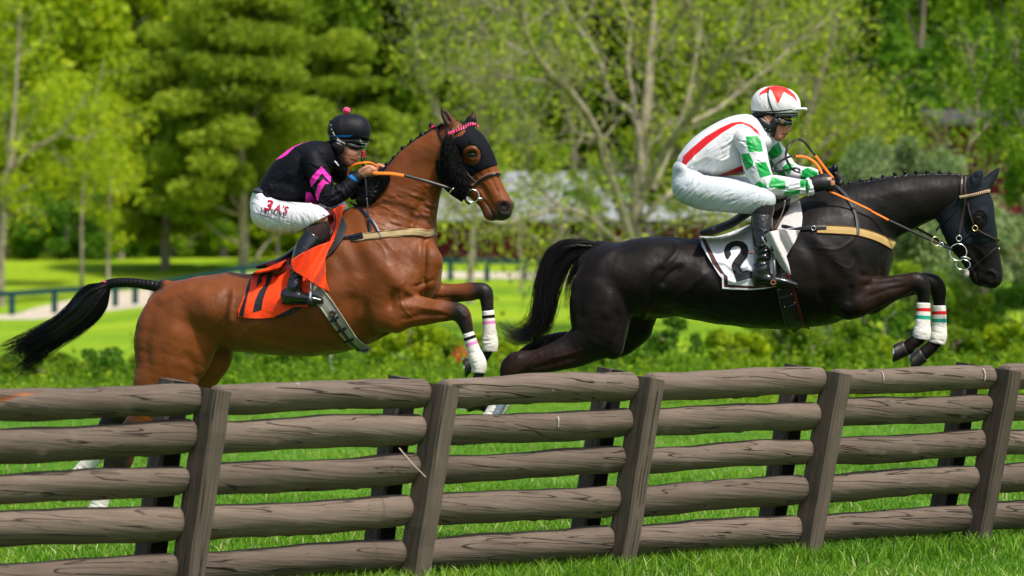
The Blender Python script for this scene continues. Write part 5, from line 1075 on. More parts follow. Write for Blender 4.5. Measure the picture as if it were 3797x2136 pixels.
gb_.strokes([
    _s(d2, [(430, 640), (470, 720), (500, 800), (560, 800)], 26, -.010, -1), _s(d2, [(230, 900), (300, 1000), (380, 1080)], 26, -.009, -1), _s(d2, [(130, 560), (210, 720), (230, 880)], 40, -.008, -1),
    _s(d2, [(200, 560), (330, 700), (430, 820)], 36, .008, -1), _s(d2, [(440, 860), (430, 930), (420, 990)], 20, -.009, -1), _s(d2, [(500, 830), (620, 830), (760, 810)], 14, .005, -1),
    _s(d2, [(520, 950), (650, 900), (800, 870)], 12, -.005, -1), _s(d2, [(640, 640), (625, 720), (620, 790)], 14, -.009, -1), _s(d2, [(480, 870), (620, 860), (760, 840)], 10, -.004, -1),
    _s(d2, [(420, 420), (620, 520), (820, 480), (960, 430)], 40, -.006, -1), _s(d2, [(400, 330), (650, 290), (900, 250)], 40, .004, -1),
    _s(d1, [(1270, 160), (1290, 230), (1240, 300), (1180, 360)], 22, .010, -1), _s(d1, [(1330, 330), (1230, 400), (1180, 480)], 22, -.014, -1), _s(d1, [(1200, 340), (1140, 400), (1100, 560), (1110, 620)], 26, -.016, -1),
    _s(d1, [(1480, 380), (1330, 520), (1230, 590)], 22, .008, -1), _s(d1, [(1090, 590), (1060, 700), (960, 860)], 18, .008, -1), _s(d1, [(660, 380), (630, 500), (640, 640), (660, 720)], 30, -.008, -1),
    _s(d1, [(830, 480), (830, 600), (800, 700)], 40, .008, -1), _s(d1, [(900, 200), (820, 260), (700, 380)], 30, .006, -1), _s(d1, [(880, 620), (900, 740), (850, 850)], 26, -.007, -1),
    _s(d1, [(700, 930), (500, 980), (300, 1030)], 16, -.006, -1), _s(d1, [(400, 910), (320, 950), (240, 1040), (180, 1060)], 18, .007, -1), _s(d1, [(560, 1010), (400, 1040), (300, 1050)], 14, .004, -1), _s(d1, [(230, 930), (200, 1000), (160, 1060)], 18, .005, -1),
    _s(d1, [(1080, 600), (1180, 620), (1260, 640)], 26, -.010, -1),
    _s(d2, [(1175, 170), (1195, 240)], 12, -.006, -1), _s(d2, [(1210, 180), (1230, 190)], 14, -.010, -1),
    _s(d2, [(1200, 620), (1250, 640), (1290, 700)], 10, .005, -1), _s(d2, [(1230, 700), (1280, 740)], 10, -.004, -1), _s(d2, [(1140, 700), (1200, 740), (1240, 800)], 10, -.005, -1),
    _s(d2, [(1215, 760), (1230, 810), (1260, 870), (1300, 880)], 7, -.006, -1), _s(d2, [(1285, 785), (1320, 775), (1350, 800), (1345, 830)], 9, .006, -1), _s(d2, [(1300, 850), (1330, 850), (1365, 830)], 9, .004, -1),
    _s(d2, [(1215, 432), (1250, 450), (1280, 440)], 12, -.006, -1), _s(d2, [(1150, 640), (1210, 700), (1260, 770)], 12, .004, -1),
    _s(d2, [(150, 620), (330, 640), (420, 600), (460, 560)], 8, .003, -1), _s(d2, [(300, 700), (420, 760), (470, 700)], 6, .003, -1), _s(d1, [(1250, 560), (1400, 620), (1700, 680)], 7, .003, -1), _s(d1, [(1480, 300), (1550, 420), (1650, 520)], 40, -.006, -1), _s(d1, [(650, 900), (560, 930), (420, 960)], 7, .003, -1),
], 1.05)
gb_.noise(.0022, .30, 13); gb_.noise(.0004, .06, 18)
px = gb_.px(); near = gb_.V[:, 1] < mid2(px[:, 0])
brn = np.maximum.reduce([sd_poly(px, P2(d1, [(120, 1060), (230, 900), (640, 900), (700, 960), (500, 1040), (250, 1100)])), sd_poly(px, P2(d1, [(1080, 590), (1280, 600), (1250, 680), (1000, 740)])), sd_poly(px, P2(d2, [(480, 800), (830, 790), (820, 940), (500, 1040)]))])
nost = np.where(near, sd_poly(px, P2(d2, [(1290, 800), (1315, 785), (1350, 800), (1345, 830), (1310, 840)])), -50)
B2 = gb_.mesh('body', M_dark, H2, {'brown': brn, 'nostril': nost})
bv2 = gb_.bvh()
e, en = cast(bv2, *d2(1243, 437)[:2]); blob('eye', np.array(e) + [0, .015, 0], .025, M_eye, H2, squash=(1, .8, .8))
hoof('hoof', P2(d2, [(765, 1215), (800, 1308)]), P2(d2, [(712, 1238), (704, 1356)]), -.16, .038, .056, M_hoofm, H2, mid2, M_steel)
hoof('hoof', P2(d2, [(866, 1258), (918, 1345)]), P2(d2, [(808, 1308), (828, 1412)]), .11, .038, .056, M_hoofm, H2, mid2, M_steel)
hoof('hoof', P2(d1, [(-85, 1420), (-30, 1475)]), P2(d1, [(-150, 1470), (-70, 1540)]), -.15, .038, .056, M_hoofm, H2, mid2, M_steel)
hoof('hoof', P2(d1, [(-50, 1230), (-10, 1290)]), P2(d1, [(-160, 1240), (-110, 1320)]), .14, .038, .056, M_hoofm, H2, mid2, M_steel)
RG = [(20, 33, (.62, .02, .02)), (48, 62, (.02, .33, .22))]
MB2 = bandage_mat('bandage_red_green', RG)
bandage('bandage', [d2(893, 975, 44, -.16, .035), d2(892, 1040, 46, -.16, .036), d2(888, 1110, 49, -.16, .039), d2(884, 1165, 58, -.16, .045), d2(876, 1208, 54, -.16, .043)], mid2, H2, 'white wrap with red and green tape', MB2, 5)
bandage('bandage', [d2(992, 995, 44, .11, .035), d2(993, 1050, 46, .11, .036), d2(992, 1120, 48, .11, .039), d2(987, 1185, 56, .11, .045), d2(976, 1235, 52, .11, .043)], mid2, H2, 'white wrap with red and green tape', MB2, 6)
MB2h = bandage_mat('bandage_hind_tape', [(0, 14, (.1, .12, .15))])
bandage('bandage', [d1(118, 1180, 52, -.15, .036), d1(85, 1250, 50, -.15, .035), d1(45, 1330, 50, -.15, .036), d1(12, 1385, 56, -.15, .040)], mid2, H2, 'white wrap with silver tape', MB2h, 7)
bandage('bandage', [d1(190, 1160, 42, .14, .035), d1(150, 1230, 42, .14, .035), d1(100, 1300, 44, .14, .036), d1(66, 1336, 48, .14, .040)], mid2, H2, 'white wrap with silver tape', MB2h, 8)
# silver tape along the back of the hind wrap
fs_ = Field(mid2, b=.004, h=.005); fs_.chain([d1(140, 1190, 34, -.16, .040), d1(108, 1262, 34, -.16, .039), d1(66, 1345, 34, -.16, .040)], n=3); fs_.build(smooth=1); fs_.noise(.0012, .02, 3)
fs_.mesh('duct_tape', mat('silver_duct_tape', (.20, .23, .28), .45, .5, 0, bump=(120, .5, .003)), H2)
# tail
tg = Field(mid2, b=.006, h=.007)
tg.chain([d1(760, 212, 34, 0, .03), d1(660, 205, 46, 0, .04), d1(560, 210, 54, 0, .045), d1(470, 270, 60, 0, .04), d1(425, 370, 60, 0, .04), d1(405, 470, 44, 0, .03), d1(395, 560, 24, 0, .018), d1(390, 620, 10, 0, .010)])
tg.build(smooth=2); groove = []
a0 = np.array([[760, 190], [560, 170], [420, 240], [350, 380], [335, 560], [310, 720]]); b0 = np.array([[760, 235], [600, 260], [520, 330], [480, 460], [440, 620], [380, 780]])
for k in range(60):
    s = rr.uniform(0, 1); groove.append(_s(d1, ((1 - s) * a0 + s * b0 + rr.uniform(-8, 8)).tolist(), 6, rr.choice((-.004, .004))))
tg.strokes(groove)
M_darkhair = mat('dark_brown_hair', (0.004, 0.003, 0.0028), 0.4, 0.28)
T2 = tg.mesh('tail', M_darkhair, H2)
hair('hair', P2(d1, [(770, 185), (640, 155), (520, 165), (420, 225), (350, 340), (325, 500), (310, 640), (270, 740), (190, 760), (110, 690), (60, 640)]),
     P2(d1, [(770, 240), (690, 260), (600, 300), (540, 400), (500, 520), (470, 660), (420, 800), (330, 850), (220, 850), (130, 800), (90, 740)]), 1600, .0013, M_darkhair, T2, mid2, (0, .035), 15, 6, (.5, 1.0), 30, 16, clump=34)
hair('hair', P2(d1, [(760, 200), (660, 230), (600, 300), (560, 400), (530, 520), (500, 620)]), P2(d1, [(770, 240), (700, 270), (640, 340), (590, 420), (560, 540), (545, 640)]), 260, .0009, M_darkhair, T2, mid2, (0, .03), 16, 4, (.4, 1.0), 20, 10, clump=14)
hair('hair', P2(d1, [(420, 260), (345, 420), (325, 560), (290, 700), (210, 770), (130, 740), (60, 640)]), P2(d1, [(470, 300), (440, 480), (420, 640), (370, 780), (270, 840), (150, 800), (40, 680)]), 420, .0011, M_darkhair, T2, mid2, (0, .04), 25, 13, (.45, 1.0), 26, 26, clump=15)
hair('hair', P2(d1, [(450, 280), (400, 450), (360, 620), (300, 760), (200, 800), (110, 760)]), P2(d1, [(520, 330), (480, 520), (450, 680), (420, 800), (380, 860), (300, 870)]), 420, .0012, M_darkhair, T2, mid2, (0, .04), 26, 11, (.45, 1.0), 26, 22, clump=16)
hair('flyaway_hair', P2(d1, [(700, 170), (500, 160), (380, 270), (320, 450), (290, 620), (200, 760)]), P2(d1, [(720, 240), (580, 300), (510, 450), (480, 620), (440, 800), (330, 870)]), 110, .0006, M_darkhair, T2, mid2, (0, .04), 17, 8, (.4, 1), 18, 14)
# mane in plaits along the crest
MN2 = Field(mid2, b=.006, h=.006)
MN2.chain([d2(390, 248, 14, 0, .03), d2(500, 220, 14, 0, .03), d2(640, 196, 14, 0, .028), d2(770, 182, 14, 0, .026), d2(900, 172, 13, 0, .024), d2(1030, 168, 12, 0, .022), d2(1125, 172, 10, 0, .02)]); MN2.build(smooth=1); MN2.noise(.002, .03, 4)
MN2 = MN2.mesh('mane', M_darkhair, H2)
for (x, y) in ((425, 222), (498, 205), (570, 192), (638, 180), (713, 162), (777, 152), (847, 150), (918, 150), (996, 152), (1062, 158)):
    sx, sy = d2(x, y)[:2]; p = W(sx, sy, mid2(sx) - .01)
    blob('plait', p, .0125, M_darkhair, MN2, 6, (1, .9, 1.0), .05, int(x)); blob('plait', p + [.001, 0, -.019], .015, M_darkhair, MN2, 6, (1.25, .9, .75), .05, int(x) + 1)
# hood with ears
M_hood2 = mat('slate_hood_cloth', (0.006, 0.010, 0.015), 0.75, 0.16, sheen=0.03, bump=(300, 0.2, 0.001))
ho = P2(d8, [(655, 150), (700, 150), (740, 100), (860, 70), (1060, 30), (1060, 90), (900, 300), (960, 420), (1010, 760), (1000, 810), (920, 845), (840, 870), (640, 895), (520, 880), (430, 780), (340, 700), (350, 610), (420, 540), (560, 420), (620, 330)])
eh2 = P2(d8, [(740 + 0, 575), (790, 525), (850, 530), (895, 590), (890, 680), (840, 755), (760, 775), (690, 745), (660, 680), (680, 610)])
hd2 = hood_mesh('hood', gb_, ho, [eh2], M_hood2, H2, .004)
strap('hood_hem', bv2, eh2 + eh2[:1], 2.6, M_hood2, hd2, .003, .004)
BR2 = thing('bridle', None, None); BR2.parent = H2; BR2.location = (0, 0, 0)
S8 = lambda nm, pts, w, m, th=.004, off=.006: strap(nm, bv2, P2(d8, pts), w / 2.897, m, BR2, th, off)
S8('headpiece', [(628, 150), (620, 250), (622, 360)], 28, M_brownleather); S8('headpiece', [(672, 140), (660, 250), (668, 370)], 30, M_brownleather)
S8('throat_strap', [(625, 390), (590, 480), (500, 590), (400, 680), (350, 745)], 20, M_leather); S8('cheekpiece', [(668, 380), (655, 500), (628, 620), (604, 740), (600, 800)], 26, M_brownleather)
S8('noseband', [(690, 440), (720, 560), (765, 690)], 20, M_brownleather, off=.008); S8('noseband', [(790, 722), (880, 780), (1010, 850)], 20, M_brownleather, off=.008); S8('noseband', [(750, 735), (690, 790), (640, 830)], 18, M_leather, off=.008)
S8('noseband', [(1015, 905), (940, 970), (830, 1070), (760, 1130), (705, 1195)], 26, M_leather, off=.006)
S8('cheekpiece', [(598, 840), (600, 900)], 26, M_leather)
M_beige = mat('beige_leather', (.42, .30, .20), .6, .3)
bb2 = S8('browband', [(602, 378), (690, 366), (770, 352), (850, 330), (925, 312)], 30, M_beige, .006, .010)
M_red = mat('red_enamel', (.5, .01, .01), .4, .4); M_green = mat('green_enamel', (0, .18, .04), .4, .4)
for k in range(11):
    x = 705 + k * 20; y = 364 - k * 4.9
    S8('browband_diamond', [(x, y - 9), (x + 7, y), (x, y + 9)], 12, M_red if k % 2 else M_green, .0065, .0115).parent = bb2
q = lambda x, y, l: W(*d8(x, y)[:2], 21.75 + l)
ring3d('noseband_ring', q(768, 714, -.115), .0145, .003, M_brass, BR2, (0, -1, .1)); ring3d('cheek_buckle', q(596, 823, -.105), .015, .003, M_steel, BR2, (.1, -1, 0))
ring3d('bit_ring', q(588, 972, -.09), .0470, .0033, M_steel, BR2, (0, -1, .1)); ring3d('bit_ring', q(640, 1105, -.075), .0395, .003, M_steel, BR2, (0, -1, .1), .72)
free_strap('bit_mouthpiece', [q(620, 1030, -.10), q(660, 1022, -.105), q(725, 1050, -.09)], .012, .012, M_steel, BR2, tube=True)
blob('fleece_pad', q(982, 885, -.03), .012, mat('cream_fleece', (.75, .6, .38), .9, .1), BR2, 5, (.8, 1, 1.3), .08); blob('fleece_pad', q(1020, 932, 0), .009, bpy.data.materials['cream_fleece'], BR2, 5, (1, 1, .8), .08)
blob('chin_fleece', q(672, 1200, -.05), .020, mat('grey_fleece', (.5, .45, .38), .9, .1), BR2, 6, (.8, 1, 1.3), .1)
# reins
D9 = lambda pts: px_pts(d9, pts, mid2)
free_strap('rein_grip', D9([(1090, 1110, -.20), (1300, 1200, -.19), (1600, 1340, -.18), (1830, 1450, -.17)]).tolist() + px_pts(d2, [(560, 395, -.165), (674, 455, -.16)], mid2).tolist(), .012, .006, M_orange, BR2, up=(0, -1, .5))
free_strap('rein', px_pts(d2, [(674, 455, -.16), (780, 505, -.15), (950, 585, -.13), (1075, 640, -.11)], mid2), .015, .005, M_leather, BR2, up=(0, -1, .3))
free_strap('rein', px_pts(d2, [(674, 440, .14), (850, 505, .13), (1000, 590, .11), (1060, 625, .09)], mid2), .014, .005, M_leather, BR2, up=(0, -1, .3))
ring3d('martingale_ring', px_pts(d2, [(972, 588, -.135)], mid2)[0], .025, .0025, M_brass, BR2, (.3, -1, .1)); ring3d('rein_buckle', px_pts(d2, [(1007, 608, -.135)], mid2)[0], .011, .0025, M_steel, BR2, (.0, -1, .1))
free_strap('rein_grip', D9([(965, 890, -.14), (955, 800, -.13), (900, 680, -.12), (800, 570, -.11), (650, 495, -.10), (478, 482, -.10)]), .0155, .005, M_orange, BR2, up=(0, -1, .3))
free_strap('rein', D9([(478, 482, -.10), (370, 490, -.10), (230, 560, -.10), (120, 640, -.11), (65, 720, -.12), (170, 748, -.13), (330, 730, -.14), (450, 695, -.15), (530, 700, -.15), (560, 740, -.15)]), .0135, .004, M_leather, BR2, up=(0, -1, .6))
free_strap('rein_grip', D9([(1160, 880, .02), (1050, 750, .02), (930, 590, .02), (835, 470, .02)]), .0155, .005, M_orange, BR2, up=(0, -1, .3))
free_strap('rein', D9([(835, 470, .02), (760, 380, .02), (680, 270, .01), (600, 200, 0), (500, 180, -.02), (400, 250, -.03), (330, 350, -.05), (310, 480, -.06), (350, 600, -.09), (410, 700, -.13), (470, 740, -.15)]), .0135, .004, M_leather, BR2, up=(0, -1, .6))
free_strap('rein_buckle', D9([(440, 730, -.155), (500, 760, -.155), (570, 765, -.155)]), .010, .008, M_leather, BR2)
BG2 = thing('breastgirth', None, None); BG2.parent = H2; BG2.location = (0, 0, 0)
M_web2 = mat('yellow_tan_web', (.42, .28, .10), .7, .25, bump=(200, .3, .001), var=.12, vscale=20)
S2_ = lambda nm, c, pts, w, m, th=.004, off=.003, par=None: strap(nm, bv2, P2(c, pts), w / c.s, m, par or BG2, th, off)
S2_('chest_band', d2, [(222, 512), (350, 518), (460, 526), (560, 550), (640, 582), (700, 618)], 52, M_web2)
S2_('edge_stitching', d2, [(222, 489), (350, 494), (460, 502), (560, 526), (646, 560), (706, 598)], 4, M_tanleather, .006); S2_('edge_stitching', d2, [(222, 536), (350, 542), (460, 550), (556, 574), (632, 606), (690, 640)], 4, M_tanleather, .006)
S2_('buckle_strap', d2, [(0, 500), (100, 508), (180, 506), (278, 503)], 26, M_leather, .006, .008); ring3d('buckle', np.array(cast_path(bv2, [d2(197, 505)[:2]])[0][0]) + [0, -.018, 0], .012, .0028, M_steel, BG2, (0, -1, 0))
S2_('neck_strap', d2, [(335, 240), (390, 290), (430, 350), (462, 420), (475, 500), (475, 550)], 17, mat('grey_leather', (.035, .04, .05), .45, .4), .005, .008)
# ================================================================ RIDERS
M_skin = mat('skin', (0.46, 0.20, 0.125), 0.5, 0.35, var=0.08, vscale=30, bump=(260, 0.15, 0.001), masks=[('lips', (.30, .08, .06), -2, 2), ('glove', (.008, .008, .009), -2, 2), ('hair', (.02, .012, .008), -3, 3)])
M_skin.node_tree.nodes['Principled BSDF'].inputs['Subsurface Weight'].default_value = 0.08
M_skin.node_tree.nodes['Principled BSDF'].inputs['Subsurface Radius'].default_value = (.01, .004, .002)
def cloth(name, col, rough=.45, spec=.4, masks=(), sheen=.15, b=(55, .25, .006), **k):
    return mat(name, col, rough, spec, masks=masks, sheen=sheen, bump=[b, (700, .15, .0005)], **k)
def folds(seed, c, boxes, base, amp=.003, wd=7):
    """random creases: boxes = [(x0, y0, x1, y1, angle deg, length px, count)]"""
    r = random.Random(seed); out = []
    for (x0, y0, x1, y1, ang, ln, n) in boxes:
        for k in range(n):
            x, y = r.uniform(x0, x1), r.uniform(y0, y1); a = math.radians(ang + r.uniform(-14, 14)); L_ = ln * r.uniform(.8, 1.8); bend = r.uniform(-.15, .15) * L_
            p = [(x - math.cos(a) * L_ / 2, y - math.sin(a) * L_ / 2), (x - math.sin(a) * bend, y + math.cos(a) * bend), (x + math.cos(a) * L_ / 2, y + math.sin(a) * L_ / 2)]
            out.append((P2(c, p), wd / c.s * r.uniform(.8, 1.9), amp * 1.15 * r.choice((1, -1)) * r.uniform(.5, 1.2), 0))
    return out
def solid(name, nodes_list, mid, material, parent, h=.005, b=.006, smooth=3, clip=None, strokes=(), noise=None, attrs=None, n=5, grow=0):
    f = Field(mid, b=b, h=h)
    for nd in nodes_list: f.chain(nd, n=n, grow=grow)
    f.build(clip=clip, smooth=smooth)
    if strokes: f.strokes(strokes)
    if noise: f.noise(*noise)
    a = {k: fn(f.px(), f) for k, fn in (attrs or {}).items()}
    o = f.mesh(name, material, parent, a); return o, f
def keep(c, a, b, ins, Y):
    """keep the side of the pixel line a-b that holds the pixel ins"""
    A, B, I = W(*c(*a)[:2], Y), W(*c(*b)[:2], Y), W(*c(*ins)[:2], Y); d = B - A; n = np.array([d[2], 0, -d[0]]) / np.linalg.norm(d)
    if (I - A) @ n < 0: n = -n
    return lambda x, y, z: (x - A[0]) * n[0] + (z - A[2]) * n[2] + 0 * y
def both(*fs): return lambda x, y, z: np.minimum.reduce([f(x, y, z) for f in fs])
def near_only(f, Y): return lambda x, y, z: f(x, y, z) + np.maximum(0, y - Y) * 9

# ---------------------------------------------------------------- rider in black and pink
jm1 = lambda sx: mid1(1150) + 0 * np.asarray(sx, float)
J1 = thing('person', 'rider in black and pink silks and a black cap with a pink bobble', 'person', W(1150, 1100, mid1(1150)).tolist(), 'riders on the race horses')
# limb chains shared by the body and its clothes
J1_torso = [c4(240, 1010, 120, 0, .14), c4(310, 880, 130, 0, .135), c4(450, 750, 178, 0, .15), c4(610, 650, 205, 0, .17), c4(760, 590, 190, 0, .17), c4(850, 560, 125, 0, .12)]
J1_pelvis = [c4(225, 1060, 130, 0, .15), c4(250, 1110, 140, 0, .15)]
J1_thn = [c4(245, 1150, 155, -.10, .095), c4(400, 1190, 162, -.15, .095), c4(560, 1195, 156, -.19, .09), c4(700, 1190, 138, -.22, .08), c4(790, 1205, 112, -.24, .068)]
J1_thf = [c4(300, 1120, 130, .10, .09), c4(600, 1130, 110, .18, .08), c4(880, 1110, 88, .24, .065), c4(1010, 1085, 68, .27, .06)]
J1_shn = [c6(835, 270, 98, -.245, .062), c6(775, 330, 95, -.27, .06), c6(705, 430, 92, -.29, .058), c6(655, 560, 78, -.30, .052), c6(618, 690, 62, -.305, .042), c6(600, 790, 62, -.31, .040)]
J1_ftn = [c6(545, 870, 62, -.31, .034), c6(640, 880, 55, -.315, .038), c6(760, 895, 40, -.315, .042), c6(850, 912, 26, -.315, .034)]
J1_arn = [c4(720, 590, 118, -.165, .062), c4(780, 720, 112, -.20, .062), c4(830, 860, 110, -.215, .06), c4(880, 975, 98, -.215, .056), c4(980, 950, 92, -.21, .052), c4(1070, 890, 80, -.20, .046), c4(1150, 810, 66, -.19, .04)]
J1_arf = [c4(900, 610, 100, .15, .06), c4(1000, 740, 100, .20, .058), c4(1120, 790, 78, .20, .05), c4(1250, 740, 60, .17, .042), c4(1350, 700, 46, .13, .034)]
skull1 = [c4(1040, 330, 150, 0, .072), c4(1120, 320, 150, 0, .074)]
jf = Field(jm1, b=.007, h=.0042)
for nd in (J1_torso, J1_pelvis, J1_thn, J1_thf, J1_shn, J1_ftn): jf.chain(nd, grow=-.013)
for nd in (J1_arn, J1_arf): jf.chain(nd, grow=-.012)
jf.chain([c4(870, 560, 95, 0, .06), c4(960, 520, 90, 0, .055), c4(1010, 440, 100, 0, .058)])
jf.chain(skull1)
jf.chain([c4(1050, 430, 110, -.005, .066), c4(1105, 500, 92, -.01, .058), c4(1098, 580, 72, -.012, .046), c4(1105, 628, 36, -.014, .026)], b=.006)
jf.chain([c4(1160, 440, 62, -.008, .05), c4(1165, 510, 50, -.008, .042), c4(1150, 580, 44, -.010, .034), c4(1118, 628, 34, -.012, .026)], b=.006)
jf.chain([c4(1190, 470, 18, -.01, .010), c4(1203, 530, 18, -.012, .011), c4(1203, 563, 19, -.014, .014)], b=.004); jf.chain([c4(1180, 572, 14, -.026, .010)], b=.003); jf.chain([c4(1188, 572, 14, .006, .010)], b=.003)
jf.chain([c4(1152, 596, 16, -.012, .022), c4(1166, 604, 10, -.012, .012)], b=.0035); jf.chain([c4(1143, 622, 16, -.012, .018), c4(1154, 624, 9, -.012, .012)], b=.0035)
jf.chain([c4(1150, 505, 30, -.04, .014), c4(1110, 520, 30, -.05, .014)], b=.006)
jf.chain([c4(945, 395, 22, -.066, .008), c4(955, 425, 20, -.068, .008), c4(958, 450, 13, -.066, .007)], b=.004)      # ear
# near hand: back of hand, four curled fingers, thumb
jf.chain([c9(610, 560, 55, -.19, .024), c9(670, 520, 72, -.195, .030), c9(735, 490, 76, -.20, .032)], b=.005)
for k, (dx, dy, l) in enumerate(((0, -38, -.205), (12, -6, -.215), (8, 26, -.212), (-10, 54, -.205))):
    jf.chain([c9(745 + dx, 470 + dy, 24, l, .0105), c9(800 + dx, 468 + dy * .9, 23, l - .004, .0100), c9(838 + dx, 488 + dy * .8, 21, l + .004, .0095), c9(822 + dx, 512 + dy * .7, 20, l + .016, .009), c9(786 + dx, 516 + dy * .7, 18, l + .022, .0085)], b=.0025)
jf.chain([c9(640, 500, 30, -.21, .013), c9(690, 452, 26, -.222, .012), c9(742, 425, 21, -.222, .010), c9(782, 428, 17, -.215, .009)], b=.003)
# far hand
jf.chain([c4(1370, 690, 40, .12, .026), c4(1410, 670, 42, .10, .028)], b=.004)
for k in range(4): jf.chain([c4(1412, 652 + k * 14, 12, .09 - .004 * k, .009), c4(1446, 652 + k * 15, 12, .085, .009), c4(1462, 668 + k * 11, 11, .075, .009), c4(1448, 682 + k * 8, 10, .065, .008)], b=.0025)
jf.chain([c4(1385, 655, 14, .08, .011), c4(1430, 660, 20, .065, .012), c4(1455, 668, 12, .06, .009)], b=.003)
jf.build(smooth=2)
jf.strokes([_s(c4, [(1110, 590), (1140, 600), (1172, 612)], 6, -.004, -1), _s(c4, [(1150, 578), (1140, 600), (1132, 620)], 7, -.0015, -1), _s(c4, [(1150, 560), (1128, 590)], 8, -.002, -1), _s(c4, [(1140, 640), (1165, 640)], 7, -.002, -1),
            _s(c4, [(950, 405), (952, 440)], 6, -.004, -1), _s(c9, [(640, 560), (700, 500), (760, 470)], 7, .0012, -1), _s(c9, [(620, 590), (690, 540), (770, 500)], 6, .0010, -1),
            _s(c9, [(752, 462), (852, 462)], 5, -.002), _s(c9, [(760, 490), (858, 486)], 5, -.002), _s(c9, [(752, 520), (850, 512)], 5, -.002), _s(c4, [(1060, 560), (1085, 610), (1110, 650)], 12, .002, -1)])
px = jf.px()
lips = sd_poly(px, P2(c4, [(1112, 590), (1150, 588), (1175, 602), (1170, 628), (1135, 626)])); lips = np.where(px[:, 0] > 0, lips, -9)
hairm = sd_poly(px, P2(c4, [(880, 100), (1330, 100), (1330, 380), (1050, 390), (985, 420), (940, 385), (925, 460), (890, 450)]))
BJ1 = jf.mesh('body', M_skin, J1, {'lips': lips, 'glove': np.full(len(px), -50.), 'hair': hairm})
bj1 = jf.bvh()
# silks
pk = (.86, .035, .42)
def back_pink(p, f):
    a = sd_poly(p, P2(c4, [(300, 610), (500, 430), (540, 455), (455, 540), (395, 575)])); b = sd_poly(p, P2(c4, [(530, 462), (545, 420), (700, 340), (800, 350), (740, 385), (620, 420)]))
    c = sd_poly(p, P2(c4, [(655, 925), (700, 930), (800, 1090), (640, 1090)])); d = sd_poly(p, P2(c4, [(905, 850), (975, 775), (980, 850), (1000, 900)]))
    return np.maximum.reduce([a, b, c, d])
def arm_pink(p, f):
    a = sd_poly(p, P2(c4, [(815, 660), (912, 770), (908, 830), (820, 730), (705, 880), (688, 820), (720, 760)])); b = sd_poly(p, P2(c4, [(830, 792), (898, 842), (850, 840), (800, 930), (772, 1032), (745, 980), (775, 850)]))
    return np.maximum(a, b)
M_silk1 = cloth('black_silk', (.004, .0045, .007), .62, .14, [('pink', pk, -1.2, 1.2)], .0)
Y1 = float(jm1(1150))
jst = folds(5, c4, [(250, 700, 700, 980, -15, 160, 10), (560, 480, 840, 620, 20, 140, 10), (450, 600, 640, 960, -50, 160, 8), (200, 800, 330, 980, 60, 90, 6)], 0, .0028, 12)
o, fj = solid('jersey', [J1_torso, [c4(560, 760, 190, 0, .16), c4(700, 860, 190, 0, .15), c4(700, 960, 110, 0, .14)], [c4(330, 900, 130, 0, .14), c4(450, 905, 150, 0, .145), c4(580, 930, 140, 0, .145)], [c4(840, 540, 105, 0, .085), c4(900, 500, 80, 0, .068), c4(935, 500, 80, 0, .064)]], jm1, M_silk1, J1, .0045, .010,
    clip=both(keep(c4, (90, 950), (640, 1090), (600, 600), Y1), keep(c4, (400, 1040), (900, 1150), (600, 600), Y1)), strokes=jst, attrs={'pink': back_pink}, grow=.003)
tag(o, 'black silk jacket with pink back stripe')
ast = folds(6, c4, [(720, 600, 900, 800, 10, 110, 10), (780, 950, 960, 1060, -35, 120, 12), (960, 840, 1120, 960, 60, 110, 14), (700, 820, 900, 950, -60, 110, 8)], 0, .003, 9)
o, _f = solid('sleeve', [J1_arn], jm1, M_silk1, J1, .0045, .006, strokes=ast, attrs={'pink': arm_pink}, grow=.002)
tag(o, 'near sleeve with two pink chevrons'); bsl1 = _f.bvh()
o, _f = solid('sleeve', [J1_arf], jm1, M_silk1, J1, .0045, .006, strokes=folds(7, c4, [(900, 620, 1250, 850, 60, 90, 14)], 0, .003, 9), attrs={'pink': lambda p, f: sd_poly(p, P2(c4, [(1180, 560), (1230, 640), (1215, 680), (1150, 600)]))}, grow=.002)
solid('wrist_band', [[c4(1130, 815, 74, -.19, .043), c4(1165, 790, 68, -.19, .042), c4(1190, 768, 62, -.19, .040), c4(1203, 758, 58, -.19, .038)]], jm1, mat('cuff', (.009, .009, .010), .6, .3, masks=[('band', (.0, .16, .55), -1, 1)]), J1, .004, .004,
      attrs={'band': lambda p, f: sd_poly(p, P2(c4, [(1090, 760), (1125, 740), (1180, 800), (1190, 850), (1170, 850), (1150, 800)]))})
# breeches
def keep_y(c, y): return None
M_white1 = cloth('white_breeches', (.66, .65, .69), .42, .4, var=.04, vscale=6)
bst = folds(8, c4, [(300, 1150, 620, 1330, 75, 130, 12), (560, 1050, 880, 1250, 70, 130, 18), (100, 950, 300, 1200, 50, 120, 8), (700, 1150, 900, 1280, -40, 110, 10), (250, 1250, 560, 1350, 80, 60, 8)], 0, .0026, 9)
o, fbr = solid('breeches', [J1_pelvis, J1_thn, J1_thf, [c4(200, 985, 100, 0, .14), c4(220, 1060, 130, 0, .15)]], jm1, M_white1, J1, .0045, .010, strokes=bst,
    clip=both(lambda x, y, z: np.maximum(keep(c4, (85, 908), (560, 1000), (400, 1200), Y1)(x, y, z), keep(c4, (430, 900), (430, 1100), (600, 1000), Y1)(x, y, z)), near_only(keep(c4, (660, 1310), (925, 1165), (400, 1100), Y1), Y1 - .02)), grow=.004)
bbr = fbr.bvh()
solid('waistband', [[c4(140, 918, 34, 0, .132), c4(190, 928, 52, 0, .138), c4(270, 955, 40, 0, .13)]], jm1, mat('waist', (.03, .035, .05), .6, .3), J1, .005, .006)
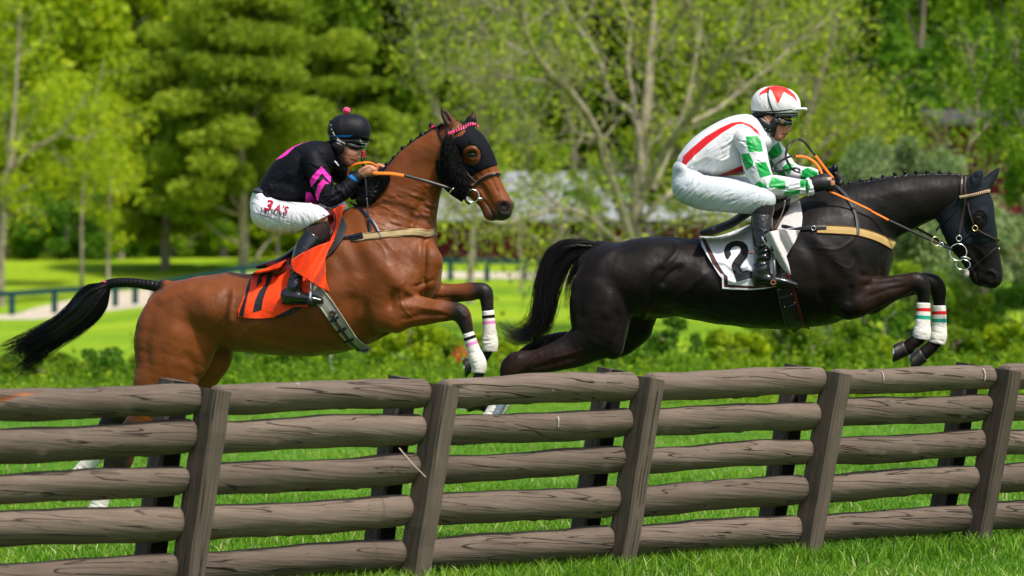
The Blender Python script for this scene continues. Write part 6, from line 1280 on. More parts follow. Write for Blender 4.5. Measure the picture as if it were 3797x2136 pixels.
# sponsor lettering on the thigh
M_redink = mat('red_print', (.42, .008, .03), .5, .3); M_blackink = mat('black_print', (.012, .012, .014), .5, .3)
def text(body, c, x, y, size, angle, material, parent, bvh, name='lettering', bold=.0, shear=0, sx=1.0, off=.007, spacing=1.0, res=2):
    """text laid on a surface; (x, y) = left end of the base line, size in crop px"""
    cu = bpy.data.curves.new(name, 'FONT'); cu.body = body; cu.size = 1.0; cu.offset = bold; cu.shear = shear; cu.space_character = spacing; cu.resolution_u = res
    ob = bpy.data.objects.new('tmp', cu); COL.objects.link(ob); dg = bpy.context.evaluated_depsgraph_get(); me = bpy.data.meshes.new_from_object(ob.evaluated_get(dg))
    V = np.array([v.co[:2] for v in me.vertices]); bpy.data.objects.remove(ob)
    a = math.radians(angle); ca, sa = math.cos(a), math.sin(a); u, v = V[:, 0] * sx * size, -V[:, 1] * size
    P = np.stack([x + u * ca - v * sa, y + u * sa + v * ca], 1); P = np.array([c(*p)[:2] for p in P])
    pos, nn = cast_path(bvh, P)
    pos += np.array([0, -off, 0])
    fc = {}
    for p in me.polygons: fc.setdefault(len(p.vertices), []).append(list(p.vertices))
    return mesh_np(name, pos, [np.array(f) for f in fc.values()], material, parent, False)
pa = coons([c4(150, 1020)[:2], c4(560, 1060)[:2]], [c4(140, 1135)[:2], c4(510, 1262)[:2]], [c4(150, 1020)[:2], c4(140, 1135)[:2]], [c4(560, 1060)[:2], c4(510, 1262)[:2]], 24, 14)
text('3', c4, 208, 1104, 158, 12, M_redink, J1, bbr, 'lettering', .022, .2, 1.1)
text("A'S", c4, 318, 1122, 112, 12, M_redink, J1, bbr, 'lettering', .014, .15, .98)
text('LEISURE', c4, 182, 1130, 78, 14, M_blackink, J1, bbr, 'lettering', .014, 0, .92, spacing=1.08)
text('MOTORHOME & CARAVAN COMPANY', c4, 172, 1160, 30, 17, M_blackink, J1, bbr, 'lettering', .0, 0, .60)
strap('patch_seam', bbr, P2(c4, [(145, 1135), (300, 1190), (500, 1262)]), 1.6, mat('seam', (.45, .45, .5), .7, .2), J1, .002, .002); strap('patch_seam', bbr, P2(c4, [(350, 1020), (470, 1035), (560, 1065), (520, 1160), (505, 1262)]), 1.4, bpy.data.materials['seam'], J1, .002, .002)
# knee and boot
solid('knee_sleeve', [[c6(850, 250, 96, -.243, .062), c6(800, 300, 96, -.262, .061), c6(760, 345, 90, -.275, .058)]], jm1, mat('brown_stocking', (.020, .010, .008), .8, .2, sheen=.2), J1, .005, .006)
M_boot = mat('black_boot_leather', (.007, .008, .010), .22, .55, coat=.4, bump=[(40, .25, .006), (300, .1, .001)])
bt = folds(9, c6, [(560, 650, 700, 780, -25, 90, 12), (640, 480, 720, 560, -15, 60, 3)], 0, .0035, 9)
o, fbt = solid('boot', [J1_shn[1:] , J1_ftn, [c6(520, 850, 38, -.31, .030), c6(530, 905, 34, -.31, .028)], [c6(610, 800, 60, -.31, .038), c6(590, 860, 62, -.31, .036)]], jm1, M_boot, J1, .0042, .006, strokes=bt, grow=.003,
    clip=keep(c6, (700, 236), (880, 345), (600, 700), Y1))
solid('boot_sole', [[c6(500, 930, 14, -.31, .026), c6(600, 940, 10, -.312, .028), c6(760, 938, 9, -.315, .038), c6(870, 930, 9, -.315, .028)]], jm1, mat('sole', (.02, .014, .01), .7, .2), J1, .004, .004)
strap('boot_seam', fbt.bvh(), P2(c6, [(628, 385), (700, 425), (730, 440), (800, 455)]), 2, M_leather, J1, .003, .002)
solid('stirrup_boot', [[c6(960, 420, 60, .33, .05), c6(900, 600, 50, .34, .045), c6(860, 760, 45, .34, .04), c6(900, 860, 34, .34, .035), c6(990, 880, 22, .34, .03)]], jm1, M_boot, J1, .006, .006)
bpy.data.objects['stirrup_boot'].name = 'boot'
# cap, peak, goggles, ear guard, chin strap
M_cap1 = cloth('black_cap_cloth', (.006, .0065, .010), .55, .2, [('blue', (.010, .16, .50), -1, 1)], .03)
o, fc1 = solid('helmet', [[c4(1045, 292, 168, 0, .098), c4(1105, 285, 168, 0, .100), c4(1160, 290, 166, 0, .098)]], jm1, M_cap1, J1, .0042, .004, smooth=2,
    clip=keep(c4, (1340, 415), (860, 385), (1100, 200), Y1),
    strokes=[_s(c4, [(1085, 120), (1030, 200), (1030, 300)], 4, -.0018), _s(c4, [(1085, 120), (1180, 160), (1270, 280), (1290, 360)], 4, -.0018), _s(c4, [(1085, 120), (940, 190), (900, 300)], 4, -.0018)],
    attrs={'blue': lambda p, f: sd_poly(p, P2(c4, [(860, 336), (1000, 338), (1150, 338), (1090, 358), (980, 360), (860, 357)]))}, grow=.001)
tag(o, 'black cap with blue band')
bh1 = fc1.bvh()
solid('cap_peak', [[c4(1130, 362, 10, 0, .085), c4(1210, 352, 10, 0, .085), c4(1290, 370, 9, 0, .075), c4(1345, 402, 7, 0, .045)]], jm1, M_cap1, J1, .0035, .003, attrs={'blue': lambda p, f: np.full(len(p), -9.)})
pom, fp = solid('pompom', [[c4(1074, 86, 36, 0, .021)]], jm1, mat('pink_pompom', (.9, .06, .22), .95, .1, sheen=.5), J1, .003, .004, noise=(.0022, .012, 3, 40))
solid('helmet_lining', [[c4(960, 392, 60, 0, .088), c4(1040, 410, 50, 0, .092), c4(1200, 400, 40, 0, .085)]], jm1, mat('lining', (.006, .006, .007), .8, .2), J1, .004, .005)
solid('ear_guard', [[c4(965, 450, 48, -.078, .016), c4(1000, 470, 52, -.075, .016), c4(990, 510, 40, -.07, .014)]], jm1, M_leather, J1, .004, .004)
M_lens = mat('dark_lens', (.004, .004, .005), .06, .8, coat=1.0); M_chrome = mat('bright_trim', (.25, .26, .25), .35, .5, .7)
solid('goggles', [[c4(1075, 425, 36, -.055, .028), c4(1130, 450, 52, -.040, .040), c4(1200, 462, 52, -.012, .052), c4(1240, 458, 44, .012, .045)]], jm1, M_lens, J1, .0035, .004)
solid('goggles', [[c4(1150, 405, 22, -.065, .020), c4(1230, 408, 22, -.045, .040), c4(1290, 412, 16, -.02, .040)]], jm1, M_lens, J1, .0035, .004)
free_strap('goggles_trim', px_pts(c4, [(1215, 385, -.088), (1208, 415, -.088)], jm1), .003, .003, M_chrome, J1); free_strap('goggles_trim', px_pts(c4, [(1215, 420, -.088), (1300, 432, -.068)], jm1), .003, .003, M_chrome, J1)
free_strap('goggles_trim', px_pts(c4, [(1075, 462, -.084), (1120, 500, -.082), (1170, 522, -.070), (1215, 495, -.060), (1245, 500, -.05), (1275, 470, -.03)], jm1), .0018, .0018, M_chrome, J1)
gs = strap('goggles_strap', bh1, P2(c4, [(912, 190), (920, 280), (950, 350), (985, 380), (1068, 430)]), 7, M_leather, J1, .003, .004)
free_strap('goggles_strap', px_pts(c4, [(955, 352, -.104), (985, 380, -.106), (1030, 405, -.102), (1068, 428, -.094)], jm1), .011, .003, M_leather, J1)
M_wink = mat('white_print', (.75, .75, .75), .5, .3)
class Flat:
    def __init__(s, Y): s.Y = Y
    def ray_cast(s, o, d, L): t = (s.Y - o.y) / d.y; return o + d * t, Vector((0, -1, 0))
text('KO', c4, 972, 390, 28, 32, M_wink, J1, Flat(Y1 - .1085), 'lettering', .03)
for (a, b) in (((928, 308), (948, 350)), ((936, 303), (955, 345)), ((1012, 400), (1062, 424)), ((1014, 408), (1060, 431))): free_strap('strap_stripe', px_pts(c4, [(*a, -.108), (*b, -.1065 if b[0] < 1000 else -.098)], jm1), .0016, .002, M_wink, J1)
for (x, y) in ((912, 234), (919, 279)): blob('strap_star', W(*c4(x, y)[:2], Y1 - .104), .003, M_wink, J1, 4)
free_strap('chin_strap', px_pts(c4, [(1000, 530, -.062), (1010, 580, -.056), (1040, 640, -.045), (1085, 672, -.02)], jm1), .013, .003, M_leather, J1)
free_strap('chin_strap', px_pts(c4, [(940, 480, -.068), (990, 570, -.060), (1020, 610, -.050)], jm1), .010, .003, M_leather, J1)
solid('collar', [[c4(890, 470, 74, 0, .070), c4(925, 540, 80, 0, .066), c4(960, 610, 70, 0, .060), (c4(1000, 650, 46, 0, .048))]], jm1, M_silk1, J1, .0045, .006, attrs={'pink': lambda p, f: np.full(len(p), -9.)})
bl = solid('collar_badge', [[c4(945, 605, 8, -.064, .004), c4(965, 625, 10, -.060, .004), c4(990, 655, 7, -.054, .004)]], jm1, M_wink, J1, .003, .002)
# whip
wk = thing('riding_whip', 'black riding whip with red wrapped top, held upright by the rider in black', 'whip', W(*c9(700, 560)[:2], Y1 - .22).tolist())
wp = lambda x, y, l=-.23: W(*c9(x, y)[:2], Y1 + l)
free_strap('handle', [wp(662, 300, -.19), wp(668, 360, -.195), wp(680, 420, -.20), wp(700, 560, -.205), wp(715, 700, -.22), wp(722, 840, -.235)], [.020, .018, .017, .017, .015, .012], [.020, .018, .017, .017, .015, .012], M_leather, wk, tube=True, up=(0, -1, 0))
free_strap('shaft', [wp(722, 840, -.235), wp(738, 980, -.245), wp(748, 1120, -.255)], .0085, .0085, mat('shaft_thread', (.03, .035, .045), .35, .5, bump=(300, .8, .002)), wk, tube=True)
free_strap('flap', [wp(748, 1110, -.255), wp(758, 1230, -.26), wp(770, 1340, -.27), wp(775, 1500, -.28)], [.010, .022, .027, .027], [.006, .008, .008, .006], M_leather, wk)
M_redw = mat('red_wrap', (.28, .012, .015), .6, .3)
for k in range(4): blob('knob', wp(680 + 4 * math.sin(k * 2), 232 + 22 * k, -.185), .0125, M_redw, wk, 6, (1.1, 1, .75))

# ---------------------------------------------------------------- rider in white, red and green
jm2 = lambda sx: mid2(2800) + 0 * np.asarray(sx, float)
Y2 = float(jm2(0))
J2 = thing('person', 'rider in white silks with red stripe, green checked sleeves and a red and white cap', 'person', W(2800, 1050, Y2).tolist(), 'riders on the race horses')
J2_torso = [d3(260, 980, 110, 0, .14), d3(330, 880, 150, 0, .145), d3(470, 790, 205, 0, .155), d3(640, 700, 235, 0, .17), d3(800, 600, 215, 0, .17), d3(900, 540, 165, 0, .14)]
J2_pelvis = [d3(240, 960, 110, 0, .15), d3(290, 1080, 160, 0, .155)]
J2_thn = [d3(310, 1150, 178, -.09, .10), d3(480, 1205, 180, -.14, .10), d3(680, 1225, 178, -.18, .095), d3(880, 1255, 165, -.21, .085), d3(1050, 1275, 150, -.235, .075), d3(1110, 1280, 120, -.24, .07)]
J2_thf = [d3(360, 1100, 150, .09, .09), d3(700, 1150, 130, .17, .08), d3(950, 1170, 120, .22, .07), d3(1120, 1220, 100, .24, .065)]
J2_shn = [d4(1000, 190, 108, -.245, .064), d4(990, 300, 104, -.26, .062), d4(990, 430, 96, -.28, .058), d4(992, 560, 82, -.295, .052), d4(995, 680, 76, -.30, .046), d4(985, 790, 78, -.305, .044)]
J2_ftn = [d4(960, 860, 62, -.305, .036), d4(1060, 885, 54, -.31, .040), d4(1200, 905, 40, -.31, .042), d4(1320, 938, 22, -.31, .030)]
J2_arn = [d3(900, 620, 120, -.165, .064), d3(985, 720, 142, -.195, .066), d3(1020, 880, 142, -.215, .064), d3(1075, 1040, 128, -.225, .06), d3(1120, 1120, 118, -.225, .056), d3(1250, 1125, 108, -.22, .052), d3(1400, 1140, 98, -.21, .047), d3(1530, 1145, 80, -.20, .042)]
J2_arf = [d3(1130, 660, 120, .14, .062), d3(1230, 790, 120, .18, .06), d3(1330, 930, 112, .20, .056), d3(1450, 1000, 96, .19, .05), d3(1600, 1010, 78, .16, .044), d3(1680, 1020, 62, .14, .038)]
jg = Field(jm2, b=.007, h=.0042)
for nd in (J2_torso, J2_pelvis, J2_thn, J2_thf, J2_shn, J2_ftn): jg.chain(nd, grow=-.013)
for nd in (J2_arn, J2_arf): jg.chain(nd, grow=-.012)
jg.chain([d3(960, 520, 105, 0, .065), d3(1080, 500, 105, 0, .058), d3(1150, 430, 110, 0, .06)])
jg.chain([d3(1190, 330, 158, 0, .074), d3(1260, 330, 158, 0, .074)])
jg.chain([d3(1180, 440, 120, 0, .068), d3(1240, 520, 84, 0, .058), d3(1262, 590, 56, 0, .042), d3(1270, 618, 34, 0, .026)], b=.006)
jg.chain([d3(1310, 440, 66, 0, .054), d3(1330, 500, 48, 0, .042), d3(1320, 560, 36, 0, .034), d3(1290, 600, 34, 0, .028)], b=.006)
jg.chain([d3(1365, 460, 16, 0, .009), d3(1385, 500, 18, 0, .010), d3(1392, 522, 18, 0, .013)], b=.004); jg.chain([d3(1375, 530, 13, -.012, .008)], b=.003); jg.chain([d3(1375, 530, 13, .012, .008)], b=.003)
jg.chain([d3(1340, 558, 17, 0, .022), d3(1355, 565, 11, 0, .012)], b=.0035); jg.chain([d3(1315, 598, 19, 0, .018), d3(1322, 600, 12, 0, .012)], b=.0035)
jg.chain([d3(1130, 385, 26, -.068, .009), d3(1145, 415, 26, -.070, .009), d3(1150, 440, 16, -.068, .008)], b=.004)
# near glove with bare finger tips
jg.chain([d3(1590, 1120, 74, -.20, .034), d3(1660, 1110, 86, -.20, .036), d3(1730, 1100, 84, -.20, .036)], b=.005)
for k, (dy, l) in enumerate(((-46, -.205), (-14, -.212), (20, -.212), (54, -.206))):
    jg.chain([d3(1740, 1092 + dy, 25, l, .0115), d3(1810, 1096 + dy * .95, 25, l - .003, .011), d3(1850, 1112 + dy * .8, 22, l + .006, .0105), d3(1835, 1138 + dy * .6, 21, l + .020, .010), d3(1790, 1140 + dy * .6, 19, l + .028, .009)], b=.0025)
jg.chain([d3(1680, 1050, 32, -.19, .014), d3(1750, 1020, 28, -.19, .013), d3(1810, 1035, 23, -.195, .011), d3(1828, 1052, 17, -.20, .010)], b=.003)
jg.chain([d3(1830, 1085, 22, -.215, .010), d3(1848, 1100, 20, -.21, .010)], b=.003)
# far glove
jg.chain([d3(1720, 1010, 55, .13, .030), d3(1800, 990, 62, .11, .032), d3(1880, 1010, 56, .09, .030)], b=.005)
for k in range(4): jg.chain([d3(1880 + 4 * k, 990 + 18 * k, 20, .07 - .004 * k, .010), d3(1925 + 4 * k, 1020 + 20 * k, 20, .065, .010), d3(1945 + 3 * k, 1065 + 14 * k, 18, .06, .0095), d3(1925, 1095 + 8 * k, 16, .05, .009)], b=.0025)
jg.chain([d3(1830, 960, 26, .08, .013), d3(1865, 985, 22, .06, .012), d3(1890, 1015, 18, .055, .010)], b=.003)
jg.build(smooth=2)
jg.strokes([_s(d3, [(1300, 575), (1330, 580), (1352, 582)], 5, -.006, 0), _s(d3, [(1345, 540), (1310, 560), (1290, 600)], 6, -.0022, -1), _s(d3, [(1250, 500), (1280, 540), (1270, 590)], 8, -.0018, -1), _s(d3, [(1225, 520), (1245, 560), (1255, 600)], 6, -.0016, -1),
            _s(d3, [(1230, 570), (1260, 600), (1285, 610)], 6, .0014, -1), _s(d3, [(1130, 390), (1150, 400), (1150, 430)], 7, -.005, -1), _s(d3, [(1290, 620), (1310, 622)], 7, -.002, 0)])
px = jg.px()
gl = np.maximum(sd_poly(px, P2(d3, [(1570, 1000), (1700, 960), (1800, 900), (1920, 950), (1990, 1060), (1975, 1140), (1930, 1160), (1880, 1160), (1850, 1200), (1800, 1225), (1560, 1240)])), -50)
tips = np.maximum.reduce([sd_poly(px, P2(d3, [(1790, 1040), (1835, 1030), (1838, 1060), (1795, 1062)])), sd_poly(px, P2(d3, [(1825, 1080), (1868, 1066), (1872, 1115), (1835, 1125)])), sd_poly(px, P2(d3, [(1938, 1120), (1966, 1118), (1966, 1145), (1938, 1145)]))])
lips = sd_poly(px, P2(d3, [(1300, 572), (1335, 560), (1368, 555), (1362, 580), (1340, 612), (1305, 606)]))
hairm = sd_poly(px, P2(d3, [(970, 40), (1520, 40), (1520, 380), (1200, 395), (1170, 370), (1100, 385), (1090, 470), (1040, 440)]))
BJ2 = jg.mesh('body', M_skin, J2, {'lips': lips, 'glove': np.minimum(gl, -tips), 'hair': hairm}); bj2 = jg.bvh()
teeth = free_strap('teeth', px_pts(d3, [(1322, 578, -.012), (1338, 580, -.010)], jm2), .005, .004, M_wink, J2)
# silks
red = (.62, .008, .012); grn = (.0, .30, .05)
stripe = P2(d3, [(222, 900), (240, 810), (330, 725), (480, 600), (640, 505), (760, 450), (860, 435), (960, 465), (1040, 530), (1075, 600), (1075, 645), (1040, 575), (960, 500), (880, 465), (820, 468), (760, 500), (660, 560), (520, 665), (380, 790), (290, 880), (262, 925)])
bel = P2(d3, [(600, 1020), (720, 975), (860, 915), (930, 900), (935, 950), (800, 1015), (700, 1060)])
M_silk2 = cloth('white_silk', (.68, .68, .72), .42, .4, [('stripe', red, -1.2, 1.2)], .15, var=.03, vscale=6)
jst = folds(15, d3, [(330, 820, 700, 960, -28, 170, 16), (650, 560, 860, 760, -50, 150, 10), (560, 480, 960, 620, -25, 120, 8), (230, 760, 420, 960, -60, 110, 8), (500, 640, 800, 800, -40, 140, 8)], 0, .0026, 9)
o, f2 = solid('jersey', [J2_torso, [d3(560, 820, 210, 0, .16), d3(760, 820, 190, 0, .155), d3(830, 860, 150, 0, .14)], [d3(1000, 520, 125, 0, .09), d3(1060, 560, 110, 0, .075), (d3(1110, 640, 80, 0, .07))], [d3(900, 560, 180, 0, .14), d3(1000, 640, 140, 0, .14), d3(1090, 700, 90, .06, .10)]], jm2, M_silk2, J2, .0045, .010,
    clip=both(keep(d3, (150, 930), (440, 1085), (600, 700), Y2), keep(d3, (380, 1085), (1500, 1115), (600, 700), Y2)), strokes=jst,
    attrs={'stripe': lambda p, f: np.maximum(sd_poly(p, stripe), sd_poly(p, bel))}, grow=.003)
tag(o, 'white silk jacket with red hoop')
# checks on the sleeves: (u along arm, v around) cells laid out as printed panels
nearg = [[(912, 598), (1040, 592), (1075, 640), (1100, 760), (945, 765), (925, 680)], [(860, 785), (950, 775), (1000, 880), (985, 920), (920, 965), (880, 870)], [(1005, 885), (1130, 868), (1190, 1010), (1068, 1045), (1035, 940)],
         [(1000, 1120), (1060, 1075), (1140, 1120), (1125, 1240), (1040, 1190)], [(1195, 1030), (1345, 1070), (1335, 1175), (1160, 1140), (1170, 1080)], [(1340, 1185), (1500, 1170), (1495, 1210), (1310, 1262), (1315, 1230)], [(1495, 1065), (1545, 1060), (1545, 1150), (1500, 1150)], [(1545, 1060), (1580, 1060), (1605, 1140), (1580, 1215), (1555, 1160)]]
farg = [[(1140, 760), (1270, 650), (1310, 760), (1290, 800), (1190, 850)], [(1130, 860), (1190, 850), (1260, 950), (1200, 960)], [(1300, 940), (1370, 870), (1440, 910), (1380, 1010)], [(1500, 1060), (1520, 960), (1580, 930), (1700, 990), (1640, 1060)], [(1240, 980), (1330, 970), (1360, 1070), (1300, 1060)]]
gm = lambda ps: (lambda p, f: np.maximum.reduce([sd_poly(p, P2(d3, q_)) for q_ in ps]))
M_slv = cloth('white_green_silk', (.68, .68, .72), .40, .4, [('green', grn, -1.2, 1.2)], .15)
o, _f = solid('sleeve', [J2_arn], jm2, M_slv, J2, .0045, .006, strokes=folds(16, d3, [(860, 640, 1100, 760, 20, 110, 10), (900, 850, 1130, 1000, 35, 110, 10), (1000, 1080, 1180, 1220, 60, 110, 10), (1180, 1060, 1560, 1210, -10, 130, 20)], 0, .0034, 8), attrs={'green': gm(nearg)}, grow=.001,
    clip=keep(d3, (1575, 1230), (1560, 1050), (1200, 1100), Y2))
tag(o, 'near sleeve in white and green checks')
solid('cuff', [[d3(1545, 1140, 90, -.20, .046), d3(1590, 1140, 98, -.20, .048)]], jm2, M_slv, J2, .004, .004, clip=both(keep(d3, (1622, 1240), (1582, 1050), (1500, 1100), Y2), keep(d3, (1530, 1040), (1545, 1240), (1590, 1140), Y2)), attrs={'green': gm(nearg[-1:])}, noise=(.002, .03, 4))
o, _f = solid('sleeve', [J2_arf], jm2, M_slv, J2, .0045, .006, strokes=folds(17, d3, [(1150, 660, 1400, 950, 50, 110, 14), (1400, 930, 1680, 1060, 30, 90, 12)], 0, .003, 8), attrs={'green': gm(farg)}, grow=.001)
M_white2 = cloth('pale_breeches', (.52, .56, .59), .46, .35, [('grass', (.33, .36, .22), -14, 40)], .1, var=.05, vscale=6)
bst = folds(18, d3, [(180, 1000, 420, 1260, -50, 180, 16), (600, 1200, 1000, 1380, -38, 190, 12), (950, 1180, 1200, 1380, -60, 110, 10), (300, 1100, 560, 1300, -50, 140, 10)], 0, .0030, 8)
o, fb2 = solid('breeches', [J2_pelvis, J2_thn, J2_thf], jm2, M_white2, J2, .0045, .010, strokes=bst, grow=.004,
    clip=both(lambda x, y, z: np.maximum(keep(d3, (150, 852), (480, 1035), (300, 1200), Y2)(x, y, z), keep(d3, (470, 900), (470, 1100), (600, 1000), Y2)(x, y, z)), near_only(keep(d3, (960, 1435), (1240, 1320), (600, 1200), Y2), Y2 - .02)),
    attrs={'grass': lambda p, f: sd_poly(p, P2(d3, [(400, 1200), (520, 1180), (560, 1290), (430, 1310)]))})
solid('knee_sleeve', [[d4(1010, 180, 102, -.245, .062), d4(1000, 240, 100, -.255, .061), d4(995, 300, 90, -.265, .058)]], jm2, mat('black_stocking', (.008, .008, .010), .8, .2, sheen=.2), J2, .005, .006)
bt = folds(19, d4, [(930, 560, 1070, 790, -20, 110, 22), (930, 430, 1070, 560, -70, 90, 5)], 0, .005, 10)
o, fbt2 = solid('boot', [J2_shn[1:], J2_ftn, [d4(930, 850, 40, -.305, .032), d4(935, 910, 34, -.305, .028)], [d4(985, 800, 72, -.305, .040), d4(975, 870, 66, -.305, .036)]], jm2, M_boot, J2, .0042, .006, strokes=bt, grow=.003,
    clip=keep(d4, (860, 250), (1120, 262), (1000, 600), Y2))
M_croc = mat('crackled_boot_top', (.010, .010, .010), .35, .5, bump=[(70, 1.0, .006)], coat=.3)
solid('boot_cuff', [[d4(990, 255, 108, -.255, .068), d4(988, 340, 104, -.27, .066), d4(988, 430, 98, -.28, .062)]], jm2, M_croc, J2, .0042, .004, clip=both(keep(d4, (860, 258), (1120, 262), (990, 340), Y2), keep(d4, (1120, 425), (860, 425), (990, 340), Y2)))
solid('boot_sole', [[d4(915, 942, 8, -.305, .026), d4(1040, 940, 8, -.31, .030), d4(1200, 950, 8, -.31, .036), d4(1340, 965, 6, -.31, .026)]], jm2, bpy.data.materials['sole'], J2, .004, .004)
free_strap('spur', px_pts(d4, [(915, 612, -.345), (880, 630, -.345), (850, 628, -.335)], jm2), .009, .008, M_tanleather, J2)
solid('far_boot', [[d4(1060, 300, 90, .26, .06), d4(1040, 500, 80, .30, .05), d4(1030, 760, 66, .31, .045), d4(1080, 870, 44, .31, .038), d4(1230, 905, 26, .31, .03)]], jm2, M_boot, J2, .006, .006); bpy.data.objects['far_boot'].name = 'boot'
# cap
def cap_red(p, f):
    A = [(1055, 165), (1065, 130), (1120, 85), (1160, 62), (1240, 45), (1350, 70), (1440, 150), (1475, 235), (1420, 175), (1325, 120), (1258, 252), (1195, 110), (1170, 92), (1150, 128), (1100, 135)]
    return sd_poly(p, P2(d3, A))
M_cap2 = cloth('white_cap_cloth', (.70, .69, .70), .5, .35, [('red', (.72, .022, .010), -1.2, 1.2), ('piping', (.03, .035, .05), -1, 1)], .25)
o, fc2 = solid('helmet', [[d3(1170, 260, 198, 0, .098), d3(1240, 250, 196, 0, .102), d3(1310, 268, 192, 0, .098)]], jm2, M_cap2, J2, .0042, .004, smooth=2, clip=keep(d3, (1520, 345), (960, 362), (1250, 200), Y2),
    strokes=folds(20, d3, [(1000, 150, 1480, 300, 70, 60, 14)], 0, .0014, 6), attrs={'red': cap_red, 'piping': lambda p, f: sd_poly(p, P2(d3, [(965, 316), (1080, 326), (1250, 320), (1400, 303), (1500, 288), (1500, 303), (1400, 318), (1250, 338), (1080, 342), (965, 332)]))}, grow=.001)
tag(o, 'white cap with red pointed top'); bh2 = fc2.bvh()
solid('cap_peak', [[d3(1340, 325, 12, 0, .088), d3(1420, 315, 13, 0, .085), d3(1500, 305, 17, 0, .070), d3(1555, 306, 20, 0, .045)]], jm2, M_cap2, J2, .0035, .003, attrs={'red': lambda p, f: np.full(len(p), -9.), 'piping': lambda p, f: np.full(len(p), -9.)})
solid('helmet_lining', [[d3(1030, 370, 50, 0, .075), d3(1120, 355, 40, 0, .088), d3(1300, 350, 40, 0, .088)]], jm2, bpy.data.materials['lining'], J2, .004, .005)
strap('goggles_strap', bh2, P2(d3, [(1160, 85), (1155, 150), (1170, 230), (1200, 310), (1235, 360)]), 5, M_leather, J2, .003, .004)
solid('goggles', [[d3(1270, 425, 42, -.060, .028), d3(1330, 450, 46, -.040, .034), d3(1385, 452, 40, -.008, .046)]], jm2, M_lens, J2, .0035, .004)
solid('goggles', [[d3(1250, 365, 34, -.06, .026), d3(1350, 372, 36, -.03, .050), d3(1450, 372, 36, 0, .06)]], jm2, mat('green_tint_lens', (.006, .014, .012), .08, .8, coat=1.0), J2, .0035, .004)
ys = np.array([(1296, 420), (1322, 418), (1326, 442), (1300, 448), (1296, 420)]); free_strap('goggles_emblem', px_pts(d3, [(x, y, -.0925) for x, y in ys], jm2), .0018, .002, mat('yellow_print', (.75, .5, .02), .5, .3), J2)
solid('ear_guard', [[d3(1075, 430, 46, -.062, .016), d3(1110, 470, 56, -.066, .018), d3(1180, 500, 56, -.066, .018), d3(1230, 440, 40, -.070, .014)]], jm2, M_leather, J2, .004, .004)
for (x, y) in ((1128, 515), (1172, 528)): blob('stud', W(*d3(x, y)[:2], Y2 - .086), .0035, M_chrome, J2, 5)
free_strap('chin_strap', px_pts(d3, [(1240, 470, -.070), (1215, 560, -.060), (1200, 600, -.050)], jm2), .018, .004, M_leather, J2)
M_collar2 = mat('dark_green_collar', (.004, .035, .02), .6, .3)
o, fcl = solid('collar', [[d3(1040, 450, 55, 0, .066), d3(1090, 540, 62, 0, .066), d3(1140, 610, 48, 0, .060)]], jm2, M_collar2, J2, .0045, .005, grow=.002)
bcl = fcl.bvh(); text('Potter', d3, 1085, 528, 50, 60, M_wink, J2, bcl, 'lettering', .02, 0, .85); text('Group', d3, 1070, 560, 44, 62, mat('teal_print', (.05, .4, .3), .5, .3), J2, bcl, 'lettering', .01, 0, .75)
wk2 = thing('riding_whip', 'short black whip handle poking up from the far glove of the rider in white', 'whip', W(*d3(1870, 960)[:2], Y2 + .06).tolist())
wq = lambda x, y, l=.06: W(*d3(x, y)[:2], Y2 + l)
free_strap('handle', [wq(1866, 935), wq(1870, 1000), wq(1890, 1090), wq(1940, 1200, .09), wq(1990, 1300, .12)], .017, .017, M_leather, wk2, tube=True); blob('knob', wq(1870, 940), .0205, M_leather, wk2, 7, (1, 1, 1.1), .05)
# ================================================================ SADDLES, NUMBER CLOTHS, GIRTHS
def drape(name, grid_px, surf, material, parent, off, mid, lat0=-.27, ripple=0, seed=0, attrs=None, th=.003, lift=None):
    """cloth laid on a body: each grid pixel is carried to the surface; above the back it keeps its neighbours' depth"""
    nv, nu = grid_px.shape[:2]; pos = np.full((nv, nu, 3), np.nan); hit = np.zeros((nv, nu), bool)
    for i in range(nv):
        for j in range(nu):
            a, n = cast(surf, *grid_px[i, j])
            if a is not None: pos[i, j] = a; hit[i, j] = True
    dep = np.where(hit, pos[..., 1], np.nan)
    base = np.nanmedian(dep) if hit.any() else mid(grid_px[0, 0, 0]) + lat0
    d = np.where(np.isnan(dep), base, dep)
    for _ in range(6):   # cloth bridges hollows
        q = np.pad(d, 1, mode='edge'); d = np.minimum(d + .0, (q[:-2, 1:-1] + q[2:, 1:-1] + q[1:-1, :-2] + q[1:-1, 2:]) / 4)
    rng = np.random.default_rng(seed); d = d - off
    if ripple:
        G = grid_px
        for k in range(9):
            a = rng.uniform(-.5, .5); f = rng.uniform(.012, .045); d += ripple / 3 * np.sin((G[..., 0] * math.cos(a) + G[..., 1] * math.sin(a)) * f * 2 + rng.uniform(0, 6.28))
    if lift is not None: d = d + lift(grid_px)
    P = W(grid_px[..., 0], grid_px[..., 1], d)
    at = {k: fn(grid_px.reshape(-1, 2)) for k, fn in (attrs or {}).items()}
    return grid_mesh(name, P, material, parent, th, at)
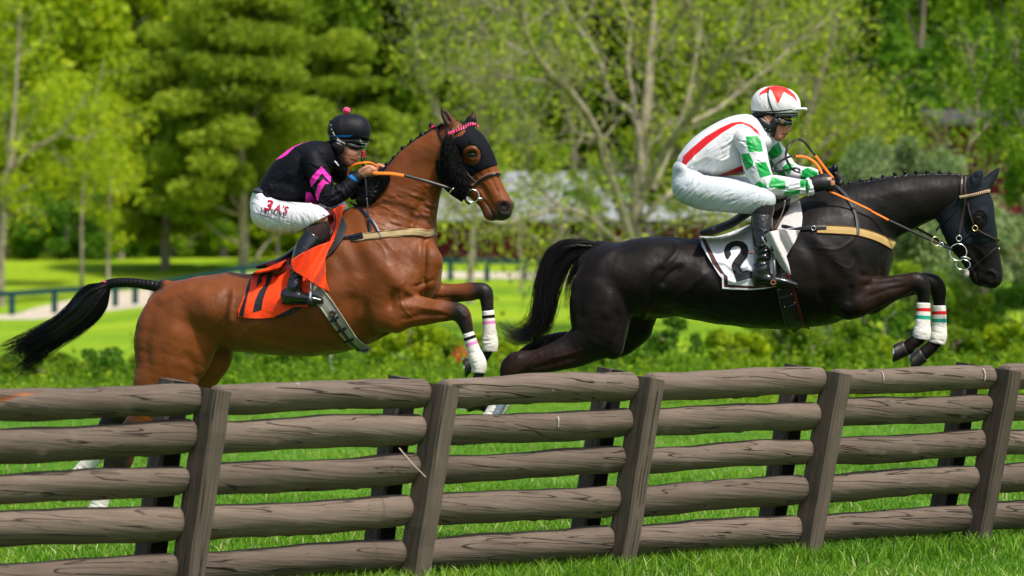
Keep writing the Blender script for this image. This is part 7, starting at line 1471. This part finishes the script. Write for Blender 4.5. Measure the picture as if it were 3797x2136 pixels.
# ---- brown horse
yb = float(mid1(1150))
cl = thing('number_cloth', 'orange number cloth with a black numeral on the bay horse, one corner blown upward', 'saddle cloth', W(1030, 1120, yb - .3).tolist(), 'number cloths')
num1 = [[(290, 655), (355, 655), (300, 700), (305, 740), (250, 790), (262, 720)], [(350, 660), (410, 650), (385, 740), (340, 830), (315, 900), (298, 1002), (214, 1026), (240, 910), (280, 820), (335, 760)], [(300, 650), (360, 655), (440, 620), (430, 645), (360, 670), (300, 672)]]
brd1 = [[(245, 645), (215, 655), (170, 740), (140, 880), (86, 1050), (132, 1070), (150, 960), (190, 800), (205, 700), (240, 655)], [(420, 1060), (520, 1010), (600, 970), (720, 965), (600, 1030), (500, 1060), (430, 1075)]]
M_cloth1 = cloth('orange_cloth', (.95, .055, .002), .6, .3, [('ink', (.010, .010, .014), -1, 1)], .2, (50, .4, .008))
G = coons(P2(c6, [(240, 640), (330, 615), (430, 575), (600, 500), (760, 430)]), P2(c6, [(80, 1060), (180, 1078), (300, 1080), (450, 1065), (600, 1030), (740, 960)]), P2(c6, [(240, 640), (190, 690), (140, 860), (80, 1000), (80, 1060)]), P2(c6, [(760, 430), (760, 700), (740, 960)]), 90, 70)
mk = lambda c, polys: (lambda p: np.maximum.reduce([sd_poly(p, P2(c, q_)) for q_ in polys]))
o = drape('cloth', G, bv1, M_cloth1, cl, .010, mid1, ripple=.007, seed=2, attrs={'ink': mk(c6, num1 + brd1)})
fl = lambda g: .03 * np.sin((g[..., 0] - 1080) * .045 + (g[..., 1] - 980) * .02) * np.clip((g[..., 1] - 900) / 120, 0, 1) - .012 * np.sin(g[..., 0] * .11 + g[..., 1] * .06)
G2 = coons(P2(c6, [(577, 535), (680, 470), (800, 410), (970, 350)]), P2(c6, [(585, 625), (700, 700), (820, 780), (930, 832)]), P2(c6, [(577, 535), (576, 585), (585, 625)]), P2(c6, [(970, 350), (915, 450), (885, 540), (893, 640), (895, 720), (930, 832)]), 50, 40)
Pf = W(G2[..., 0], G2[..., 1], yb - .395 + .04 * np.clip((G2[..., 0] - 1150) / 100, 0, 1) + fl(G2) * 1.1); grid_mesh('blown_corner', Pf, M_cloth1, cl, .003, {'ink': np.full(G2.shape[0] * G2.shape[1], -9.)})
G3 = coons(P2(c6, [(950, 70), (1010, 40), (1075, 20)]), P2(c6, [(930, 368), (950, 362), (968, 355)]), P2(c6, [(950, 70), (975, 160), (968, 250), (930, 368)]), P2(c6, [(1075, 20), (1040, 120), (1000, 260), (968, 355)]), 20, 50)
Pf = W(G3[..., 0], G3[..., 1], yb - .31 - .02 * np.sin(G3[..., 0] * .09)); grid_mesh('front_edge', Pf, M_cloth1, cl, .003, {'ink': np.full(20 * 50, -9.)})
sa1 = thing('race_saddle', 'small black and dark red race saddle under the rider in black', 'saddle', W(1100, 990, yb).tolist(), 'race saddles')
solid('seat', [[c6(265, 598, 20, -.05, .05), c6(350, 580, 28, -.05, .10), c6(470, 540, 30, -.03, .14), c6(590, 465, 34, 0, .15), c6(740, 330, 40, 0, .15), c6(900, 120, 40, 0, .12), c6(1010, 50, 26, 0, .06)]], mid1, M_leather, sa1, .006, .008)
M_redl = mat('dark_red_leather', (.13, .008, .010), .4, .45, bump=(60, .2, .003))
Gf = coons(P2(c6, [(880, 80), (940, 60)]), P2(c6, [(720, 560), (860, 480)]), P2(c6, [(880, 80), (900, 200), (800, 400), (720, 560)]), P2(c6, [(940, 60), (982, 130), (975, 230), (930, 340), (860, 480)]), 14, 40)
drape('flap', Gf, bv1, M_redl, sa1, .016, mid1, th=.006)
free_strap('flap_edge', np.array([W(*c6(x, y)[:2], yb - .32) for x, y in ((890, 62), (940, 60), (978, 120), (982, 200), (955, 290), (915, 355))]), .010, .010, M_leather, sa1, tube=True)
Gk = coons(P2(c6, [(1000, 140), (1050, 130)]), P2(c6, [(860, 500), (900, 510)]), P2(c6, [(1000, 140), (990, 300), (960, 420), (860, 500)]), P2(c6, [(1050, 130), (1090, 220), (1060, 330), (980, 440), (900, 515)]), 16, 36)
drape('knee_pad', Gk, bv1, mat('charcoal_pad', (.02, .022, .024), .6, .3), sa1, .014, mid1, th=.008)
drape('girth_flap', coons(P2(c6, [(430, 700), (560, 640)]), P2(c6, [(330, 570), (600, 500)]), P2(c6, [(430, 700), (330, 570)]), P2(c6, [(560, 640), (600, 500)]), 4, 4), bv1, M_redl, sa1, .004, mid1, th=.004)
girth_m = mat('grey_elastic_girth', (.30, .29, .25), .75, .25, bump=[(180, .5, .002)], var=.15, vscale=20, stretch=(1, 1, 1))
gi1 = strap('girth', bv1, P2(c6, [(690, 720), (760, 800), (860, 900), (960, 1040), (1060, 1180), (1150, 1290), (1240, 1350), (1300, 1372)]), 46, girth_m, sa1, .007, .004, widths=[54, 54, 52, 50, 48, 44, 34, 26])
for side, wd_ in ((1, 3.2), (-1, 3.2)):
    pts = [(715, 745), (770, 800), (870, 900), (968, 1040), (1066, 1180), (1150, 1285), (1240, 1345)]
    q_ = spline(pts, 4); T_ = np.gradient(q_, axis=0); T_ /= np.linalg.norm(T_, axis=1)[:, None]; S_ = np.stack([-T_[:, 1], T_[:, 0]], 1); ww = np.interp(np.linspace(0, 1, len(q_)), [0, .6, 1], [62, 56, 36])
    strap('girth_binding', bv1, P2(c6, (q_ + S_ * ww[:, None] * side)[::4].tolist()), wd_, mat('girth_edge', (.42, .38, .30), .7, .3), gi1, .010, .006)
strap('girth_strap', bv1, P2(c6, [(945, 1030), (1000, 1120), (1070, 1220), (1150, 1320), (1240, 1378), (1290, 1360)]), 9, M_brownleather, gi1, .009, .012)
for (a, b) in (((935, 1095), (1010, 1050)), ((998, 1190), (1078, 1150)), ((1063, 1282), (1145, 1250))): strap('girth_loop', bv1, P2(c6, [a, ((a[0] + b[0]) / 2 + 4, (a[1] + b[1]) / 2 + 2), b]), 8, M_leather, gi1, .008, .016)
ring3d('girth_ring', np.array(cast_path(bv1, [c6(958, 1030)[:2]])[0][0]) + [0, -.018, 0], .016, .005, M_brownleather, gi1, (0, -1, 0), .8)
free_strap('stirrup_leather', [W(*c6(x, y)[:2], yb - .34) for x, y in ((700, 500), (730, 620), (745, 740))], .014, .004, M_leather, sa1)
def stirrup(parent, c, top, foot, Y, w, m, ang=0):
    a = W(*c(*top)[:2], Y); b = W(*c(*foot)[:2], Y); free_strap('stirrup_iron', [a + [0, -.005, 0], (a + b) / 2 + [.004, -.055, 0], b + [0, -.062, .01]], [.010, .014, .018], .009, m, parent, tube=True)
    free_strap('stirrup_iron', [a + [0, .005, 0], (a + b) / 2 + [.004, .055, 0], b + [0, .062, .01]], [.010, .014, .018], .009, m, parent, tube=True)
    free_strap('stirrup_tread', [b + [0, -.06, 0], b + [0, 0, -.004], b + [0, .06, 0]], .03, .010, m, parent)
stirrup(sa1, c6, (750, 735), (750, 930), yb - .315, .1, mat('aluminium', (.8, .8, .78), .3, .5, 1.0))
blob('stirrup_pad', W(*c6(745, 925)[:2], yb - .385), .022, M_leather, sa1, 6, (.9, .35, 1.1))
# far side of the tack, seen from beyond
def far_cloth(name, grid_px, surf, material, parent, off, mid):
    nv, nu = grid_px.shape[:2]; P = np.zeros((nv, nu, 3)); ok = np.zeros((nv, nu), bool)
    for i in range(nv):
        for j in range(nu):
            a, n = cast(surf, *grid_px[i, j], True)
            if a is not None: P[i, j] = a; ok[i, j] = True
    dm = np.median(P[ok][:, 1]) if ok.any() else mid(grid_px[0, 0, 0]) + .27
    d = np.where(ok, P[..., 1], dm) + off; return grid_mesh(name, W(grid_px[..., 0], grid_px[..., 1], d), material, parent, .003, {'ink': np.full(nv * nu, -9.), 'trim': np.full(nv * nu, -9.), 'white': np.full(nv * nu, -9.)})
far_cloth('far_side', G, bv1, M_cloth1, cl, .012, mid1)
# ---- dark horse
cl2 = thing('number_cloth', 'white number cloth with black figure 2 and brown edging on the dark horse', 'saddle cloth', W(2700, 1000, Y2 - .3).tolist(), 'number cloths')
two = [[(620, 640), (618, 600), (640, 550), (690, 518), (750, 508), (810, 520), (850, 560), (862, 620), (840, 680), (800, 730), (778, 765), (800, 808), (840, 792), (905, 812), (905, 868), (820, 890), (740, 913), (712, 830), (685, 752), (720, 690), (770, 630), (785, 600), (770, 570), (735, 562), (695, 580), (678, 612), (692, 640), (655, 695), (635, 680)]]
trim = [[(392, 470), (430, 480), (550, 715), (620, 830), (655, 860), (655, 935), (900, 950), (1020, 950), (1100, 945), (1090, 965), (900, 982), (612, 970), (612, 870), (580, 838), (500, 735), (440, 600)]]
wht = [[(380, 465), (396, 470), (446, 600), (506, 735), (584, 828), (612, 838), (618, 868), (616, 962), (900, 975), (1100, 958), (1100, 1000), (600, 1000), (598, 980), (600, 878), (570, 845), (480, 700)]]
M_cloth2 = cloth('white_cloth', (.68, .68, .72), .7, .25, [('trim', (.050, .017, .009), -.8, .8), ('white', (.68, .68, .72), -.6, .6), ('ink', (.008, .010, .013), -1, 1)], .2, (40, .4, .008))
G = coons(P2(d4, [(380, 465), (520, 470), (640, 440), (800, 380), (900, 340), (1100, 250)]), P2(d4, [(600, 978), (700, 986), (860, 990), (1000, 980), (1130, 955)]), P2(d4, [(380, 465), (400, 560), (480, 700), (570, 845), (598, 878), (600, 978)]), P2(d4, [(1100, 250), (1120, 600), (1130, 955)]), 110, 80)
def dent(g):
    out = 0
    for pts, w_, a_ in (([(560, 710), (640, 720), (720, 790)], 9, .012), ([(640, 700), (700, 740), (790, 800)], 8, -.012), ([(650, 890), (720, 915), (840, 880)], 8, .010), ([(800, 640), (850, 610), (910, 590)], 9, -.008), ([(780, 790), (850, 770), (910, 800)], 8, .008)):
        d, _t = dist_line(g.reshape(-1, 2), np.array(P2(d4, pts))); out = out - a_ * np.exp(-(d.reshape(g.shape[:2]) / w_) ** 2)
    return out
drape('cloth', G, bv2, M_cloth2, cl2, .012, mid2, ripple=.006, seed=5, attrs={'ink': mk(d4, two), 'trim': mk(d4, trim), 'white': mk(d4, wht)}, lift=dent)
far_cloth('far_side', G, bv2, M_cloth2, cl2, .012, mid2)
no_ = lambda G_: {'ink': np.full(G_.shape[0] * G_.shape[1], -9.), 'trim': np.full(G_.shape[0] * G_.shape[1], -9.), 'white': np.full(G_.shape[0] * G_.shape[1], -9.)}
M_cloth2b = cloth('cream_under_cloth', (.58, .55, .54), .75, .2, (), .2, (40, .5, .008), var=.08, vscale=14)
G2 = coons(P2(d4, [(1240, 60), (1290, 62), (1340, 70)]), P2(d4, [(1090, 400), (1230, 400), (1375, 372)]), P2(d4, [(1240, 60), (1200, 200), (1130, 300), (1090, 400)]), P2(d4, [(1340, 70), (1370, 160), (1385, 280), (1375, 372)]), 30, 40)
drape('front_edge', G2, bv2, M_cloth2b, cl2, .015, mid2, ripple=.003, seed=6)
G2 = coons(P2(d4, [(985, 470), (1060, 420), (1160, 400), (1220, 398), (1358, 408)]), P2(d4, [(1085, 605), (1120, 660), (1160, 740), (1210, 800), (1272, 842)]), P2(d4, [(985, 470), (1020, 540), (1085, 605)]), P2(d4, [(1358, 408), (1310, 520), (1225, 660), (1250, 740), (1272, 842)]), 60, 50)
Pf = W(G2[..., 0], G2[..., 1], Y2 - .365 + .025 * np.sin((G2[..., 0] - 2830) * .10 - (G2[..., 1] - 900) * .05) + .05 * np.clip((G2[..., 0] - 2870) / 90, 0, 1))
grid_mesh('blown_corner', Pf, M_cloth2b, cl2, .003)
sa2 = thing('race_saddle', 'long black race saddle pad and brown flap under the rider in white', 'saddle', W(2750, 850, Y2).tolist(), 'race saddles')
solid('seat', [[d4(400, 430, 26, -.06, .06), d4(480, 415, 42, -.04, .12), d4(600, 375, 44, -.02, .15), d4(720, 320, 42, 0, .16), d4(850, 230, 46, 0, .16), d4(1000, 150, 50, 0, .15), d4(1180, 90, 40, 0, .11), d4(1260, 60, 26, 0, .06)]], mid2, mat('black_suede', (.009, .009, .012), .7, .3, sheen=.2), sa2, .006, .008)
text('B', d4, 500, 408, 64, -18, mat('grey_print', (.09, .10, .12), .6, .3), sa2, Flat(Y2 - .175), 'lettering', .0, .1, 1.25)
Gf = coons(P2(d4, [(1100, 160), (1270, 90)]), P2(d4, [(1070, 480), (1100, 470)]), P2(d4, [(1100, 160), (1090, 320), (1070, 480)]), P2(d4, [(1270, 90), (1250, 200), (1170, 320), (1100, 470)]), 16, 40)
drape('flap', Gf, bv2, mat('brown_saddle_flap', (.04, .022, .016), .45, .45, bump=(60, .3, .003)), sa2, .020, mid2, th=.006)
free_strap('flap_edge', [W(*d4(x, y)[:2], Y2 - .315) for x, y in ((1215, 110), (1200, 200), (1160, 300), (1110, 400))], .007, .006, mat('silver_binding', (.14, .14, .14), .5, .4), sa2, tube=True)
gi2 = strap('girth', bv2, P2(d4, [(1170, 830), (1200, 960), (1240, 1100), (1290, 1240), (1330, 1330), (1355, 1372)]), 62, mat('black_girth', (.012, .011, .012), .5, .4, bump=(60, .4, .004)), sa2, .008, .004, widths=[58, 60, 62, 62, 58, 48])
for (pts, m_, w_) in (([(1250, 840), (1300, 980), (1340, 1120), (1390, 1260), (1450, 1370)], M_leather, 6), ([(1235, 830), (1285, 970), (1325, 1110), (1370, 1250), (1415, 1366)], mat('red_piping', (.22, .004, .008), .5, .3), 5), ([(1130, 960), (1160, 1090), (1200, 1240), (1245, 1375)], mat('grey_piping', (.06, .06, .06), .5, .3), 3)):
    strap('girth_binding', bv2, P2(d4, pts), w_, m_, gi2, .010, .008)
for (x, y) in ((1150, 985), (1177, 1067), (1207, 1152), (1275, 1030), (1307, 1112)): blob('stud', np.array(cast_path(bv2, [d4(x, y)[:2]])[0][0]) + [0, -.016, 0], .0045, M_brass, gi2, 4)
for (a, b) in (((1150, 1060), (1275, 1030)), ((1215, 1145), (1305, 1112))): strap('girth_loop', bv2, P2(d4, [a, b]), 6, M_leather, gi2, .008, .012)
ring3d('girth_ring', np.array(cast_path(bv2, [d4(1335, 1275)[:2]])[0][0]) + [0, -.016, 0], .020, .004, M_leather, gi2, (0, -1, 0), .9)
free_strap('stirrup_leather', [W(*d4(x, y)[:2], Y2 - .35) for x, y in ((1080, 420), (1086, 520), (1090, 610))], .014, .004, M_leather, sa2)
stirrup(sa2, d4, (1092, 600), (1098, 925), Y2 - .31, .1, mat('grey_iron', (.12, .12, .12), .35, .5, .8))
ring3d('stirrup_eye', W(*d4(1098, 916)[:2], Y2 - .38), .012, .004, M_tanleather, sa2, (0, -1, 0))
